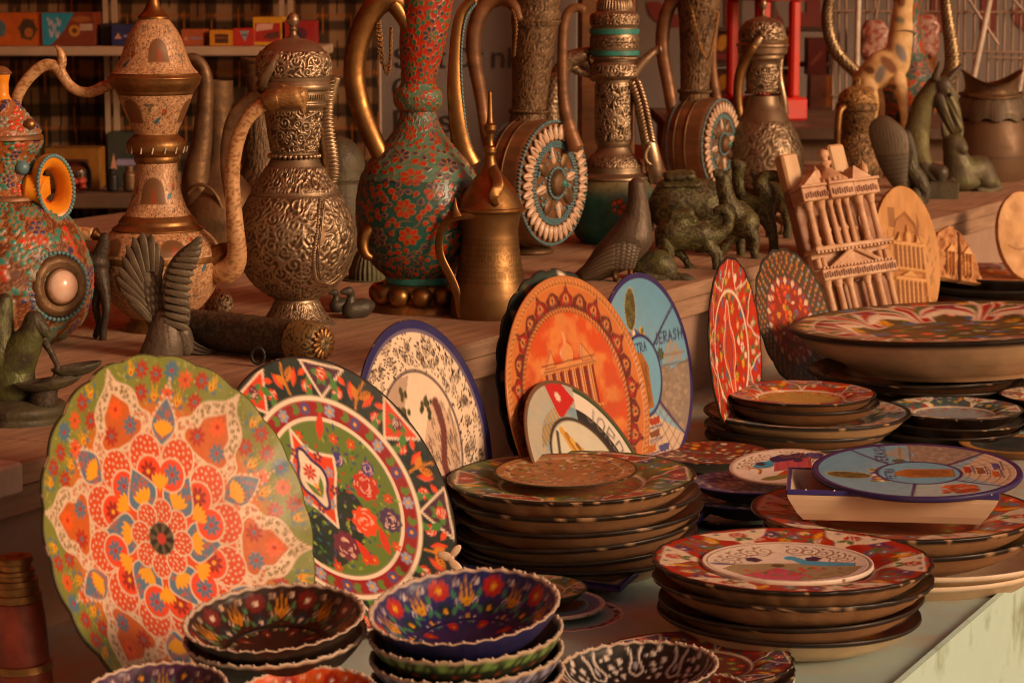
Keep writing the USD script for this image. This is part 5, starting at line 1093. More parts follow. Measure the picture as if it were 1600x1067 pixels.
figure(W, 'torso', chainb((262, 505, 6, (24, 22, 26)), (258, 535, -2, (30, 26, 28)), (252, 556, -4, (34, 28, 18))) + [((285, 520, 0, 14), (290, 545, 6, 14))], hi=(.17, .13, .09), lo=(.045, .035, .025), relief=2.4, fur=True, seed=6, it=4)
figure(W, 'head', chainb((268, 500, 22, 14), (272, 482, 26, 12), (280, 478, 30, 8), (288, 484, 32, 3)), fur=True, seed=7, relief=1.0)
m, r = sheet(W.pts([(284, 516, 0), (300, 530, 2), (318, 542, 4), (334, 548, 6)]), W.pts([(278, 546, -6), (292, 552, -4), (312, 556, 0), (326, 556, 4)]), 40, 24, 4 * W.s, lambda U, V: 1.2 * W.s * np.sin(V * 18)); obj('tail', m, 'bronze_relief', W.t, col=wingcol(r, 3, m[0]) * .7)
# --- bird statue with dishes at the far left, on a round base
N = Pot('bird_statue', 'dark green bronze bird with leaf dishes on a turned round base at far left', 'statue', 32, 656)
obj('base', lathe(N.prof([(669, 0), (669, 72), (664, 75), (656, 75), (650, 71), (646, 70), (640, 73), (634, 73), (629, 68), (626, 60), (622, 40), (620, 0)]), 90, 60)[0], 'dark_bronze', N.t)
figure(N, 'bird', chainb((20, 612, 0, (36, 30, 24)), (18, 575, 4, (36, 30, 30)), (40, 545, -4, (26, 24, 28)), (56, 520, -8, 18), (60, 500, -10, 15)) + chainb((60, 500, -12, 13), (74, 512, -14, 9), (82, 522, -14, 3)) + chainb((4, 560, 0, 26), (2, 515, 4, 22), (6, 488, 6, 17), (12, 470, 6, 10)), hi=(.085, .075, .045), lo=(.026, .022, .014), relief=2.8, fur=True, seed=9, green=.6, it=5)
def leaf_dish(c, L, wd, ang, tilt=0.12):
    g = lathe([(-.010, 0), (-.008, .5), (0, .98), (.003, 1.0), (.0025, .93), (-.004, .5), (-.005, 0)], 60, 30)[0]; v = np.array(g[0]); v[:, 0] *= L * N.s; v[:, 1] *= wd * N.s; v[:, 0] += .25 * L * N.s * np.sign(v[:, 0]) * (np.abs(v[:, 0]) / (L * N.s)) ** 3
    return xf((v, g[1]), trans(c) @ rotz(ang) @ roty(-tilt))
obj('leaf_dish', leaf_dish(N.L(82, 592, -32), 42, 26, .1), 'dark_bronze', N.t); obj('leaf_dish', leaf_dish(N.L(124, 572, -12), 32, 20, .35), 'dark_bronze', N.t)
figure(N, 'stem', chainb((74, 622, -26, 22), (78, 606, -28, 18), (88, 596, -30, 12)) + chainb((92, 592, -28, 5), (96, 570, -16, 4), (84, 548, -8, 5), (76, 536, -6, 6)) + chainb((96, 590, -28, 6), (118, 584, -20, 6), (128, 578, -14, 4)), hi=(.09, .07, .045), lo=(.04, .03, .02), relief=.5, seed=10)
# --- black engraved cylinder
p0_, p1_ = on_z(318, 548, STEP_Z), on_z(462, 566, STEP_Z); sR = depth_of(p1_) / FPX; Rr = 33 * sR
ax = p1_ - p0_; Lc = np.linalg.norm(ax); ax /= Lc; Mc = np.eye(4); Mc[:3, 2] = ax; Mc[:3, 0] = np.cross([0, 0, 1], ax) * -1; Mc[:3, 0] = np.array([-ax[1], ax[0], 0]); Mc[:3, 1] = np.cross(Mc[:3, 2], Mc[:3, 0]); Mc[:3, 3] = p0_ + [0, 0, Rr + .001]
cy = thing('engraved_cylinder', 'black engraved metal scroll case lying on its side with an ornate end cap', 'scroll case', Mc)
(v, f), uv = lathe([(-.03, 0), (-.03, Rr * .9), (-.02, Rr * .96), (0, Rr * .97), (Lc * .5, Rr * .97), (Lc, Rr * .97)], 170, 90); h = scroll_field(uv, .011, 71, width=.14); (v, f), _ = lathe([(-.03, 0), (-.03, Rr * .9), (-.02, Rr * .96), (0, Rr * .97), (Lc * .5, Rr * .97), (Lc, Rr * .97)], 170, 90, disp=lambda u: -h * .0006)
obj('tube', (v, f), 'engraved_black', cy, col=mixc((.022, .018, .014), (.095, .07, .04), h * .8))
(v, f), uv = lathe([(Lc, Rr * .97), (Lc + .002, Rr * 1.03), (Lc + .02, Rr * 1.04), (Lc + .034, Rr * .98), (Lc + .042, Rr * .82), (Lc + .046, Rr * .55), (Lc + .043, Rr * .42), (Lc + .05, Rr * .36), (Lc + .052, Rr * .2), (Lc + .048, 0)], 160, 80); h = scroll_field(uv, .010, 72, width=.22)
obj('end_cap', (v, f), 'bronze_relief', cy, col=mixc((.05, .035, .022), (.26, .17, .06), h))
obj('petals', join(*[xf(sphere((0, 0, 0), 1, 1, (.004, .010, .003)), trans((Rr * .42 * math.cos(t), Rr * .42 * math.sin(t), Lc + .047)) @ rotz(t + PI / 2)) for t in np.linspace(0, 2 * PI, 15)[:-1]]), 'dull_brass', cy, kind='stuff')
hk = on_z(404, 572, STEP_Z); obj('hook', tube([hk + np.array([math.cos(t) * .008, -.006, .014 + math.sin(t) * .010]) for t in np.linspace(0, 2 * PI, 17)], .0022, smooth=False, sides=8), 'black_iron', label='small dark iron ring standing in front of the black engraved cylinder', cat='ring')
# --- small ducks
for k, (x, y, sc, lab) in enumerate(((552, 497, 1.0, 'small dark bronze duck nearest the mosaic ewer foot'), (528, 487, .72, 'smaller dark bronze duck behind, towards the silver ewer foot'))):
    U = Pot('duck_figurine', lab, 'figurine', x, y)
    q = lambda dx, dy, dd, r: (x + dx * sc, y + dy * sc, dd * sc, r * sc)
    figure(U, 'duck', chainb(q(-4, -13, -4, 14), q(14, -15, 6, 15), q(26, -18, 12, 8)) + chainb(q(-6, -18, -6, 8), q(-2, -36, -2, 5), q(-6, -43, -6, 7), q(-16, -42, -12, 3)), hi=(.075, .065, .045), lo=(.04, .034, .024), relief=1.0, seed=20 + k, fur=True, it=4)

# --- goose
O = Pot('bronze_goose', 'brown bronze goose with upright neck, wings folded, in front of the turquoise ewer', 'figurine', 965, 438)
figure(O, 'goose', chainb((994, 290, 0, (13, 14, 10)), (996, 315, 0, 15), (994, 345, 0, 22), (986, 372, -2, (33, 30, 30)), (962, 398, -2, (34, 28, 27)), (934, 422, 2, (24, 20, 15)), (905, 436, 4, (14, 14, 6)), (885, 444, 6, (8, 12, 3))), hi=(.135, .098, .068), lo=(.06, .043, .03), relief=1.6, fur=True, seed=30, it=5)
wing(O, 'folded_wing', [(1000, 385, -34), (980, 375, -36), (955, 378, -36), (930, 396, -30), (905, 424, -22)], [(990, 416, -32), (975, 418, -36), (955, 418, -36), (930, 428, -30), (908, 436, -22)], 6, 12, 31, th=3, bulge=6, nu=70, nv=40)
O.tube('leg', [(985, 405, -22), (984, 430, -22), (988, 440, -28)], [6, 4, 5], 'brass', n=16)
O.tube('leg', [(962, 412, -16), (960, 432, -16), (966, 440, -24)], [6, 4, 5], 'old_brass', n=16)
# --- lying figure
Y = Pot('lying_camel', 'mossy bronze camel lying down beside the goose with outstretched neck', 'figurine', 1030, 436)
figure(Y, 'camel', chainb((1004, 416, 8, (22, 24, 19)), (1028, 412, 0, (25, 24, 22)), (1044, 420, -4, 14)) + chainb((1040, 428, -8, 10), (1058, 433, -12, 8), (1072, 434, -16, 8.5), (1080, 436, -18, 5)) + chainb((1010, 430, -14, 8), (1040, 436, -18, 5)), hi=(.09, .08, .04), lo=(.042, .035, .022), relief=.9, size=10, seed=33, green=.4)
# --- camels
MOSS = dict(hi=(.125, .108, .045), lo=(.026, .021, .013), green=.25)
A1 = Pot('bronze_elephant', 'big dark bronze elephant with a saddle cloth, behind the smaller camel', 'figurine', 1080, 392)
figure(A1, 'elephant', [((1050, 322, 0, (36, 38, 44)), (1098, 322, 6, (38, 38, 42)))] + chainb((1110, 318, 6, (26, 24, 24)), (1130, 315, 4, (18, 18, 20)), (1142, 335, 0, 10), (1146, 360, -2, 6), (1142, 376, -4, 4)) + [((1040, 345, -16, 14), (1040, 386, -16, 11)), ((1096, 350, -16, 14), (1096, 395, -20, 11)), ((1050, 345, 24, 14), (1052, 384, 24, 11)), ((1112, 345, 24, 13), (1114, 386, 24, 11)), ((1018, 318, 0, 8), (1016, 350, 0, 3))], relief=.8, size=14, seed=40, it=5, **MOSS)
figure(A1, 'saddle', [((1044, 278, -12, (9, 12, 7)), (1076, 276, -12, (10, 12, 7))), ((1044, 276, 14, (9, 10, 7)), (1076, 274, 14, (10, 10, 7))), ((1040, 290, 0, (16, 30, 8)), (1084, 288, 0, (16, 30, 8)))], relief=1.0, size=5, seed=41, it=3, **MOSS)
A2 = Pot('bronze_camel', 'small standing bronze camel with a block saddle, nearest the step edge', 'figurine', 1080, 420)
figure(A2, 'camel', [((1054, 366, 0, (28, 24, 26)), (1092, 368, 0, (26, 22, 23))), ((1060, 352, 0, 20), (1076, 350, 0, 16))] + chainb((1104, 370, 0, 18), (1124, 366, 0, 11), (1136, 354, 0, 9), (1138, 338, 0, 9), (1130, 328, 0, 9), (1118, 330, 0, 6)) + chainb((1040, 378, -10, 12), (1046, 398, -12, 7), (1043, 412, -12, 5), (1050, 420, -14, 6)) + chainb((1048, 384, 12, 11), (1068, 402, 12, 6), (1074, 412, 8, 5), (1080, 422, 4, 7)) + chainb((1104, 382, -10, 10), (1116, 396, -12, 6), (1117, 412, -12, 5), (1118, 428, -14, 6)) + chainb((1108, 382, 12, 9), (1124, 396, 12, 5), (1126, 414, 12, 5)) + [((1028, 360, 0, 6), (1026, 385, 0, 2))], relief=.7, size=11, seed=42, it=4, **MOSS)
figure(A2, 'saddle', [((1050, 338, -8, 7), (1076, 334, -8, 8)), ((1050, 338, 8, 7), (1076, 334, 8, 8)), ((1046, 348, -10, 6), (1082, 346, -10, 6))], relief=.8, size=4, seed=43, it=2, **MOSS)
A3 = Pot('bronze_camel', 'bronze camel looking up, left of the three tall ones by the facade', 'figurine', 1155, 402)
figure(A3, 'camel', chainb((1152, 340, 6, (24, 24, 26)), (1164, 350, -4, (22, 22, 24))) + chainb((1150, 336, -4, 18), (1136, 318, -8, 14), (1130, 298, -8, 12), (1128, 280, -8, 12), (1120, 272, -10, 8)) + [((1124, 276, -10, 7), (1114, 270, -14, 4)), ((1132, 276, -8, 6), (1138, 268, -8, 3))] + chainb((1168, 356, -14, 13), (1178, 374, -16, 8), (1176, 392, -16, 6.5), (1182, 406, -20, 8)) + chainb((1150, 358, 0, 12), (1140, 376, 0, 9), (1128, 392, 0, 8)) + chainb((1156, 350, 24, 11), (1158, 380, 24, 7), (1160, 398, 24, 7)), relief=.7, size=11, seed=45, it=4, **MOSS)
A4 = Pot('bronze_camel', 'middle of the three tall bronze camels by the facade, round muzzle raised', 'figurine', 1190, 392)
figure(A4, 'camel', chainb((1166, 320, 10, (24, 26, 26)), (1188, 325, 0, (22, 24, 26))) + chainb((1190, 330, -6, 17), (1196, 305, -10, 15), (1186, 286, -10, 13), (1192, 276, -12, 9), (1208, 274, -14, 8)) + [((1180, 282, -8, 6), (1174, 272, -6, 3))] + chainb((1196, 340, -10, 13), (1206, 362, -12, 7.5), (1208, 384, -12, 7), (1206, 394, -14, 7)) + chainb((1176, 340, 10, 12), (1172, 372, 10, 7), (1174, 390, 10, 7)) + chainb((1156, 300, -4, 8), (1150, 275, -4, 9), (1152, 262, -6, 11), (1146, 256, -6, 7)), relief=.7, size=11, seed=46, it=4, **MOSS)
A5 = Pot('bronze_camel', 'rightmost bronze camel half behind the carved facade, head thrown up', 'figurine', 1222, 372)
figure(A5, 'camel', chainb((1206, 300, 16, (22, 26, 26)), (1222, 308, 6, (20, 24, 26))) + chainb((1222, 315, 0, 15), (1232, 295, -2, 12), (1226, 280, -4, 11), (1232, 270, -6, 8), (1242, 266, -8, 7)) + chainb((1226, 320, 0, 11), (1230, 345, 0, 7), (1230, 372, 0, 6)) + chainb((1206, 320, 14, 11), (1204, 350, 14, 7), (1204, 376, 14, 6)), relief=.7, size=11, seed=47, it=4, **MOSS)
fd = Pot('footed_dish', 'tiny bronze footed dish between the camels and the carved facade', 'dish', 1222, 366)
obj('dish', lathe(fd.prof([(367, 0), (367, 8), (365, 7), (358, 2.5), (352, 2.5), (349, 7), (343, 13), (338, 16), (337, 15), (343, 10), (347, 0)]), 40, 40)[0], 'old_brass', fd.t)
# --- right end: horse head, wing figure, cat, vase, giraffe
H = Pot('horse_head', 'bronze horse head bust with green streaked mane on a dark block', 'bust', 1466, 309)
hm = body(bones(H, chainb((1469, 136, 0, (15, 14, 14)), (1480, 158, 0, (13, 12, 14)), (1489, 183, 0, (9.5, 10, 11)), (1494, 202, 0, (8.5, 9, 7))) + chainb((1464, 156, 0, (12, 13, 13)), (1474, 182, 0, (9, 10, 9)), (1488, 207, 0, (6, 7, 5))) + chainb((1458, 136, 4, (14, 12, 14)), (1440, 166, 6, (17, 14, 18)), (1431, 205, 6, (19, 15, 19)), (1434, 240, 4, (17, 15, 16)), (1448, 268, 4, 12), (1462, 283, 2, (13, 14, 6)))
    + [((1456, 124, -9, 7), (1461, 101, -11, 2)), ((1480, 126, 7, 7), (1498, 106, 9, 2.5)), ((1452, 262, 0, 9), (1468, 270, -4, 13)), ((1468, 270, -4, 13), (1468, 284, -4, 9))]), 2.3 * H.s, 4)
v, f = hm; y = H.yb - v[:, 2] / (H.s * 1.01); x = v[:, 0] / H.s + 1466
mane = np.clip((1458 - x) / 8, 0, 1) * (y < 255); st_ = np.sin((x + (y - 180) * .10) * 1.9 + 7 * vnoise(v * [1, 1, .4], 40, 4)) * .5 + .5
nose = np.clip((x - 1468) / 8, 0, 1) * (y > 140) * (y < 215); st2 = np.abs(np.sin((x - .55 * y) * .38))
h = mane * st_ * .7 + nose * st2 * .9
col = mixc((.075, .06, .042), (.25, .235, .05), np.clip(mane * st_ ** 3 + nose * (1 - st2) ** 2 * .9, 0, 1))
obj('head_and_neck', (v + vnormals(v, f) * (h * H.s)[:, None], f), 'bronze_relief', H.t, col=col)
obj('block', box(H.L(1441, 318, -26), H.L(1494, 283, 26), .003), 'dark_bronze', H.t, smooth=False)
obj('eye', sphere(H.L(1478, 150, -13), 3.4 * H.s, 2), 'black_iron', H.t)
V = Pot('winged_figure', 'dark bronze figure with one broad raised wing, left of the horse head', 'figurine', 1402, 318)
wing(V, 'wing', [(1400, 300, -10), (1376, 268, -8), (1362, 235, -4), (1355, 205, 0), (1362, 190, 2), (1376, 184, 4)], [(1414, 300, -14), (1416, 262, -14), (1417, 235, -14), (1414, 212, -12), (1402, 196, -8), (1384, 185, 2)], 18, 20, 51, th=5, bulge=8, amp=.4)
figure(V, 'torso', chainb((1414, 212, 0, 8), (1422, 240, 0, 10), (1420, 265, 0, 14), (1434, 282, -4, 14), (1446, 300, -8, 8), (1440, 316, -10, 7)) + chainb((1410, 280, 6, 18), (1418, 310, 6, 10)) + [((1426, 300, -18, 8), (1436, 318, -20, 7))], hi=(.085, .07, .05), lo=(.04, .033, .025), relief=.8, seed=52, green=.2)
X = Pot('bronze_cat', 'seated bronze cat with curled tail between the horse block and the vase', 'figurine', 1510, 298)
figure(X, 'cat', chainb((1500, 285, -6, (30, 22, 14)), (1496, 262, -6, (24, 20, 24)), (1488, 240, -10, 17), (1487, 226, -12, (18, 16, 17)), (1498, 232, -22, 9)) + [((1474, 214, -10, 6), (1468, 195, -8, 2)), ((1496, 212, -8, 5), (1500, 204, -6, 2))] + chainb((1506, 270, 0, 24), (1530, 268, 8, (24, 22, 24)), (1540, 284, 4, (20, 22, 14))) + chainb((1552, 280, 0, 7), (1560, 294, -4, 6), (1545, 298, -14, 5), (1526, 296, -18, 5)) + [((1482, 285, -20, 9), (1478, 298, -24, 7))], hi=(.14, .115, .07), lo=(.05, .04, .028), relief=1.2, fur=True, seed=54, green=.45)
U2 = Pot('bronze_vase', 'big brown bronze vase with saddle shaped mouth and petal collar at the right edge', 'vase', 1545, 281)
(v, f), uv = lathe(U2.prof([(288, 0), (288, 48), (280, 54), (262, 60), (240, 62.5), (215, 60), (196, 55), (188, 52)]), 120, 60); hh = np.exp(-((U2.yb - v[:, 2] / U2.s - 243) / 1.5) ** 2)
obj('body', (v, f), 'bronze_relief', U2.t, col=mixc((.16, .09, .045), (.08, .05, .03), np.clip(hh + vnoise(v, 14, 3) * .5, 0, 1)))
pr = U2.prof([(188, 52), (186, 57), (178, 57), (165, 53), (156, 49), (153, 47)]); (v, f), uv = lathe(pr, 200, 50); a = uv[:, 0] / uv[:, 0].max() * PI; y = U2.yb - v[:, 2] / (U2.s * 1.01)
c = np.abs(((a * 10 / (2 * PI)) % 1) - .5) * 2; pet = np.clip((188 - 16 * (1 - c ** 2.5) * 0 - y), 0, 20); lines = np.clip(1 - np.abs(c ** 1.6 * 26 - (186 - y) * .0 - 20 * (c > .5)) / 5, 0, 1) + np.exp(-((c - .55) / .06) ** 2) * (y > 160)
v[:, :2] *= (1 + .012 * np.cos(a * 10)[:, None] * np.clip((y - 160) / 20, 0, 1)[:, None] + .006 * np.clip(lines, 0, 1)[:, None]); v[:, 2] -= np.where(y > 184, 1, 0) * (1 - c) ** 2 * 0 + np.clip((y - 170) / 18, 0, 1) * (np.cos(a * 10) * 3.0 * U2.s)
obj('petal_collar', (v, f), 'bronze_relief', U2.t, col=mixc((.085, .06, .042), (.13, .095, .06), np.clip(lines + .4 * vnoise(v, 30, 1), 0, 1)))
obj('neck_ring', tube([(47.5 * U2.s * math.cos(t), 47.5 * U2.s * math.sin(t), (U2.yb - 151 + 2.5 * math.cos(2 * t)) * U2.s * 1.01) for t in np.linspace(0, 2 * PI, 90)], 3.2 * U2.s, smooth=False, sides=10), 'old_brass', U2.t)
pr = [(0, 44), (10, 41), (22, 43), (28, 48), (28, 45), (20, 39), (8, 38)]; (v, f), uv = lathe([(z * U2.s, r * U2.s) for z, r in pr], 140, 40); a = uv[:, 0] / uv[:, 0].max() * PI
v[:, 2] = v[:, 2] * (1 + .38 * np.cos(2 * (a + PI / 2))) + (U2.yb - 150) * U2.s * 1.01; obj('mouth', (v, f), 'old_brass', U2.t)
GR = Pot('wooden_giraffe', 'tan carved wooden giraffe with grey and brown patches, behind the winged figure', 'figurine', 1375, 276)
gm = body(bones(GR, chainb((1348, 128, 4, (17, 18, 20)), (1372, 112, 0, (26, 20, 30)), (1398, 100, -2, (20, 18, 26)), (1402, 60, -2, (19, 16, 18)), (1404, 20, -2, (15, 14, 15)), (1412, -30, -4, 13), (1418, -70, -4, 12)) + [((1418, -72, -4, 13), (1440, -64, -10, 8)), ((1412, -82, -8, 4), (1408, -96, -10, 3))]
    + chainb((1350, 138, -10, 15), (1360, 160, -12, 10), (1360, 182, -12, 8), (1350, 218, -12, 6), (1352, 250, -12, 5), (1350, 276, -12, 7)) + chainb((1398, 128, -10, 14), (1405, 150, -12, 9), (1409, 190, -14, 5), (1412, 230, -14, 5), (1412, 276, -14, 7)) + chainb((1366, 138, 14, 12), (1378, 165, 16, 5), (1379, 276, 16, 5)) + chainb((1400, 120, 14, 12), (1412, 160, 16, 6), (1416, 276, 16, 5)) + [((1334, 118, 6, 4), (1330, 150, 6, 2))]), 3.4 * GR.s, 5)
v, f = gm; x = v[:, 0] / GR.s + 1375; y = GR.yb - v[:, 2] / (GR.s * 1.01); q = np.stack([x, y], 1)
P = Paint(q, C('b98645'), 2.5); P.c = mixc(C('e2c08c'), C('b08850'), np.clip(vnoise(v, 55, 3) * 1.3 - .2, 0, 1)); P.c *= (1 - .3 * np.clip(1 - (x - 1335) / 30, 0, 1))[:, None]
for c, a, b, an, cl in (((1401, 86), 15, 7, 1.1, '77706c'), ((1382, 104), 17, 8, .8, '7d5030'), ((1369, 118), 7, 14, .3, '77706c'), ((1398, 36), 8, 5, .3, '7e725e'), ((1352, 142), 9, 6, 0, '80552e'), ((1388, 138), 7, 5, 0, '7d5030'), ((1400, 8), 6, 9, 0, '80552e'), ((1353, 112), 8, 6, .4, '6c4526')): P.ell(c, a, b, an, C(cl))
obj('body', (v, f), 'carved', GR.t, col=P.c)
obj('neck_groove', tube([GR.L(1404 + 20 * math.cos(t), 58 + 6 * math.sin(t), 17 * math.sin(t)) for t in np.linspace(0, 2 * PI, 40)], 1.2 * GR.s, smooth=False, sides=6), 'dark_wood', GR.t)
# ornate brass ewer, mosaic ewer with scaly handle and spout behind the giraffe
R1 = Pot('ornate_brass_ewer', 'small ornate pierced brass ewer between the facade and the giraffe', 'ewer', 1336, 296)
relief_lathe(R1, 'body', [(300, 0), (300, 26), (294, 30), (280, 38), (262, 42), (244, 39), (228, 31), (216, 24), (208, 20)], 7, 81, 1.6, 'bronze_relief', (.26, .14, .05), (.022, .014, .008), ns=160, nr=60)
relief_lathe(R1, 'neck', [(208, 21), (196, 24), (184, 27), (176, 28), (172, 31), (166, 31), (163, 28)], 5, 82, 1.4, 'bronze_relief', (.26, .14, .05), (.022, .014, .008), ns=140, nr=40)
relief_lathe(R1, 'lid', [(163, 28), (158, 28), (150, 25), (143, 18), (139, 9), (134, 4), (128, 4), (124, 0)], 5, 83, 1.6, 'bronze_relief', (.5, .28, .09), (.03, .018, .008), ns=140, nr=40)
R1.tube('handle', [(1318, 168, -18), (1308, 172, -24), (1304, 190, -28), (1304, 230, -28), (1312, 256, -24)], [5, 6, 5.5, 5, 4], 'dull_brass', n=50)
R2 = Pot('mosaic_ewer', 'turquoise ewer with scaly handle and long scaly spout, mostly hidden behind the giraffe', 'ewer', 1412, 266)
mosaic_part(R2, 'body', [(272, 0), (272, 40), (262, 42), (248, 30), (230, 22), (205, 24), (190, 30), (180, 44), (165, 54), (150, 58), (142, 57)], 33, C('0d3f3a'), [CO, BL, CO], 7, 170, 50)
mosaic_part(R2, 'shoulder', [(142, 57), (138, 55), (120, 46), (100, 36), (80, 27), (60, 22), (30, 20), (0, 22), (-30, 24)], 34, C('35564c'), [CO, BL, CO, CO], 8, 170, 90)
def scaly(F, name, q, rad, n=110):
    m = tube(F.pts(q), np.asarray(rad, float) * F.s, n=n, sides=26); v, f = m; k = np.arange(len(v) - 2); i, j = k // 26, k % 26
    h = np.abs(np.sin(PI * (i / 2.2))) * np.abs(np.sin(PI * (j / 26 * 8 + .5 * (np.floor(i / 2.2) % 2)))); h = np.r_[h, 0, 0]
    return obj(name, (v + vnormals(v, f) * (h * 1.2 * F.s)[:, None], f), 'silver', F.t, col=mixc((.06, .04, .025), (.5, .36, .2), h))
scaly(R2, 'handle', [(1356, 148, 0), (1340, 122, 0), (1322, 104, 0), (1302, 82, 0), (1290, 50, 0), (1289, 15, 0), (1299, -14, 0), (1322, -30, 0), (1380, -25, 0)], [8, 9, 9.5, 9.5, 9, 8.5, 8.5, 8, 8])
scaly(R2, 'spout', [(1452, 160, 0), (1478, 125, 0), (1484, 100, 0), (1479, 60, 0), (1473, 25, 0), (1470, -10, 0), (1476, -40, 0)], [16, 13, 12, 10, 8.5, 7.5, 7], 90)

# ---------------- carvings leaning on the step
def frame3(bl, br, tl):
    ex = br - bl; w = np.linalg.norm(ex); ex = ex / w; ez = tl - bl; ez = ez - ex * (ez @ ex); h = np.linalg.norm(ez); ez /= h
    M = np.eye(4); M[:3, 0], M[:3, 1], M[:3, 2], M[:3, 3] = ex, np.cross(ez, ex), ez, bl; return M, w, h     # x right, y inward, z up the slab
def vert_cyl(x, z0, z1, r, y, sides=14, tap=.9):
    m = lathe([(z0, r * 1.25), (z0 + r * .5, r * 1.3), (z0 + r * .8, r), (z1 - r * 2.2, r * tap), (z1 - r * 2.0, r * 1.0), (z1 - r * .9, r * 1.25), (z1 - r * .3, r * 1.4), (z1, r * 1.45)], sides, 0, dense=False)[0]; return xf(m, trans((x, y, z0 * 0)))
def frame_n(px, py, depth, ncam, img, wpx, hpx):
    """slab whose lower left corner shows at a pixel, facing ncam (right, up, towards the street) with its upright edge along img"""
    t = -ray(px, py); t /= np.linalg.norm(t); r = RT - t * (RT @ t); r /= np.linalg.norm(r); u = np.cross(t, r)
    a, b, c = np.asarray(ncam) / np.linalg.norm(ncam); x, y = np.asarray(img) / np.linalg.norm(img)
    z = -(a * x + b * y) / c; ez = x * r + y * u + z * t; L = np.linalg.norm(ez); ez /= L; n = a * r + b * u + c * t; ex = np.cross(ez, n) * -1
    if ex @ r < 0: ex = -ex
    M = np.eye(4); M[:3, 0], M[:3, 1], M[:3, 2], M[:3, 3] = ex, np.cross(ez, ex), ez, at(px, py, depth); s = depth / FPX
    return M, wpx * s / math.hypot(ex @ r, ex @ u), hpx * s * L
Mf, w, h = frame_n(1300, 505, 4.20, (.52, .22, .8), (-.235, .97), 108, 255)
cf = thing('carved_facade', 'cream resin model of a columned rock temple leaning back on the step', 'sculpture', Mf)
u = w / 100; k_ = h / 260.0
def fb(name, x0, x1, z0, z1, y0, y1, bev=.0012, mat='resin', parent=None): return obj(name, box((x0 * u, y0 * u, z0 * k_), (x1 * u, y1 * u, z1 * k_), bev), mat, parent or cf, smooth=False)
fb('slab', -4, 104, 0, 226, 14, 30, mat='resin_dark')
fb('plinth', -5, 105, -6, 4, -14, 14)
for i, x in enumerate((4, 20, 36, 62, 78, 94)): obj('lower_column', vert_cyl(x * u, 4 * k_, 66 * k_, 4.0 * u, -4 * u), 'resin', cf)
fb('lower_wall', 26, 74, 4, 62, 6, 13.5, mat='resin_dark')
ent = fb('entablature', -4, 104, 66, 84, -13, 13.5)
obj('dentils', join(*[box((x * u, -15 * u, 84.4 * k_), ((x + 2.6) * u, -9 * u, 87.5 * k_)) for x in np.arange(-3, 102, 5)]), 'resin', ent, smooth=False, kind='stuff')
pd = obj('pediment', prism([(16 * u, 88 * k_), (84 * u, 88 * k_), (50 * u, 112 * k_)], -6 * u, 13.8 * u), 'resin', cf, smooth=False)
for a, b in (((14, 87), (50, 114)), ((86, 87), (50, 114))): obj('raking_cornice', tube([(a[0] * u, -8 * u, a[1] * k_), (b[0] * u, -8 * u, b[1] * k_)], 3.0 * u, n=2, sides=8, smooth=False), 'resin', pd)
fb('attic', -4, 104, 84.5, 114, 4, 13.8)
for x in (-2, 6, 88, 97): fb('attic_figure', x, x + 6, 88, 106, -4, 4.2, .002)
led = fb('ledge', -7, 107, 114.3, 121, -15, 13.8)
obj('dentils', join(*[box((x * u, -14 * u, 110.6 * k_), ((x + 3) * u, -9 * u, 114 * k_)) for x in np.arange(-5, 104, 5.5)]), 'resin', led, smooth=False, kind='stuff')
for x in (4, 22, 38, 50, 62, 78, 95): obj('upper_column', vert_cyl(x * u, 121.5 * k_, 196 * k_, (4.4 if x in (4, 22, 78, 95) else 3.2) * u, (-4 if x in (4, 22, 78, 95) else 0) * u), 'resin', cf)
for x, hh in ((13, 26), (30, 52), (45, 50), (56, 52), (70, 46), (86, 26)): obj('carved_figure', body([(((x * u, 6 * u, 124 * k_), 4 * u), ((x * u, 7 * u, (124 + hh) * k_), 2.6 * u)), (((x * u, 5 * u, (124 + hh * .5) * k_), 4.2 * u), ((x * u, 6 * u, (124 + hh * .6) * k_), 3.2 * u))], .006, 2), 'resin', cf)
for x0, x1 in ((-6, 30), (32, 68), (70, 106)): fb('upper_entablature', x0, x1, 196.5, 218, -13 if x0 != 32 else -16, 13.8); fb('cornice', x0 - 1.5, x1 + 1.5, 218.3, 223, -16 if x0 != 32 else -19, 13.8)
for z0, y0, yy in ((70, -13.9, 'lower'), (201, -13.9, 'upper')):
    obj('frieze', join(*[box((x * u, (y0 - (3.2 if z0 > 100 and 32 < x < 66 else 0)) * u - .0006, (z0 + (k % 2) * 1.2) * k_), ((x + 2.2) * u, (y0 + 1) * u, (z0 + 8 + (k % 3) * 1.3) * k_)) for k, x in enumerate(np.arange(-2, 102, 3.4))]), 'resin_dark', cf, smooth=False, kind='stuff')
for x in (13, 29, 70, 86): obj('niche', prism([(x - 4) * u, 0] and [((x - 3.6) * u, 124 * k_), ((x + 3.6) * u, 124 * k_), ((x + 3.6) * u, 166 * k_), (x * u, 176 * k_), ((x - 3.6) * u, 166 * k_)], 11 * u, 13.9 * u), 'resin', cf, smooth=False)
obj('tholos_roof', xf(lathe([(223.2 * k_, 20 * u), (229 * k_, 19 * u), (236 * k_, 14 * u), (246 * k_, 7 * u), (252 * k_, 3.5 * u), (255 * k_, 6 * u), (259 * k_, 7.5 * u), (262 * k_, 4 * u), (265 * k_, 4 * u), (270 * k_, 6.5 * u), (276 * k_, 6.5 * u), (280 * k_, 3 * u), (282 * k_, 0)], 28, 60)[0], trans((46 * u, 0, 0))), 'resin', cf)
obj('roof_scallops', join(*[sphere((46 * u + 19.5 * u * math.sin(t), -19.5 * u * math.cos(t), 226 * k_), 2.3 * u, 1) for t in np.linspace(-2, 2, 13)]), 'resin', cf, kind='stuff')
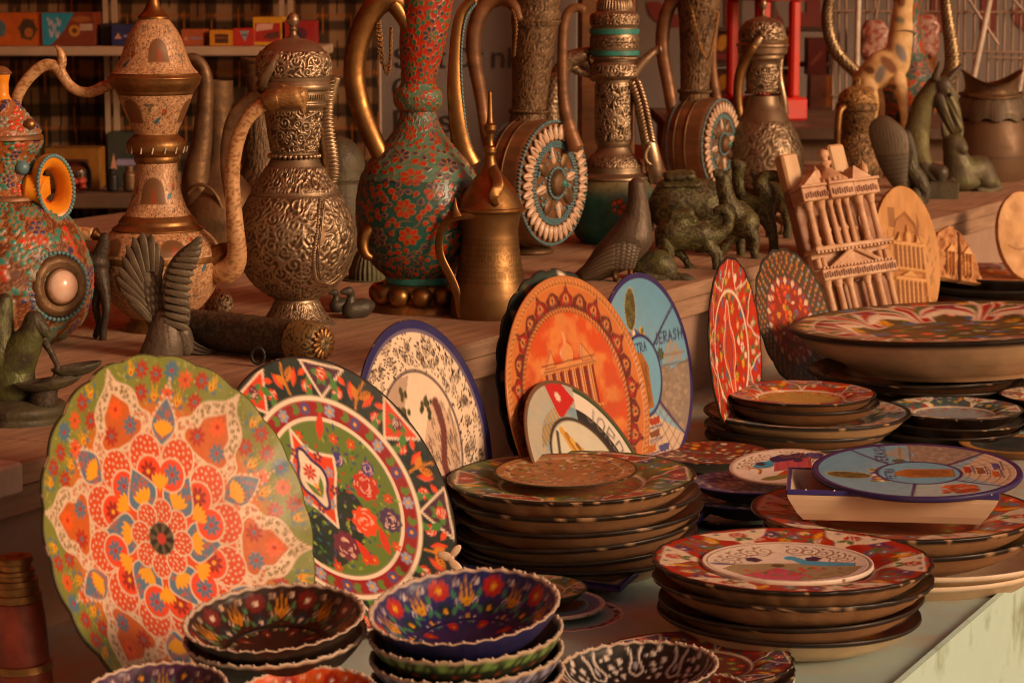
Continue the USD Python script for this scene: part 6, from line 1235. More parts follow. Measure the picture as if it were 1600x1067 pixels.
for x0, x1, xm in ((0, 26, 22), (72, 102, 78)): obj('broken_pediment', prism([(x0 * u, 223.3 * k_), (x1 * u, 223.3 * k_), (xm * u, 246 * k_)], -10 * u, 12 * u), 'resin', cf, smooth=False)
fb('side_block', -4, 20, 223.5, 286, 14.5, 34, .004, 'carved_wood'); fb('side_block', 66, 90, 223.5, 292, 14.5, 34, .004, 'carved_wood')
for x in (28, 98): obj('urn', xf(lathe([(223.3 * k_, 3 * u), (230 * k_, 2.4 * u), (236 * k_, 4.6 * u), (244 * k_, 4.4 * u), (250 * k_, 2 * u), (256 * k_, 0)], 14, 24)[0], trans((x * u, -2 * u, 0))), 'resin', cf)

def plaque(name, label, M, outline, npx, relief_fn, base, thick, mat='carved', cat='plaque'):
    """board of the given outline (x, z metres) with a low relief face; built on a fine grid"""
    g = shapely.Polygon(outline); x0, z0, x1, z1 = g.bounds; n = npx
    X, Z = np.meshgrid(np.linspace(x0, x1, n), np.linspace(z0, z1, int(n * (z1 - z0) / (x1 - x0)))); sh_ = X.shape; p = np.stack([X.ravel(), Z.ravel()], 1)
    ins = shapely.contains_xy(g, p[:, 0], p[:, 1]).reshape(sh_)
    # pull the border vertices onto the outline
    P = Paint(p, base, (x1 - x0) / n * 1.2); P.c = P.c * (.82 + .36 * vnoise(p * [3, .7], 60, 5))[:, None]; relief_fn(P)
    bd = g.exterior; grow = np.zeros_like(ins); grow[:-1] |= ins[1:]; grow[1:] |= ins[:-1]; grow[:, :-1] |= ins[:, 1:]; grow[:, 1:] |= ins[:, :-1]; rim = grow & ~ins
    ids = np.nonzero(rim.ravel())[0]; q = p.copy()
    for k in ids: c = bd.interpolate(bd.project(shapely.Point(*p[k]))); q[k] = (c.x, c.y)
    use = (ins | rim).ravel(); m, nn = sh_; i, j = np.meshgrid(np.arange(m - 1), np.arange(nn - 1), indexing='ij')
    quad = np.stack([i * nn + j, i * nn + j + 1, (i + 1) * nn + j + 1, (i + 1) * nn + j], -1).reshape(-1, 4); quad = quad[use[quad].all(1)]
    front = np.stack([q[:, 0], -P.h, q[:, 1]], 1); c2 = P.c
    f1 = tri(quad); new = -np.ones(len(p), int); u_ = np.unique(f1); new[u_] = np.arange(len(u_)); f1 = new[f1]; v1 = front[u_]; c1 = c2[u_]
    e = np.sort(np.vstack([f1[:, [0, 1]], f1[:, [1, 2]], f1[:, [2, 0]]]), 1); ue, cnt = np.unique(e, axis=0, return_counts=True); be = ue[cnt == 1]
    dirs = {tuple(x) for x in np.vstack([f1[:, [0, 1]], f1[:, [1, 2]], f1[:, [2, 0]]]).tolist()}
    be = np.array([(a, b) if (a, b) in dirs else (b, a) for a, b in be.tolist()]); N_ = len(v1)
    v2 = v1.copy(); v2[:, 1] = thick; side = np.vstack([[[b, a, a + 2 * N_], [b, a + 2 * N_, b + 2 * N_]] for a, b in be.tolist()]) 
    v = np.vstack([v1, v2, v2]); s0 = side.copy(); f = np.vstack([f1, f1[:, ::-1] + N_, s0])
    return obj(name, (v, f), mat, col=np.vstack([c1, c1 * .9, c1 * .8]), M=M, label=label, cat=cat)
def temple(P, x, z, w, h, t, dk, tiers=2):
    """small columned temple front carved in relief, centred x, foot z"""
    for k in range(tiers):
        z0 = z + h * (.0 if k == 0 else .50); hh = h * (.36 if k == 0 else .30)
        P.poly([(x - w / 2, z0), (x - w / 2, z0 + hh), (x + w / 2, z0 + hh), (x + w / 2, z0)], dk, h=t * .2)
        for i in range(6):
            cx = x - w / 2 + w * (i + .5) / 6; P.line([(cx, z0), (cx, z0 + hh)], w * .075, P.base_hi, t * .8)
        P.line([(x - w * .54, z0 + hh * 1.06), (x + w * .54, z0 + hh * 1.06)], h * .055, P.base_hi, t); P.line([(x - w * .54, z0), (x + w * .54, z0)], h * .04, P.base_hi, t)
    P.poly([(x - w * .35, z + h * .41), (x + w * .35, z + h * .41), (x, z + h * .49)], P.base_hi, dk, h * .008, t * .9)
    P.ell((x, z + h * .9), w * .13, h * .075, 0, P.base_hi, t); P.line([(x, z + h * .9), (x, z + h * 1.04)], w * .06, P.base_hi, t)
    for s in (-1, 1): P.poly([(x + s * w * .28, z + h * .83), (x + s * w * .5, z + h * .83), (x + s * w * .32, z + h * .95)], P.base_hi, dk, h * .008, t * .9)
def ov(cx, cz, a, b, n=80, e=2.0): return [(cx + a * np.sign(math.cos(t)) * abs(math.cos(t)) ** (2 / e), cz + b * np.sign(math.sin(t)) * abs(math.sin(t)) ** (2 / e)) for t in np.linspace(0, 2 * PI, n)[:-1]]
Mo, w, h = frame_n(1372, 492, 4.42, (.55, .25, .8), (-.06, 1), 104, 212)
def oval_relief(P):
    P.base_hi = C('cf9a5c'); dk = C('7c4a22'); lo, hi = P.p.min(0), P.p.max(0); w, h = hi - lo
    P.poly([(w * .30, h * .0), (w * .30, h * .55), (w * .36, h * .68), (w * .5, h * .73), (w * .64, h * .66), (w * .72, h * .5), (w * .78, 0)], C('a8703a'), h=-.002)
    P.line([(w * .30, 0), (w * .30, h * .55), (w * .36, h * .68), (w * .5, h * .74), (w * .65, h * .66), (w * .73, h * .5), (w * .80, 0)], w * .02, dk, .001)
    temple(P, w * .52, h * .06, w * .40, h * .56, .004, dk)
    r = np.random.default_rng(3)
    for k in range(120):
        x, z = r.uniform(.04, .96) * w, r.uniform(0, .55) * h
        if .28 * w < x < .8 * w: continue
        P.line([(x, z), (x + r.normal(0, .02) * w, z + r.uniform(.02, .06) * h)], w * .012, dk, -.0008)
    for x, z, s in ((.24, .76, 1), (.68, .74, -1)):
        for k in range(9): P.line([(w * (x + .012 * k), h * (z - .02 * k * (s < 0))), (w * (x + .02 * k * s * .5 + .01), h * (z - .13))], w * .011, dk, -.001)
plaque('carved_plaque', 'tall oval wooden plaque carved with a temple between cliffs, right of the cream facade', Mo, ov(w * .5, h * .46, w * .5, h * .54), 76, oval_relief, C('c08a4c'), .012)
Mp, w, h = frame_n(1456, 432, 4.78, (.55, .25, .8), (-.03, 1), 78, 84)
def rock_relief(P):
    P.base_hi = C('d8a468'); lo, hi = P.p.min(0), P.p.max(0); w, h = hi - lo
    n = vnoise(P.p, 90, 7, 4); P.h = (n - .4) * .012; P.c = mixc(C('8a4c22'), C('d29a62'), np.clip(n * 1.6 - .3, 0, 1))
    for x in (.38, .72):
        for k in range(3): P.line([(w * (x - .08 + .07 * k), h * .1), (w * (x - .08 + .07 * k), h * .5)], w * .03, P.base_hi, .008)
        P.poly([(w * (x - .12), h * .5), (w * (x + .1), h * .5), (w * x, h * .66)], P.base_hi, C('7c4422'), w * .01, .008)
    P.line([(w * .55, 0), (w * .56, h * .9)], w * .05, C('5c2e16'), -.004)
plaque('carved_plaque', 'small rough rock shaped plaque with two carved shrines, left of the plain oval board', Mp, [(0, 0), (w * .02, h * .5), (w * .14, h * .85), (w * .35, h * 1.0), (w * .6, h * .92), (w * .78, h * .7), (w * .95, h * .3), (w, 0)], 80, rock_relief, C('b0743c'), .016)
Mq, w, h = frame_n(1560, 418, 4.92, (.6, .25, .78), (-.02, 1), 84, 128)
def plain_relief(P):
    P.base_hi = C('d0a06c'); w, h = P.p.max(0); P.c = mixc(C('d2a471'), C('a97a48'), np.clip(vnoise(P.p, 45, 9, 4) * 1.8 - .5, 0, 1)); P.line([(w * .2, h * .3), (w * .35, h * .27), (w * .5, h * .3)], w * .02, C('7a4a26'), -.001, smooth=True)
plaque('carved_plaque', 'plain oval pale wooden board at the right edge against the step', Mq, ov(w * .5, h * .46, w * .5, h * .54), 60, plain_relief, C('c9965a'), .010)
# ---------------- plates and bowls
def plate_mesh(R, depth, kind='rim', nr=60, ns=200, scal=(0, 0), thick=.022, foot=.52, steep=False):
    """closed plate, rim in the plane z = 0, facing +z. Returns (v, f), index of the upper vertices, their (x, y) / R, radius of all, and a flag for the underside"""
    rr = np.linspace(0, 1, nr)
    if kind == 'coupe': zt = -depth * (1 - rr ** 2.2)
    elif kind == 'flat': zt = -depth * np.clip((1 - rr) / .06, 0, 1) ** .8
    else: zt = -depth * (1 - np.where(rr < .55, 0, .45 * ((rr - .55) / .45).clip(0, 1) + .55 * np.clip((rr - .55) / .13, 0, 1) ** 1.0 * 1.0)); zt = np.convolve(np.r_[[zt[0]] * 3, zt, [zt[-1]] * 3], np.ones(7) / 7, 'valid')
    if kind == 'nest': zt = -.20 * (1 - rr ** 5)
    t = thick
    if steep: under = [(1.006, -t * .25), (1.010, -t * .8), (.995, -t * 1.3), (.955, -.058), (.90, -.115), (.82, -.168), (.70, -.222), (foot + .05, -.248), (foot + .01, -.252), (foot, -.285), (foot - .03, -.285), (foot - .05, -.25), (.2, -.245), (0, -.245)]
    else:
        b = depth + thick
        under = [(1.006, -t * .25), (1.008, -t * .7), (.99, -t * 1.1), (.90, -t * 1.2 - depth * .20), (.78, -t * 1.2 - depth * .5), (foot + .10, -b * .98), (foot + .02, -b - .012), (foot, -b - .05), (foot - .03, -b - .05), (foot - .05, -b - .01), (.2, -b), (0, -b)]
    ur = np.array([q[0] for q in under]); uz = np.array([q[1] for q in under])
    r = np.r_[rr, ur]; z = np.r_[zt, uz]
    th = np.linspace(0, 2 * PI, ns + 1)[:-1]; TH, Rm = np.meshgrid(th, r); Z = np.repeat(z[:, None], ns, 1)
    k = np.clip(Rm, 0, 1) ** 5; Rm = Rm * (1 + k * scal[1] * (np.abs(np.cos(scal[0] * TH / 2)) - .6)) if scal[0] else Rm
    v = np.stack([Rm * np.cos(TH), Rm * np.sin(TH), Z], -1).reshape(-1, 3) * R
    m = len(r); i, j = np.meshgrid(np.arange(m - 1), np.arange(ns), indexing='ij')
    f = tri(np.stack([i * ns + j, i * ns + (j + 1) % ns, (i + 1) * ns + (j + 1) % ns, (i + 1) * ns + j], -1).reshape(-1, 4))[:, ::-1]
    return (v, f), nr * ns, v[:nr * ns, :2] / R, np.repeat(r, ns), np.arange(m).repeat(ns) >= nr
def plate(label, M, R, deco, depth=.14, kind='rim', nr=60, ns=200, scal=(0, 0), under='c9a888', rim='1c1410', chip=.5, cat='plate', group=None, seed=0, thick=.022, name='plate', foot=.52, rimw=.03, steep=False, rimr=.962):
    m, n, p, r, low = plate_mesh(R, depth, kind, nr, ns, scal, thick, foot, steep)
    P = Paint(p, (0.5, 0.5, 0.5), 1.15 / nr); P.th = np.arctan2(p[:, 1], p[:, 0]); P.r = np.hypot(*p.T); deco(P)
    v = m[0]; col = np.zeros((len(v), 3)); col[:n] = P.c; v = v.copy(); v[:n, 2] += P.h * R
    un = mixc(C(under) * .85, C(under) * .45, vnoise(v[n:], 4 / R, seed + 1)); rk = C(rim); ch = vnoise(v[n:] * [1, 1, .6] + seed, 15 / R, seed + 3, 3) > .59 + (1 - chip) * .3
    e = r[n:] > rimr; un[e] = rk; un[e & ch] = C('9a7a5c'); col[n:] = un
    edge = (r[:n] > 1 - rimw); col[:n][edge] = rk
    return obj(name, (v, m[1]), 'glaze', col=col, M=M, label=label, cat=cat, group=group)
def facing(px, py, ncam):
    t = -ray(px, py); t /= np.linalg.norm(t); r = RT - t * (RT @ t); r /= np.linalg.norm(r); u = np.cross(t, r)
    a, b, c = ncam; return a * r + b * u + c * t
def basis(n, spin=0.0):
    n = n / np.linalg.norm(n); ey = np.array([0, 0, 1.0]) - n * n[2]
    if np.linalg.norm(ey) < .25: ey = np.array([0, 1.0, 0]) - n * n[1]
    ey /= np.linalg.norm(ey); ex = np.cross(ey, n); B_ = np.stack([ex, ey, n], 1)
    return B_ @ rotz(spin)[:3, :3]
def lean(cx, cy, a, b, ang, spin=0.0, zc=TABLE_Z + .002, depth=None):
    """a round plate whose outline is the given ellipse of the picture, standing on the table"""
    th = math.radians(ang); mj = np.array([math.cos(th), math.sin(th)]); mn = np.array([-mj[1], mj[0]])
    if mn[0] < 0: mn = -mn
    c = b / a; s = math.sqrt(1 - c * c); n = facing(cx, cy, (s * mn[0], -s * mn[1], c))
    d0 = ray(cx, cy); drop = a / FPX * math.sqrt(1 - n[2] ** 2)
    d = depth or (zc - CAM[2]) / (d0[2] - drop)
    M = np.eye(4); M[:3, :3] = basis(n, spin); M[:3, 3] = at(cx, cy, d); return M, a * d / FPX
def lying(cx, cy, a, Y, b=None, ang=0.0, spin=0.0):
    """a plate lying flat (or tilted, when b is given) with its rim's centre seen at the pixel, Y away"""
    p = on_y(cx, cy, Y); R = a * depth_of(p) / FPX; M = np.eye(4); M[:3, 3] = p
    if b is None: n = np.array([0, 0, 1.0])
    else:
        th = math.radians(ang); mn = np.array([math.sin(th), -math.cos(th)]); c = b / a; s = math.sqrt(1 - c * c); n = facing(cx, cy, (s * mn[0], -s * mn[1], c))
    M[:3, :3] = basis(n, spin); return M, R
cs = lambda a, r=1.0: np.array([r * math.cos(a), r * math.sin(a)])
WH, RD, OR, YL, BU, GN, OL = C('e2cdb6'), C('a8201a'), C('d9501a'), C('dc9a1c'), C('4a6c86'), C('3f6b35'), C('77803a')
def flower8(P, c, r, col, cc, rot=0.0, n=8): P.flower(c, r, n, col, cc, rot, fat=.28 * 6.2 / n, cr=.22)

def d_mandala(P):
    W1 = C('d3b79d')
    r = P.r; P.c = mixc(C('cf4a1a'), C('c4621e'), np.clip((r - .5) / .2, 0, 1)); P.c = mixc(P.c, C('757c36'), np.clip((r - .70) / .13, 0, 1)); P.c *= (.85 + .3 * vnoise(P.p, 9, 3))[:, None]
    w = .011; N6 = 6; BL2 = C('566f88'); fl = lambda c, r_, col, cc, k=0: flower8(P, c, r_, col, cc, k, 8)
    rg = np.random.default_rng(4)
    for q in rg.random((1500, 2)) * 2 - 1:
        if .62 < np.hypot(*q) < .985: P.disc(q, .0045, C('b0a866'))
    for k in range(N6):
        a = PI / 2 + .12 - 2 * PI * k / N6; b = a + PI / N6; e = cs(a); t = cs(a + PI / 2)
        X = lambda x, y: e * y + t * x
        for da, rr_, kind in ((-.40, .90, 0), (-.52, .80, 1), (-.28, .93, 3), (.28, .93, 0), (.40, .90, 1), (.52, .93, 2), (-.52, .93, 2), (-.27, .81, 0), (.27, .81, 3)): fl(cs(a + da, rr_), .052, (RD, C('d8501c'), BU, RD)[kind], (BU, RD, RD, BU)[kind], da * 9)
        for da, rr_ in ((-.40, .80), (.42, .79), (.19, .945), (-.19, .945)): P.tulip(cs(a + da, rr_), .062, a + da, YL, RD, BU)
        # blue leaf between arches
        e2, t2 = cs(b), cs(b + PI / 2); Xb = lambda x, y: e2 * y + t2 * x
        P.poly(np.vstack([spline([Xb(0, .52), Xb(-.085, .61), Xb(-.075, .69), Xb(0, .79)], 20), spline([Xb(0, .79), Xb(.075, .69), Xb(.085, .61), Xb(0, .52)], 20)]), BL2, W1, w)
        for m in range(34): P.spiral(Xb(rg.uniform(-.07, .07), rg.uniform(.55, .74)), .012, rg.uniform(0, 6), 1, .006, C('b5532a'), .9)
        for m in range(7): P.tear(Xb(0, .57), b + (m - 3) * .27, .10, .015, YL)
        P.dots([Xb(s_ * (.015 + .115 * u_), .84 - .24 * u_ ** .8) for u_ in np.linspace(0, 1, 8) for s_ in (-1, 1)], .0095, W1); P.dots([Xb(0, .86 + .025 * m) for m in range(2)], .009, W1)
        # lace arch
        outer = spline([X(-.15, .53), X(-.23, .585), X(-.24, .65), X(-.185, .705), X(-.175, .775), X(-.13, .845), X(-.05, .90), X(0, .985)], 44); outer2 = np.array([p_ - 2 * t * (p_ @ t) for p_ in outer[::-1]])
        oo = np.vstack([outer, outer2]); bgc = P.c.copy(); P.poly(oo, W1); X0 = rg.random((1600, 2)) * [.5, .45] + [-.25, .52]
        for q in X0[poisson(X0, .027)]:
            q = X(*q); P.spiral(q, .0125, rg.uniform(0, 6), rg.choice([-1, 1]), .0105, C('6d5a22') if q @ q > .52 else C('b04a1a'), .75)
        gq = shapely.Polygon(oo).buffer(0); sel = P.near(X(0, .7), .42); out_ = sel[~shapely.contains_xy(gq, P.p[sel, 0], P.p[sel, 1])]; P.c[out_] = bgc[out_]; P.line(np.vstack([oo, oo[:1]]), .014, W1)
        inn = spline([X(-.10, .56), X(-.165, .60), X(-.165, .65), X(-.115, .685), X(-.11, .745), X(-.075, .79), X(0, .865)], 40); inn2 = np.array([p_ - 2 * t * (p_ @ t) for p_ in inn[::-1]])
        P.poly(np.vstack([inn, inn2]), C('bd5a20'), W1, .014)
        fl(X(0, .765), .056, C('e2581a'), RD); fl(X(-.082, .645), .054, BU, RD); fl(X(.082, .645), .056, C('a02a1c'), BU)
    for k in range(12):                                  # dotted scallops
        c = cs(PI / 2 + .12 + PI / 12 + 2 * PI * k / 12, .475); P.disc(c, .123, W1); P.disc(c, .112, C('c8461c'))
        for m in range(34): P.disc(c + cs(2.4 * m, .0195 * math.sqrt(m)), .0075, W1)
    for k in range(6):                                   # hearts with flowers, blue drops between them
        a = PI / 2 + .12 + 2 * PI * (k + .5) / 6
        for rad, col in ((.101, W1), (.090, C('d8421a'))):
            for s_ in (-1, 1): P.disc(cs(a + s_ * .225, .375), rad, col)
        for s_ in (-1, 1): fl(cs(a + s_ * .235, .38), .060, C('8c1f16') if s_ > 0 else BU, YL if s_ > 0 else RD)
        for m in range(5): P.tear(cs(a, .27), a + (m - 2) * .3, .105, .015, YL)
        b = a + PI / 6; e2, t2 = cs(b), cs(b + PI / 2)
        P.poly(np.vstack([spline([e2 * .15, e2 * .25 + t2 * .115, e2 * .34 + t2 * .075, e2 * .43], 16), spline([e2 * .43, e2 * .34 - t2 * .075, e2 * .25 - t2 * .115, e2 * .15], 16)]), BL2, W1, w)
        for m in range(30): P.spiral(e2 * rg.uniform(.21, .39) + t2 * rg.uniform(-.07, .07), .011, m, 1, .006, C('b5532a'), .9)
        for m in range(5): P.tear(e2 * .20, b + (m - 2) * .33, .11, .016, YL)
    for k in range(8):
        c = cs(2 * PI * k / 8 + .3, .155); P.disc(c, .076, W1); P.disc(c, .066, C('c8461c'))
        for m in range(16): P.disc(c + cs(2.4 * m, .0155 * math.sqrt(m)), .0065, W1)
    P.disc((0, 0), .092, C('3a2a18'))
    for k in range(14): P.leaf(cs(2 * PI * k / 14, .03), 2 * PI * k / 14, .068, .012, C('1c120c') if k % 2 else C('5a4a2a'))
    P.disc((0, 0), .032, C('b03020'))
def rose(P, c, r, col, seed=0, petal=WH):
    P.disc(c, r, col)
    for k in range(9): P.disc(np.asarray(c) + cs(k * .698, r * .92), r * .24, col)
    q = np.random.default_rng(seed)
    for k in range(16): a = q.uniform(0, 6.3); rr = r * q.uniform(.15, .95); d = np.asarray(c) + cs(a, rr); P.line([d + cs(a + 1.2, r * .14), d + cs(a, r * .1), d + cs(a - 1.2, r * .14)], r * .10, petal)
def d_medallion(P):
    P.c[:] = C('1d2a26'); P.c *= (.8 + .4 * vnoise(P.p, 8, 2))[:, None]; g = np.random.default_rng(8)
    for k in range(8):                                   # triangles on the rim
        a = PI / 2 + .35 - 2 * PI * k / 8; q = [cs(a - .20, .985), cs(a + .20, .985), cs(a, .735)]
        P.poly(q, C('cf3a16') if k % 2 == 0 else C('4a2338'), WH, .02); c = cs(a, .90)
        for s_ in (-1, 1): P.leaf(c, a + s_ * 1.5, .10, .025, C('4a7a35')); P.leaf(c - cs(a, .02), a + s_ * 2.6, .07, .02, C('4a7a35'))
        rose(P, c, .042, C('6a2038') if k % 2 == 0 else C('cf3a16'), k)
        b = a - PI / 8
        for s_ in (-1, 1):
            c = cs(b + s_ * .22, .80); rose(P, c, .042, C('d23c1c'), 20 + k); P.leaf(c, b + s_ * .9, .12, .03, C('4a7a35')); P.leaf(c, b + s_ * 3.0, .10, .03, C('4a7a35'))
            P.leaf(cs(b + s_ * .06, .80), b + s_ * .45, .14, .026, C('d8481c')); P.leaf(cs(b + s_ * .15, .88), b + s_ * 1.3, .09, .022, C('d8481c'))
        P.line([cs(b, .76), cs(b + .02, .86), cs(b, .97)], .02, C('c07a20'), smooth=True); P.leaf(cs(b, .84), b - .7, .13, .03, C('c9791e')); P.leaf(cs(b, .82), b + .75, .12, .028, C('c9791e'))
        for m in range(5): P.disc(cs(b, .85) + cs(b - .7, .03 + .02 * m), .006, C('3a2010'))
    P.disc((0, 0), .735, WH); P.disc((0, 0), .70, C('8f1f1e'))
    for k in range(18):
        a = 2 * PI * k / 18; c = cs(a, .645)
        P.leaf(cs(a + .08, .645), a + 1.9, .075, .022, C('5f7a35')); P.leaf(cs(a + .08, .645), a + 1.1, .075, .022, C('5f7a35')); P.flower(c, .048, 6, C('8f9bb4') if k % 2 else C('4b4a80'), YL, a, fat=.34, cr=.3)
    P.disc((0, 0), .59, WH); P.disc((0, 0), .56, C('5f7430'))
    P.poly(spline([(-.52, .2), (-.3, -.02), (.0, .1), (.2, -.1), (.12, -.3), (-.15, -.42), (-.4, -.38), (-.54, -.1), (-.52, .2)], 50), C('222e26')); P.disc((.05, -.1), .16, C('222e26'))
    for k in range(260):
        c = (g.uniform(-.52, .52), g.uniform(-.54, .54))
        if np.hypot(*c) < .53: P.leaf(c, g.uniform(0, 6.3), g.uniform(.03, .06), .010, (C('3f6b2c'), C('33506a'), C('8a9a3a'), C('b0361c'), C('4a3a6a'))[g.integers(5)])
    for x, y, r_, cl in ((.33, .0, .10, 'b8301c'), (.16, -.22, .10, 'd8481c'), (-.12, -.32, .10, '6a2a3c'), (.38, -.28, .085, '4a3558'), (.42, .1, .05, '4a3f80'), (.2, .24, .05, '3f3a78')):
        if r_: rose(P, (x, y), r_, C(cl), int(x * 99) + 50, C('e0b09a'))
    for x, y in ((-.3, -.42), (.05, -.48), (.3, -.46), (.46, -.14), (-.02, -.46), (.25, .38), (-.45, .1), (-.05, .48), (.38, .3)): flower8(P, (x, y), .04, C('d23c1c'), YL, x * 9, 6)
    for x, y, a in ((.02, -.52, 1.7), (.2, -.5, 1.3), (.12, .40, 1.0), (-.36, .38, 2.2)): P.leaf((x, y), a, .22, .035, C('c8381c'))
    mc = np.array([-.10, .18]); M8 = [(0, .40), (.07, .24), (.15, .17), (.32, .10), (.27, -.02), (.17, -.14), (.09, -.24), (0, -.40)]
    q = np.array([(x, y) for x, y in M8] + [(-x, y) for x, y in M8[-2:0:-1]]) * [.86, .90] + mc
    P.poly(q, C('d2431a'), WH, .024)
    for k in range(10): c = mc + cs(k * .628, .17) * [1, 1.25]; flower8(P, c, .04, (C('8b93a8'), C('7a2a48'))[k % 2], YL, k, 5)
    q = mc + np.array([cs(t, .17 * (1 + .14 * math.cos(4 * t)) ) * [.66, 1.15] for t in np.linspace(0, 2 * PI, 50)[:-1]])
    P.poly(q, WH, C('3a2f5a'), .026); flower8(P, mc + [0, .05], .06, C('c03a20'), RD); flower8(P, mc + [0, -.08], .05, YL, RD)
    for s_ in (-1, 1): P.leaf(mc + [0, -.14], PI / 2 + s_ * .5, .16, .02, C('5f7a35'))
def d_tree(P):
    P.c[:] = C('e2cbb2'); g = np.random.default_rng(2); n = vnoise(P.p, 26, 3, 4); z = P.r > .60
    dk = np.abs(n - .5) < .016; P.c[z & dk] = C('3a2a26'); n2 = vnoise(P.p, 44, 5, 3); P.c[z & (np.abs(n2 - .5) < .014)] = C('4a3830')
    for k in range(130): a = g.uniform(0, 6.28); P.spiral(cs(a, g.uniform(.66, .92)), .04, g.uniform(0, 6), 1, .012, C('3a2a26'), 1.2)
    P.ring((0, 0), .60, .025, C('4a3c44')); P.poly([(-.5, .2), (-.42, .42), (-.2, .56), (0, .58), (-.15, .3), (-.3, .0), (-.45, -.2)], C('b49a86'))
    P.poly([(.12, -.5), (.0, -.1), (.25, .30), (.36, .34), (.56, .1), (.58, -.1), (.46, -.38)], C('c9ab92'))
    for k in range(200):
        c = (g.uniform(.02, .56), g.uniform(-.5, .3))
        if c[1] < 1.2 * c[0] - .1 and np.hypot(*c) < .58: P.line([c, (c[0] + .01, c[1] - .05)], .010, C('4a3230'))
    P.line([(.33, .3), (.38, .05), (.30, -.2), (.34, -.34)], .09, C('6a3a36'), smooth=True)
    P.line([(0, -.5), (-.08, -.2), (-.16, .05), (-.2, .2)], .04, C('8a5a2c'), smooth=True); P.line([(-.08, -.2), (-.22, -.08)], .03, C('8a5a2c'))
    for x, y, r_ in ((-.2, .22, .085), (-.17, .30, .06), (-.28, -.02, .07), (-.26, -.10, .06), (-.36, .2, .05), (-.38, .32, .05), (.18, .26, .06), (.2, .34, .045), (-.14, .44, .05)):
        for m in range(9): P.disc((x + g.normal(0, r_ * .5), y + g.normal(0, r_ * .6)), r_ * .45, C('45452c') * g.uniform(.7, 1.3))
    for m in range(30): P.disc((g.normal(.02, .09), g.normal(-.42, .08)), .045, C('5a3620') * g.uniform(.7, 1.4))
    for m in range(24): P.line([(.2 + g.normal(0, .1), -.5), (.2 + g.normal(0, .12), -.38)], .012, C('3f4a28'))
    P.c[P.r > .935] = C('27255c'); P.c[(P.r > .90) & (P.r < .94)] = C('6a5f78')
def d_carved(P):
    n = vnoise(P.p, 7, 3, 4); P.c = mixc(C('c24a1c'), C('cf7a3c'), np.clip((n - .45) * 4, 0, 1)); w = P.r > .72
    P.c[w] = mixc(C('c9763a'), C('b9622c'), n[w]); P.c[P.r > .93] = C('c98245')
    def ropering(r0, wd, n_, col, h):
        for k in range(n_): a = 2 * PI * k / n_; P.ell(cs(a, r0), wd * 1.3, wd * .62, a + .75, col, h)
    P.ring((0, 0), .965, .05, C('7a3a18')); ropering(.965, .024, 130, C('cd8445'), .012); P.ring((0, 0), .735, .04, C('7a3a18')); ropering(.735, .018, 110, C('c77a3c'), .010)
    for k in range(26):
        a = 2 * PI * k / 26; c = cs(a, .80); big = k % 2 == 0
        P.poly([cs(a - .12, .765), cs(a - .105, .84), cs(a - .035, .875), cs(a, .935 if big else .885), cs(a + .035, .875), cs(a + .105, .84), cs(a + .12, .765)], C('8c1c18') if big else C('6a2018'), C('2a1614'), .012)
        P.ell(cs(a, .825), .042, .03, a, C('c9743a')); P.leaf(cs(a, .80), a, .075, .014, C('2a1a18')); P.line([cs(a - .05, .80), cs(a - .03, .84), cs(a, .85), cs(a + .03, .84), cs(a + .05, .80)], .010, C('d08a50')); P.disc(cs(a, .785), .012, C('2f5a44'))
    P.base_hi = C('d08a50'); dk = C('7c2c14')
    temple(P, 0, -.66, .70, 1.16, .010, dk, 2)
    for z0, z1 in ((-.66, -.25), (-.08, .26)):
        for k in range(13): x = -.35 + .70 * k / 12; P.line([(x, z0), (x, z1)], .009, C('5a2010'))
    for z in (-.66, -.23, -.09, .28, .33): P.line([(-.38, z), (.38, z)], .010, C('5a2010'))
def d_dark_floral(base, seed, nfl=60, pal=None, ring=None, rmin=.5, centre=None):
    pal = pal or [RD, OR, YL, BU, C('6a2a48'), WH]
    def g_(P):
        g = np.random.default_rng(seed); P.c[:] = C(base); P.c *= (.75 + .5 * vnoise(P.p, 9, seed))[:, None]
        if centre: P.disc((0, 0), rmin * .96, C(centre)); 
        if ring: P.ring((0, 0), rmin, .03, C(ring)); P.ring((0, 0), rmin + .05, .012, C(ring))
        cand = g.uniform(-1, 1, (nfl * 8, 2)); cand = cand[(np.hypot(*cand.T) < .93) & (np.hypot(*cand.T) > rmin * .3)]
        for i in poisson(cand, .118)[:nfl * 3]:
            c = cand[i]; k = g.integers(6); col = pal[g.integers(len(pal))]
            for m in range(2): P.leaf(c, g.uniform(0, 6.28), .10, .020, (GN, C('5f7a35'), C('2d5a5a'))[g.integers(3)])
            if k < 2: flower8(P, c, g.uniform(.04, .062), col, pal[g.integers(len(pal))], g.uniform(0, 3), g.integers(5, 9))
            elif k == 2: rose(P, c, g.uniform(.032, .05), col, int(seed * 7 + i), WH)
            elif k == 3: P.tulip(c, .065, math.atan2(c[1], c[0]), col, RD, C('5f7a35'))
            elif k == 4:
                for m in range(5): P.leaf(c, math.atan2(c[1], c[0]) + (m - 2) * .35, .09, .016, col)
            else: P.spiral(c, .04, g.uniform(0, 6), 1, .010, WH, 1.3)
    return g_
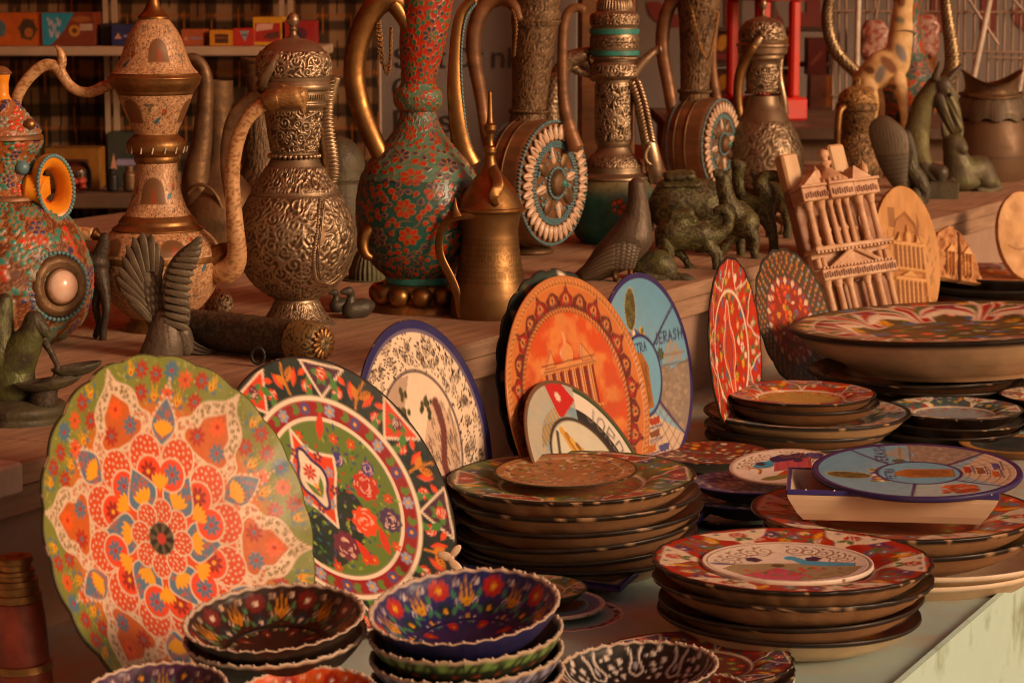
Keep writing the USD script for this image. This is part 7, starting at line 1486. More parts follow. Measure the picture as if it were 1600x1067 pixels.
def d_panels(base, seed, alt, pal=None, ctr='b8956a'):
    f = d_dark_floral(base, seed, 70, pal)
    def g_(P):
        f(P); n = 6
        for k in range(n):
            a = 2 * PI * k / n + seed; q = spline([cs(a - .28, .97), cs(a - .2, .80), cs(a - .09, .73), cs(a, .60), cs(a + .09, .73), cs(a + .2, .80), cs(a + .28, .97)], 30); P.poly(q, C(alt), WH, .02)
            rose(P, cs(a, .85), .06, RD, k); P.leaf(cs(a, .8), a + 2.4, .1, .025, GN); P.leaf(cs(a, .8), a - 2.4, .1, .025, GN); P.dots([cs(a + s_ * .17, .92) for s_ in (-1, 1)], .02, BU)
            b = a + PI / n; P.tulip(cs(b, .80), .11, b, BU, WH, GN); flower8(P, cs(b + .22, .84), .075, C('34306a'), WH, 0, 7); P.leaf(cs(b - .2, .74), b - .3, .18, .03, YL)
        P.ring((0, 0), .58, .03, WH); P.disc((0, 0), .545, C(ctr)); 
        for k in range(24): flower8(P, cs(k * .26, .48 if k % 2 else .4), .05, RD if k % 2 else C('6f7a3a'), YL, k, 6)
    return g_
def d_scallop(P):
    P.c[:] = C('4a3a2a'); g = np.random.default_rng(6); P.c[P.r < .62] = C('8a2c1a'); P.c *= (.75 + .5 * vnoise(P.p, 10, 5))[:, None]
    for ring_, (rr, n) in enumerate(((.95, 44), (.885, 40), (.82, 38), (.755, 34), (.69, 30))):
        for k in range(n):
            a = 2 * PI * (k + .5 * (ring_ % 2)) / n; c = cs(a, rr)
            if ring_ in (1, 3) and k % 2 == 0: P.tulip(c, .048, a, C('d8861c'), RD)
            else: P.flower(c, .030, 5, (C('b8402a'), C('8a8490'), C('c8641c'), C('a8281c'))[g.integers(4)], C('d8b890'), a, fat=.34)
            P.leaf(c, a + 1.4, .05, .010, C('4f6434'))
    for k in range(18):
        a = 2 * PI * k / 18
        for m in range(5): P.tear(cs(a, .50), a + (m - 2) * .22, .14 - .02 * abs(m - 2), .011, C('d8b9a0'))
        P.disc(cs(a + .17, .56), .022, C('4a5f80')); flower8(P, cs(a + .17, .48), .045, C('c8481c'), YL, a, 6)
    for k in range(60): c = cs(g.uniform(0, 6.28), .46 * math.sqrt(g.random())); P.leaf(c, g.uniform(0, 6.28), .11, .022, (C('d8601c'), C('6a7a3a'), C('c83a1c'), C('d8b9a0'))[g.integers(4)])
    for k in range(12): flower8(P, cs(k * 2.4, .035 + .028 * k), .05, (YL, C('d8501c'), BU)[k % 3], RD, k, 6)
def d_petra(P):
    P.c = mixc(C('8fb2c4'), C('5f93b4'), np.clip(.5 + P.p[:, 0] * .3 + P.p[:, 1] * .5, 0, 1)); pu = C('33285c'); g = np.random.default_rng(3)
    ang = lambda d: math.radians(d)
    for a in (ang(35), ang(150), ang(-42), ang(-148)): pass
    P.poly([(.28, -.1)] + [cs(t, .97) for t in np.linspace(ang(2), ang(-48), 14)] + [(.2, -.3)], C('85766c'))
    for k in range(160):
        c = cs(ang(g.uniform(-48, 0)), g.uniform(.42, .92)); P.ell(c, .03, .02, 0, C('9a8878') * g.uniform(.6, 1.1))
    for k in range(7): P.line([(.52 + .05 * k, .05), (.52 + .05 * k, .12 + .12 * math.sin(k * .5))], .03, C('a08460')); 
    P.line([(.47, .12), (.9, .10)], .022, C('8a6f50')); P.line([(.47, .02), (.93, .0)], .02, C('6a5844')); P.line([(.44, 0), (.44, .12)], .018, C('3f4a2c')); P.flower((.44, .14), .07, 7, C('3f4a2c'), C('3f4a2c'))
    P.poly([(0, -.36)] + [cs(t, .97) for t in np.linspace(ang(-48), ang(-128), 20)], C('c3ab94'))
    for k in range(9):
        P.line([cs(ang(-50 - 9 * k), .42), cs(ang(-50 - 9 * k), .95)], .010, C('7a5a50')); P.ring((0, 0), .0, .0, WH)
    for rr in (.5, .6, .7, .8, .88): P.line([cs(t, rr) for t in np.linspace(ang(-52), ang(-126), 16)], .010, C('7a5a50'))
    for k, (x, y) in enumerate(((.05, -.62), (-.1, -.75), (.18, -.78), (.1, -.5))): P.poly([(x - .12, y + .04), (x - .09, y - .03), (x + .09, y - .03), (x + .12, y + .04)], (C('7a4a30'), C('b0602a'), C('4a4a7a'), C('a03a24'))[k]); P.line([(x - .14, y - .05), (x + .14, y - .05)], .016, C('3a3f7a'))
    P.poly([(-.3, -.25)] + [cs(t, .97) for t in np.linspace(ang(-128), ang(-190), 16)] + [(-.35, 0)], C('9db2b8'))
    for k in range(40): P.disc((g.uniform(-.8, -.45), g.uniform(-.5, -.2)), .04, C('b0502a') * g.uniform(.5, 1.4))
    P.ell((-.12, .66), .115, .205, 0, C('4c4526'))
    for k in range(120): a = g.uniform(0, 6.28); q = math.sqrt(g.random()); P.disc((-.12 + .12 * q * math.cos(a), .66 + .21 * q * math.sin(a)), .016, C('5c5530') * g.uniform(.5, 1.5))
    for k in range(36): a = 2 * PI * k / 36; P.disc((-.12 + .125 * math.cos(a), .66 + .215 * math.sin(a)), .010, C('a8a06a'))
    for k in range(46): P.disc((g.uniform(-.32, .14), g.uniform(.30, .45)), .032, (C('a03a24'), C('c99a2a'), C('4a4f80'), C('d8d0c0'), C('5a6a34'))[g.integers(5)])
    for a, b in ((ang(38), .97), (ang(1), 0), (ang(-48), .97), (ang(-128), .97), (ang(172), .97)):
        if b: P.line([cs(a, .40), cs(a, .96)], .032, pu)
    P.disc((0, -.02), .42, pu); P.disc((0, -.02), .385, C('6aa0c0'))
    P.poly([(-.14, -.36), (-.16, .10), (-.06, .22), (.06, .20), (.16, .06), (.15, -.36)], C('9a6430')); 
    for k in range(60): P.line([(g.uniform(-.13, .13), g.uniform(-.33, .12)), (g.uniform(-.13, .13), g.uniform(-.33, .12))], .008, C('7a4a22') * g.uniform(.7, 1.3))
    P.text('PETRA', (-.02, .26), .085, 0, C('2a2450'), .018); P.text('JERASH', (.62, .30), .105, 0, C('2a2450'), .022)
    P.c[P.r > .945] = pu
def d_jordan(P):
    n = vnoise(P.p, 8, 4, 4); P.c = mixc(C('8fa0a0'), C('b7a68c'), np.clip(n * 2 - .5, 0, 1)); P.c = mixc(P.c, C('5f8aa4'), np.clip((vnoise(P.p, 5, 9) - .55) * 5, 0, 1)); g = np.random.default_rng(5)
    for k in range(9): x = -.62 + .07 * k; P.line([(x, .42 + .02 * k), (x + .02, .62 + .03 * k)], .04, C('a8864c')); P.line([(x + .03, .42), (x + .04, .6)], .014, C('4a3a20'))
    P.ring((0, 0), .86, .20, C('d9cfc2'))
    q = P.r; t = np.degrees(P.th); z = (t < 62) & (t > -90)
    P.c[z & (q > .92)] = C('2c4a2c'); P.c[z & (q < .92) & (q > .74)] = C('d5cabb'); P.c[z & (q < .74) & (q > .62)] = C('2a2420'); P.c[~z & (q > .74) & (q < .98)] = mixc(C('9aa6a2'), C('b7a68c'), n)[~z & (q > .74) & (q < .98)]
    P.poly([cs(math.radians(92), .99), cs(math.radians(74), .99), cs(math.radians(62), .83), cs(math.radians(86), .62), cs(math.radians(92), .64)], C('b8201a')); P.flower(cs(math.radians(82), .83), .05, 7, WH, WH)
    P.text('JORDAN', (0, 0), .17, 0, C('d9d2c6') * 0 + C('6a625a'), .020, arc=(.77, math.radians(16)))
    P.disc((0, 0), .62, C('3a2e22')); P.disc((0, 0), .58, C('c9c4b0'))
    P.poly([(-.55, -.1), (-.5, .02), (-.1, .04), (-.02, -.5), (-.4, -.45)], C('c2301c')); P.flower((-.35, -.2), .07, 7, WH, WH)
    for k in range(5): P.line([(-.1 + .05 * k, .5 - .06 * k), (.1 + .08 * k, -.45)], .09 - .01 * k, (C('c9983a'), C('a8742a'), C('d0a850'), C('8a5a20'), C('c09040'))[k])
    P.line([(0, .16), (.05, -.1)], .04, C('2f6a3a')); P.line([(-.5, .1), (-.2, .5)], .05, C('4a4438')); 
    for k in range(5): P.line([(.2 + .05 * k, -.38 + .05 * k), (.26 + .05 * k, -.12 + .05 * k)], .018, C('b02a20'))
    P.c[q > .965] = C('6a4a34')
def d_red(P):
    d_dark_floral('b02c16', 12, 90, [C('4a5f8a'), C('c9a02c'), WH, C('5a1a2a'), C('d8601c')])(P)
    P.ring((0, 0), .64, .035, WH)
    for k in range(8):
        a = 2 * PI * k / 8 + .3; P.line(spline([cs(a - .3, .97), cs(a - .2, .82), cs(a - .12, .78), cs(a, .70), cs(a + .12, .78), cs(a + .2, .82), cs(a + .3, .97)], 30), .022, WH)
    for sgn in (-1, 1): q = np.array([cs(t, .30 * (1 + .2 * math.cos(4 * t))) for t in np.linspace(0, 6.28, 40)[:-1]]) * [.6, 1.5]; P.poly(q, C('c9502a'), WH, .02); P.poly(q * .6, C('b0381c'), C('3a2f5a'), .02)
def d_white_scene(seed, cloud=False):
    def g_(P):
        P.c[:] = C('ddcfc4'); br = C('8a5a20'); g = np.random.default_rng(seed)
        if cloud:
            for k, (x, y, r_, c) in enumerate([(-.3, .30, .17, '2f8fb4'), (-.16, .34, .15, '2f8fb4'), (-.4, .24, .12, '2f8fb4')] + [(.0 + .1 * m, .52 + .06 * math.sin(m * 2.2), .15, '2a2350') for m in range(6)] + [(.72, .42, .14, '33407a'), (.62, .5, .12, '33407a')]): P.disc((x, y), r_, C(c))
            P.poly([(-.2, -.12), (-.1, .36), (.62, .42), (.52, -.06)], C('b0505c')); 
            for m in range(4): P.line([(-.12 + .2 * m, -.08), (-.06 + .2 * m, .32)], .022, C('8a3a48'))
            P.poly([(-.2, -.35), (.0, -.12), (.6, -.05), (.85, -.2), (.4, -.6)], C('b8401c')); P.ell((-.25, -.52), .3, .14, .3, C('77793c')); P.line([(-.5, -.2), (-.45, .08), (-.62, .2)], .06, C('b87a20'), smooth=True)
            for k in range(4): P.ell((.2 + .22 * k, -.42 + .1 * k), .09, .06, 0, C('d88a1c'))
        else:
            P.poly([(-.62, .10), (-.1, .22), (.4, .16), (.85, -.2), (.6, -.62), (0, -.9), (-.5, -.72), (-.8, -.2)], C('9a8a6a')); P.poly([(-.62, -.5), (-.12, .0), (.15, -.35), (.0, -.85), (-.4, -.8)], C('c04a70')); P.poly([(.1, .36), (.2, .42), (.3, .3), (.8, .0), (.78, -.14), (.2, .12)], C('3f9ac8')); P.disc((.10, .42), .08, C('3f9ac8'))
            for k in range(40): P.leaf((g.uniform(-.5, .6), g.uniform(-.65, -.1)), g.uniform(0, 6), .14, .03, (C('5f7a3a'), C('c8401c'), C('8a6a3a'), C('c05a6a'))[g.integers(4)])
            P.ell((-.78, .05), .16, .05, .3, C('6a6a90')); P.disc((-.1, .1), .08, C('5a4a30'))
        for s_ in (-1, 1):
            for k in range(5): a = PI / 2 + s_ * (.25 + .26 * k); P.spiral(cs(a, .72), .14, a, s_, .016, br, 1.5); P.disc(cs(a + .1, .85), .02, br)
            P.line([cs(PI / 2 + s_ * t, .60 + .05 * math.sin(t * 14)) for t in np.linspace(.1, 1.5, 30)], .014, br)
            for k in range(5): P.disc(cs(PI / 2 + s_ * .8, .5) + cs(k * 1.25, .05), .05, C('3a2a48'))
        P.ring((0, 0), .955, .012, C('8a5a30'))
    return g_
def d_bigdish(P):
    d_dark_floral('5a4a2a', 77, 120, [OR, C('b84a2a'), C('4a6a9a'), YL], rmin=.2)(P); z = (P.r < .86) & (P.r > .66); P.c[z] = C('8a1c1c')
    for r_ in (.87, .65): P.ring((0, 0), r_, .022, WH)
    for k in range(40): a = 2 * PI * k / 40; P.flower(cs(a, .765), .045, 5, C('4a6aa4'), WH, a, fat=.36)
    for k in range(9):
        a = 2 * PI * k / 9 - .25
        P.poly(spline([cs(a - .17, .52), cs(a - .13, .74), cs(a - .02, .93), cs(a + .07, .8), cs(a + .06, .52)], 26), C('a8241c'), WH, .022)
        for s_ in (-1, 1):
            for m in range(4): P.leaf(cs(a + s_ * .05, .60), a + s_ * (.45 + .28 * m), .30, .035, (C('4a6a34'), WH, C('a8241c'), WH)[m])
        P.line([cs(a + .02, .55), cs(a + .08, .8), cs(a + .18, .985)], .03, WH, smooth=True); P.line([cs(a - .04, .55), cs(a - .03, .8), cs(a + .02, .94)], .016, WH, smooth=True)
plain = lambda h: (lambda P: P.where(slice(None), C(h)))
# --- plates leaning on the step
M, R = lean(291, 829, 284, 201, -107.8, .12); plate('large olive and orange plate painted with a white lace mandala, frontmost leaning plate', M, R, d_mandala, .20, 'coupe', 120, 460, (22, .018), rim='3a3318', rimw=.008, chip=.9)
M, R = lean(538, 770, 236, 155, -122, .1); plate('plate with green centre, red ring and dark triangle border, leaning behind the olive mandala plate', M, R, d_medallion, .10, 'coupe', 100, 370, under='8a6a50', rimw=.012)
M, R = lean(669, 695, 197, 102, -98.8); plate('blue rimmed white plate with a sketched tree landscape, behind the dark medallion plate', M, R, d_tree, .07, 'coupe', 70, 270, rim='25224a', under='b9a594', rimw=.012)
M, R = lean(908, 626, 197, 108, -99.5); plate('carved orange plate with rope edge and a temple front at its centre', M, R, d_carved, .06, 'coupe', 88, 330, rim='b8703a', under='9a5a2c', rimw=.012, chip=.2)
Mcv = M.copy(); Mb = M.copy(); Mb[:3, 3] += -M[:3, 2] * .020 + M[:3, 1] * .010 + M[:3, 0] * .014; plate('dark scalloped plate peeping out behind the carved orange plate', Mb, R * 1.0, d_dark_floral('2a3a34', 31, 80, [C('2f6a70'), C('8fb0b4'), RD, WH]), .06, 'coupe', 34, 220, (26, .02), rim='15130f')
M, R = lean(1013, 583, 157, 71, -95.5); plate('sky blue souvenir plate with tree and town panels, leaning right of the carved orange plate', M, R, d_petra, .07, 'coupe', 70, 270, rim='2d2458', under='b9a594', rimw=.02)
DJ = depth_of(Mcv[:3, 3]) - .075
M, R = lean(928, 740, 164, 76, -119.8, depth=DJ); plate('small flag plate lettered around its edge, leaning on the carved orange plate', M, R, d_jordan, .04, 'coupe', 75, 280, rim='6a4a34', under='8a6a50', rimw=.02)
M, R = lean(1151, 546, 144, 40, -93.4); plate('orange red floral plate seen edgewise, leaning left of the grey scalloped one', M, R, d_red, .08, 'coupe', 66, 260, (20, .02), rim='17120e')
M, R = lean(1243, 499, 113, 55, -104); plate('grey scalloped plate crowded with tiny flowers and white sprays, left of the carved facade', M, R, d_scallop, .10, 'coupe', 80, 320, (18, .03), rim='2a241c')
sb = at(704, 872, 2.50); sb_s = 2.5 / FPX
obj('ribbon_bow', join(*[xf(sphere((0, 0, 0), 1, 2, (a * sb_s, 3 * sb_s, b * sb_s)), trans(sb + np.array([x, 0, z]) * sb_s) @ roty(r_)) for x, z, a, b, r_ in ((8, 12, 12, 6, -.9), (8, -12, 14, 7, .8), (-8, 4, 13, 7, .3), (0, 0, 6, 6, 0))]), 'shell', label='pinkish bow shaped shell clip on the edge of the medallion plate', cat='clip')
for x, z, w_ in ((-14, 4, 2), (0, 0, 2)): pass
# --- stacks: (label, centre x, rim y, half width, decoration, options)
def base_y(cx, by): return float(on_z(cx, by, TABLE_Z)[1])
def stack(by, rows, cx0):
    Y = base_y(cx0, by); ps = []; gs = np.random.default_rng(int(cx0 + by))
    for k, (lab, cx, cy, a, deco, o) in enumerate(rows):
        o = dict(o); b = o.pop('b', None); ang = o.pop('ang', 0.0); dY = o.pop('dY', 0.0); M, R = lying(cx + gs.normal(0, 2.0), cy, a, Y + dY, b, ang, o.pop('spin', k * .7))
        if b is None and o.get('kind') == 'nest': M[:3, :3] = (rotx(gs.normal(0, .014)) @ roty(gs.normal(0, .014)))[:3, :3] @ M[:3, :3]
        o.setdefault('steep', 'kind' not in o or o['kind'] == 'nest'); o.setdefault('nr', 40); o.setdefault('ns', 180); ps.append(plate(lab, M, R, deco, seed=k + int(cx0), **o))
    return ps
dk = lambda s, c='3a2418': d_dark_floral(c, s, 40)
rim_ = dict(nr=9, ns=110, kind='nest', thick=.03)
# centre right stack at the front
stack(1000, [('brown bottomed plate just above the cream footed one in the front right stack', 1233, 925, 205, dk(3), dict(rim_, depth=.10, under='b98f6c')), ('cream footed plate with dark edge at the bottom of the front right stack', 1233, 950, 204, dk(4, '7a3a20'), dict(rim_, depth=.20, under='d9c39c', chip=.1, spin=.2)),
  ('dark rimmed scalloped plate directly under the top red plate of the front right stack', 1236, 897, 217, dk(5), dict(rim_, depth=.10, scal=(30, .014), under='b98c66', chip=.9)),
  ('red scalloped plate with white and blue panels on top of the front right stack', 1233, 871, 217, d_panels('a02818', 3, 'd9c7b0', ctr='a8482a'), dict(nr=64, ns=290, depth=.10, scal=(30, .014), under='b98c66', chip=.8)),
  ('white oval saucer with scrolls and a small landscape, on the red scalloped plate', 1228, 876, 133, d_white_scene(3), dict(nr=60, ns=250, depth=.08, kind='coupe', under='d9c4b4', rim='dccabb', thick=.06, spin=0.05))], 1235)
# centre stack
stack(885, [('bottom cream based plate of the centre stack behind the bowls', 893, 852, 178, dk(11), dict(rim_, depth=.22, under='b0997a', chip=.1)), ('second plate from the bottom of the centre stack', 900, 832, 186, dk(12, '7a3a1c'), dict(rim_, depth=.14, under='b98c66', chip=.2, b=44, ang=-3)), ('third plate from the bottom of the centre stack', 904, 812, 190, dk(13, '7a3a1c'), dict(rim_, depth=.13, under='b98c66', b=42, ang=-4)),
  ('fourth plate from the bottom of the centre stack, dark chipped edge', 904, 790, 192, dk(14), dict(rim_, depth=.11, under='b98c66', b=41, ang=-2.5)), ('plate directly under the green top plate of the centre stack', 900, 766, 193, dk(15), dict(rim_, depth=.11, scal=(28, .008), under='b98c66', chip=.9, b=40, ang=-1.5)),
  ('green and red scalloped plate on top of the centre stack', 898, 742, 193, d_panels('5f6a3a', 8, '8a3a24', [RD, C('c98a4a'), C('8a9a5a'), WH], ctr='8a5a3a'), dict(nr=60, ns=280, depth=.09, scal=(28, .010), under='b98c66', chip=.9, b=40, ang=-1)),
  ('small tan souvenir plate lying on the green top plate of the centre stack', 886, 733, 112, d_white_scene(9) if False else d_dark_floral('9a6a42', 17, 40, [C('7a3a20'), C('b8824a'), C('5a3a24'), C('c9a070')], 'd0b090', .8), dict(nr=50, ns=220, depth=.08, kind='coupe', under='b98c66', rim='2a2a20', b=26, ang=-1))], 900)
# right stack with the blue souvenir plate
Yr_ = base_y(1420, 893)
stack(893, [('lowest thick white plate under the right stack by the table edge', 1430, 868, 208, plain('d8c0a4'), dict(rim_, depth=.26, under='d9bd9a', rim='d8c4ac', chip=.2)), ('second thick white plate under the right stack', 1436, 848, 214, plain('d0b89c'), dict(rim_, depth=.16, under='d0b48f', rim='d8c4ac', chip=.2)),
  ('dark edged plate under the flowered one in the right stack', 1410, 818, 212, dk(22), dict(rim_, depth=.12, under='b98c66', chip=.9)), ('orange and blue flowered plate carrying the rectangular dish in the right stack', 1402, 793, 222, d_panels('a83a1a', 5, 'd0b8a4', [OR, C('5a7090'), YL, WH], ctr='8a4a30'), dict(nr=54, ns=260, depth=.12, under='b98c66', chip=.9)),
  ('sky blue souvenir plate with purple edge lying on the rectangular dish', 1431, 733, 162, d_petra, dict(nr=80, ns=320, depth=.04, kind='coupe', under='d8c6b4', rim='2d2458', chip=.2, b=42, ang=1.5, spin=1.5, thick=.05, rimw=.02))], 1420)
Mq = np.eye(4); c0 = on_y(1392, 764, Yr_ - .02); sq = depth_of(c0) / FPX; Mq = trans(c0) @ rotz(-.13)
rd = thing('rectangular_dish', 'cream rectangular dish with blue dotted rim between the flowered plate and the blue souvenir plate', 'dish', Mq)
def rect_ring(w, d, z): return [(-w, -d, z), (w, -d, z), (w, d, z), (-w, d, z)]
def rbox(levels):
    v = np.vstack([np.array(rect_ring(*l)) for l in levels]); f = []
    for k in range(len(levels) - 1):
        for j in range(4): f.append([k * 4 + j, k * 4 + (j + 1) % 4, k * 4 + 4 + (j + 1) % 4, k * 4 + 4 + j])
    f.append([3, 2, 1, 0]); e = (len(levels) - 1) * 4; f.append([e, e + 1, e + 2, e + 3]); return v, tri(np.array(f))
W_, Dp = 160 * sq, .062
obj('dish_body', rbox([(W_ * .82, Dp * .72, -.026), (W_ * .84, Dp * .75, -.0265), (W_ * .90, Dp * .86, -.018), (W_ * .95, Dp * .94, -.008), (W_ * .985, Dp * .985, -.001), (W_, Dp, .004), (W_, Dp, .008), (W_ * .965, Dp * .94, .008), (W_ * .80, Dp * .70, -.022)]), 'cream_glaze', rd, smooth=False)
for a, b in (((-W_ - .001, -Dp - .001), (W_ + .001, -Dp * .94)), ((-W_ - .001, Dp * .94), (W_ + .001, Dp + .001)), ((-W_ - .001, -Dp * .94 + .0005), (-W_ * .965, Dp * .94 - .0005)), ((W_ * .965, -Dp * .94 + .0005), (W_ + .001, Dp * .94 - .0005))): obj('blue_rim', box((a[0], a[1], .0035), (b[0], b[1], .0094), .0012), 'blue_glaze', rd, smooth=False)
obj('rim_dots', join(*[sphere((x * W_, -Dp * .99, .0094), .0012, 1) for x in (-.82, -.55, -.31, -.22, .05, .33, .41, .7, .93)]), 'white_paint', rd, kind='stuff')
# middle stack behind, with red top
stack(690, [('dark chipped plate at the bottom of the middle stack, behind the house saucer', 1240, 676, 138, dk(31), dict(rim_, depth=.12, under='c09060', chip=.7)), ('dark chipped plate third from the top of the middle stack', 1246, 662, 146, dk(32), dict(rim_, depth=.10, under='8a6040', chip=.8)), ('wide striped plate in the middle stack under the red one', 1262, 640, 160, d_panels('6a7a80', 2, 'b8a090', [WH, C('7a5a50')], ctr='7a5a48'), dict(nr=36, ns=220, depth=.14, under='c29a6e', chip=.8)),
  ('dark plate directly under the red top plate of the middle stack', 1252, 624, 120, dk(33), dict(rim_, depth=.10, under='9a6e4a')), ('small red flowered plate on top of the middle stack', 1252, 612, 117, d_panels('a83a24', 7, '8a6a6a', ctr='b0904a'), dict(nr=50, ns=240, depth=.10, under='9a6e4a', chip=.6))], 1255)
stack(682, [('bottom black plate of the small stack right of the middle one', 1482, 668, 112, dk(41), dict(rim_, depth=.12, under='2a1c14')), ('second black edged plate of the small stack right of the middle one', 1486, 652, 110, dk(42), dict(rim_, depth=.10, under='2a1c14', chip=.7)), ('blue grey flowered plate on top of the small stack right of the middle one', 1490, 636, 106, d_panels('46525a', 9, 'd0c4b4', [RD, C('c9a04a'), C('6a3a48')], ctr='8f94a0'), dict(nr=50, ns=240, depth=.12, under='1c1410', chip=.8))], 1485)
# big dish on dark plates
stack(636, [('lowest black plate under the big dish at right', 1446, 602, 150, dk(51), dict(rim_, depth=.10, under='2a1c14')), ('middle black plate under the big dish at right', 1440, 588, 160, dk(52), dict(rim_, depth=.10, under='2a1c14')), ('upper black plate under the big dish at right', 1432, 575, 165, dk(53), dict(rim_, depth=.09, under='5a3e2a')),
  ('very large cream bottomed dish with red and green flowered rim at the right', 1500, 500, 260, d_bigdish, dict(nr=60, ns=330, depth=.07, under='e0bd98', chip=.3, b=32, ang=-1.5, foot=.62, kind='rim', steep=True, rimr=.985))], 1450)
stack(478, [('red lowest plate of the far right stack below the plain board', 1560, 458, 112, dk(61, 'a02a18'), dict(rim_, depth=.12, under='a02a18')), ('black plate of the far right stack below the plain board', 1560, 440, 118, dk(62), dict(rim_, depth=.10, under='2a2018')), ('orange flowered plate with blue shapes on top of the far right stack', 1562, 424, 120, d_dark_floral('8a3a4a', 63, 70, [YL, OR, C('4a8ab4'), WH], 'd8a080', .62, 'c0701c'), dict(nr=50, ns=240, depth=.10, under='1c1610', chip=.2))], 1560)
stack(664, [('dark plate at the right edge under a pale flowered one', 1652, 642, 86, dk(71), dict(rim_, depth=.12, under='2a1c14')), ('second dark plate at the right edge', 1650, 630, 84, dk(72), dict(rim_, depth=.10, under='2a1c14')), ('pale flowered plate cut by the right edge of the photo', 1646, 616, 84, d_panels('8a4a44', 3, 'd8c0b0', ctr='9a6a58'), dict(nr=40, ns=200, depth=.1, under='2a1c14'))], 1640)
stack(706, [('shallow brass rimmed dark dish at the right edge', 1582, 692, 82, lambda P: (P.where(slice(None), C('2a2e30')), P.ring((0, 0), .9, .2, C('a8783a')), P.dots([cs(k * .2, .92) for k in range(31)], .02, C('3a2414'))), dict(nr=40, ns=200, depth=.10, under='8a6238', rim='7a5428', chip=0, name='dish', cat='dish'))], 1582)
# house saucer and the blue plates under it
stack(812, [('brown plate with worn edge under the blue plates left of the right stack', 1168, 798, 104, dk(81, '4a2a1c'), dict(rim_, depth=.1, under='3a2418')), ('purple blue plate under the house saucer', 1170, 774, 100, d_dark_floral('3a3a66', 82, 50, [C('6a6a90'), C('8a7a90'), WH]), dict(nr=30, ns=180, depth=.1, under='2a2030', rim='2a2450')), ('lilac edged square looking plate just under the house saucer', 1166, 752, 88, d_dark_floral('45457a', 83, 50, [C('8a8aa8'), C('b0a0a8')]), dict(nr=30, ns=180, depth=.08, under='2a2440', rim='37306a')),
  ('white saucer painted with a pink house and cloud trees', 1222, 727, 84, d_white_scene(4, True), dict(nr=54, ns=220, depth=.06, kind='coupe', under='d9c4b4', rim='b89a86', thick=.05, b=27, ang=-2, spin=.1))], 1190)
stack(736, [('dark red plate lying flat right of the centre stack', 1112, 706, 96, dk(85, '6a2418'), dict(nr=36, ns=180, depth=.06, under='3a2014'))], 1110)
# plates partly under the centre stack and beside the blue bowl
stack(958, [('white scalloped plate with red panels, lowest beside the blue bowl', 862, 957, 110, d_panels('5a4a5a', 6, '8a2a20', ctr='8a6a5a'), dict(nr=40, ns=220, depth=.08, scal=(24, .03), under='d8c8b8', rim='d8c8bc', chip=.1)), ('small white saucer with a brown scene beside the blue bowl', 850, 940, 94, lambda P: (P.where(slice(None), C('d0c0b0')), P.ring((0, 0), .82, .2, C('7a7a90')), P.disc((0, 0), .7, C('6a8a94')), P.poly([(-.6, -.4), (-.4, .1), (.5, .05), (.65, -.3), (.2, -.6)], C('8a4420'))), dict(nr=40, ns=200, depth=.07, kind='coupe', under='dccabb', rim='dccabb', thick=.06)),
  ('small green and tan flowered plate topmost beside the blue bowl', 832, 916, 84, d_panels('6a6a3a', 4, 'c9ae8a', ctr='a88a60'), dict(nr=36, ns=180, depth=.08, under='5a4a34', rim='3a4a2a'))], 860)
pp = [on_z(x, y, TABLE_Z) + [0, 0, .008] for x, y in ((1124, 806), (968, 944), (700, 905), (850, 800))]; cpl = sum(pp) / 4
def quad_plate(pts, label, col, edge):
    n = 40; U, V_ = np.meshgrid(np.linspace(0, 1, n), np.linspace(0, 1, n), indexing='ij'); a, b, c, d = pts
    p = a * ((1 - U) * (1 - V_))[..., None] + b * (U * (1 - V_))[..., None] + c * (U * V_)[..., None] + d * ((1 - U) * V_)[..., None]; q = np.stack([U, V_], -1).reshape(-1, 2); e = np.minimum(np.minimum(U, 1 - U), np.minimum(V_, 1 - V_))
    p[..., 2] += .012 * np.clip(1 - e / .16, 0, 1) ** 1.5; P = Paint(q, C(col), .03); P.c *= (.7 + .6 * vnoise(q, 9, 2))[:, None]
    for k in range(60): g = np.random.default_rng(k); P.ell(g.random(2), .03, .02, 0, C('a8846a'))
    P.c[e.ravel() < .03] = C(edge); v = p.reshape(-1, 3); v2 = v - [0, 0, .007]; i, j = np.meshgrid(np.arange(n - 1), np.arange(n - 1), indexing='ij'); f = tri(np.stack([i * n + j, i * n + j + 1, (i + 1) * n + j + 1, (i + 1) * n + j], -1).reshape(-1, 4))
    w = np.cross(v[f[0, 1]] - v[f[0, 0]], v[f[0, 2]] - v[f[0, 0]])
    if w[2] < 0: f = f[:, ::-1]
    m = len(v); bd = np.r_[np.arange(n), np.arange(2 * n - 1, n * n, n), np.arange(n * n - 2, n * (n - 1) - 1, -1), np.arange(n * (n - 2), 0, -n)]; s_ = np.array([[x, y, y + m, x + m] for x, y in zip(bd, np.roll(bd, -1))])
    return obj('square_plate', (np.vstack([v, v2]), np.vstack([f, f[:, ::-1] + m, tri(s_)])), 'glaze', col=np.vstack([P.c, P.c * 0 + C(edge)]), label=label, cat='plate')
quad_plate(pp, 'square plate with a purple edge lying under the centre stack', '6a5348', '2f2a66')
# front plates at the bottom edge
stack(1062, [('lowest white rimmed plate at the bottom edge of the photo', 1090, 1056, 150, plain('cbb49c'), dict(rim_, depth=.12, under='d8c4ac', rim='d8c8b8', chip=.1)), ('dark scalloped plate at the bottom edge under the flowered one', 1090, 1042, 154, dk(91), dict(rim_, depth=.10, scal=(26, .02), under='6a4a3a', chip=.9)), ('red and blue flowered scalloped plate at the bottom edge behind the black and white bowl', 1088, 1026, 154, d_panels('7a2420', 6, '5a3a50', [C('3f7ab0'), YL, RD, C('6a2a58')], ctr='5a2a20'), dict(nr=60, ns=280, depth=.10, scal=(26, .02), under='8a6a5a', chip=.9))], 1090)
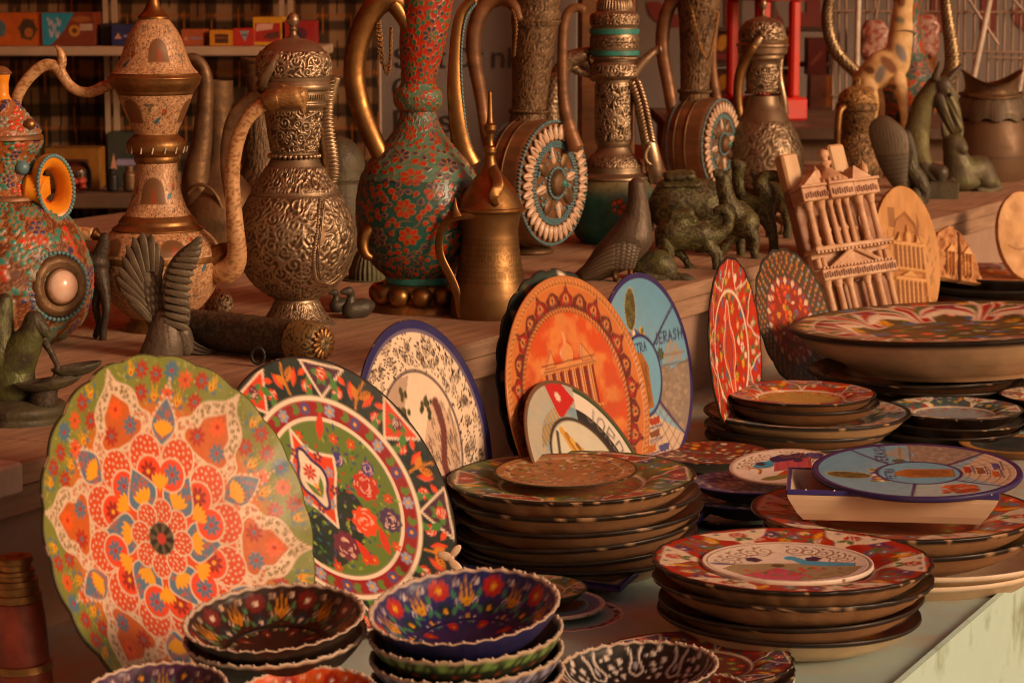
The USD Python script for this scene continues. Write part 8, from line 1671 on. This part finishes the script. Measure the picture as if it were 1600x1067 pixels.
# --- bowls
def bowl(label, cx, cy, a, b, ang, depth, ground, motifs, outer, hgt=.44, seed=0, rimcol='d0b8a4', inner_only=False, scal=30, group=None, outdeco=None):
    M, R = None, None
    p = at(cx, cy, depth); R = a * depth / FPX; th = math.radians(ang); mn = np.array([math.sin(th), -math.cos(th)]); c = b / a; s_ = math.sqrt(1 - c * c); n = facing(cx, cy, (s_ * mn[0], -s_ * mn[1], c))
    M = np.eye(4); M[:3, :3] = basis(n); M[:3, 3] = p; M = M @ rotz(PI)
    H_ = hgt * R; t = .045 * R
    pr = [(-H_, 0), (-H_, .50 * R), (-H_ + .03 * R, .54 * R), (-H_ + .06 * R, .52 * R), (-H_ * .76, .70 * R), (-H_ * .45, .86 * R), (-H_ * .2, .95 * R), (0, R), (.006 * R, R - t * .5), (0, R - t), (-H_ * .2, .95 * R - t), (-H_ * .45, .86 * R - t), (-H_ * .73, .69 * R - t), (-H_ * .9, .44 * R), (-H_ * .92, 0)]
    (v, f), uv = lathe(pr, 140 if outdeco else 200, 44 if outdeco else 72, Rref=.86 * R)
    q = uv / R; top = pr[7]; d = np.cumsum(np.r_[0, np.hypot(*np.diff(np.array(pr), axis=0).T)]) / R; s_in = d[8]; s_out = d[4]; s_rim = d[7]
    P = Paint(q, C(outer), .016); inn = q[:, 1] > s_in; P.c[inn] = C(ground); P.c *= (.8 + .4 * vnoise(v, 3 / R, seed))[:, None]
    motifs(P, s_in, d[-1])
    if outdeco: outdeco(P, d[4], s_rim)
    P.c[np.abs(q[:, 1] - d[8]) < .03] = C(rimcol)
    aa_ = np.arctan2(v[:, 0], -v[:, 1]); w = np.exp(-((v[:, 2] / R) / .05) ** 2); v = v.copy(); v[:, 2] += w * .012 * R * np.cos(scal * aa_)
    t_ = thing('bowl', label, 'bowl', M, group); obj('bowl_body', (v, f), 'glaze', t_, col=P.c)
    obj('rim_beads', join(*[sphere(((R - t * .4) * math.sin(k), -(R - t * .4) * math.cos(k), .008 * R + .008 * R * math.cos(scal * k)), .018 * R, 1) for k in np.linspace(0, 2 * PI, 45)[:-1]]), 'bead_white', t_, kind='stuff')
    return t_
def m_tulips(fl, fl2, tul, leafc, dot, cen, n=9):
    def g_(P, s0, s1):
        for k in range(n):
            x = (k - n // 2) * 2 * PI * .86 / n * 1.0; up = -PI / 2
            Y_ = lambda d_: s0 + d_
            P.tulip((x, Y_(.30)), .20, -PI / 2, C(tul), C(tul) * .6, C(leafc)); P.disc((x, Y_(.56)), .035, C(tul)); P.tear((x - .07, Y_(.66)), -PI * .25, .12, .03, C(leafc))
            b = x + PI * .86 / n
            P.flower((b, Y_(.20)), .12, 8, C(fl), C(cen), .2, fat=.3, cr=.3); P.flower((b, Y_(.46)), .115, 8, C(fl2), C(cen), .5, fat=.3, cr=.3); P.flower((b, Y_(.70)), .10, 8, C(fl), C(cen), .2, fat=.3)
            for sx in (-1, 1):
                P.tear((b + sx * .16, Y_(.40)), PI / 2 + sx * .5, .13, .03, C(leafc))
                for cy_ in (.14, .36, .6): 
                    for m in range(5): P.disc((b + sx * .19 + .028 * math.cos(m * 1.25), Y_(cy_) + .028 * math.sin(m * 1.25)), .011, C(dot))
    return g_
def m_white(P, s0, s1):
    for k in range(9):
        x = (k - 4) * 2 * PI * .86 / 9
        for sx in (-1, 1): P.line([(x, s0 + .5), (x + sx * .10, s0 + .42), (x + sx * .05, s0 + .25), (x + sx * .09, s0 + .08)], .035, C('d5c6bc'), smooth=True)
        P.ell((x, s0 + .34), .03, .06, 0, C('a8a0a8')); b = x + PI * .86 / 9
        for m in range(7): P.ell((b + .09 * math.sin(m * 2.3), s0 + .10 + .075 * m), .034, .045, .4 * m, C('d5c6bc'))
        for m in range(5): P.disc((b + .15 * math.cos(m * 2.1), s0 + .2 + .08 * m), .022, C('cfc2ba'))
def band_deco(c1, c2):
    def g_(P, s0, s1):
        for k in range(26):
            x = (k - 13) * 2 * PI * .86 / 26; P.spiral((x, s1 - .12), .075, 0, 1, .03, C(c1), 1.0); P.line([(x + .07, s1 - .12), (x + .14, s1 - .08), (x + .2, s1 - .14)], .03, C(c1), smooth=True); P.disc((x + .1, s1 - .22), .03, C(c2))
    return g_
BW = 'painted bowls at the front'
bowl('dark brown bowl with red and blue flowers and yellow tulips inside', 428, 963, 143, 52, -6, 2.02, '2c1712', m_tulips('6a1c18', '1c2a34', 'b8761c', '4a6a44', 'c9a890', 'd8b8a0'), '170d09', seed=1, hgt=.40)
bowl('second dark bowl nested directly under the dark brown flowered one', 430, 990, 144, 48, -5, 2.03, '1c1210', lambda P, a, b: None, '140c08', seed=8, outdeco=lambda P, a, b: None)
bowl('royal blue bowl with red flowers and yellow tulips inside, on a pile of bowls', 725, 945, 151, 58, -6, 2.02, '25265e', m_tulips('b02418', '182a38', 'd0921c', '3f7a5a', 'd0c0c4', 'd89a1c'), '20204e', seed=2, hgt=.46)
for k, (y, o, c1, c2, lab) in enumerate(((985, '20261c', '6a8a4a', '8a3a24', 'green scroll banded bowl directly under the royal blue bowl'), (1018, '2a2838', '8a8aa8', 'b0a090', 'blue scroll banded bowl third from the top of the bowl pile'), (1052, '5a1c14', 'b04a24', '3a2a40', 'red brown bowl at the foot of the bowl pile'))):
    bowl(lab, 728 + k, y, 153, 47, -4, 2.02, '1c1410', lambda P, a, b: None, o, seed=5 + k, outdeco=band_deco(c1, c2), hgt=.5, rimcol='b8a088')
bowl('purple bowl with a dark flower inside, cut by the bottom edge', 240, 1078, 116, 44, -7, 1.92, '48264a', m_tulips('2c1a2a', '3a1c34', 'a8842c', '4a6a5a', 'c0a8a8', 'd08a1c'), '32183a', seed=3)
bowl('bright orange bowl with a red flower inside, cut by the bottom edge', 476, 1086, 116, 46, -5, 1.92, 'c24c14', m_tulips('9a1c14', 'b03018', '8a4a14', '6a6a2c', 'd8b8a0', 'd8c0b0'), 'b8440f', seed=4)
bowl('black bowl with white tulip pattern inside at the bottom edge', 996, 1040, 127, 40, -3, 2.06, '1c1614', m_white, '17110f', seed=6)
bowl('orange red bowl mostly hidden behind the black and white bowl', 1086, 1078, 84, 28, -2, 2.10, '8a2c18', m_tulips('5a1c18', '6a2a1c', 'b8761c', '4a6a44', 'c9a890', 'd8b8a0'), 'a8381a', seed=7)
# --- leather telescope at the lower left
tp = on_z(44, 1130, TABLE_Z); ts = depth_of(tp) / FPX; tz = lambda y: (1130 - y) * ts * 1.01
tl_ = thing('telescope', 'red leather and brass telescope standing on end at the lower left corner', 'telescope', trans(tp) @ roty(-.05))
obj('barrel', lathe([(.002, 0), (.002, 44 * ts), (tz(1045), 43 * ts), (tz(1044), 42 * ts)], 64, 40)[0], 'leather_red', tl_); obj('brass_band', lathe([(tz(1044), 42 * ts), (tz(1043), 45 * ts), (tz(1032), 45 * ts), (tz(1030), 41 * ts)], 64, 20)[0], 'dull_brass', tl_)
obj('barrel', lathe([(tz(1030), 40.5 * ts), (tz(935), 36 * ts), (tz(934), 34 * ts)], 64, 40)[0], 'leather_red', tl_)
obj('draw_tubes', lathe([(tz(934), 35 * ts), (tz(933), 37 * ts), (tz(922), 36 * ts), (tz(921), 33 * ts), (tz(910), 32.5 * ts), (tz(908), 34 * ts), (tz(900), 33 * ts), (tz(899), 29 * ts), (tz(893), 28.5 * ts), (tz(891), 30 * ts), (tz(885), 29 * ts), (tz(884), 25 * ts), (tz(876), 24.5 * ts)], 64, 80)[0], 'dull_brass', tl_)
obj('eyepiece', lathe([(tz(876), 25 * ts), (tz(874), 28 * ts), (tz(868), 28.5 * ts), (tz(864), 26 * ts), (tz(864), 18 * ts), (tz(869), 12 * ts), (tz(869), 0)], 64, 40)[0], 'dull_brass', tl_)
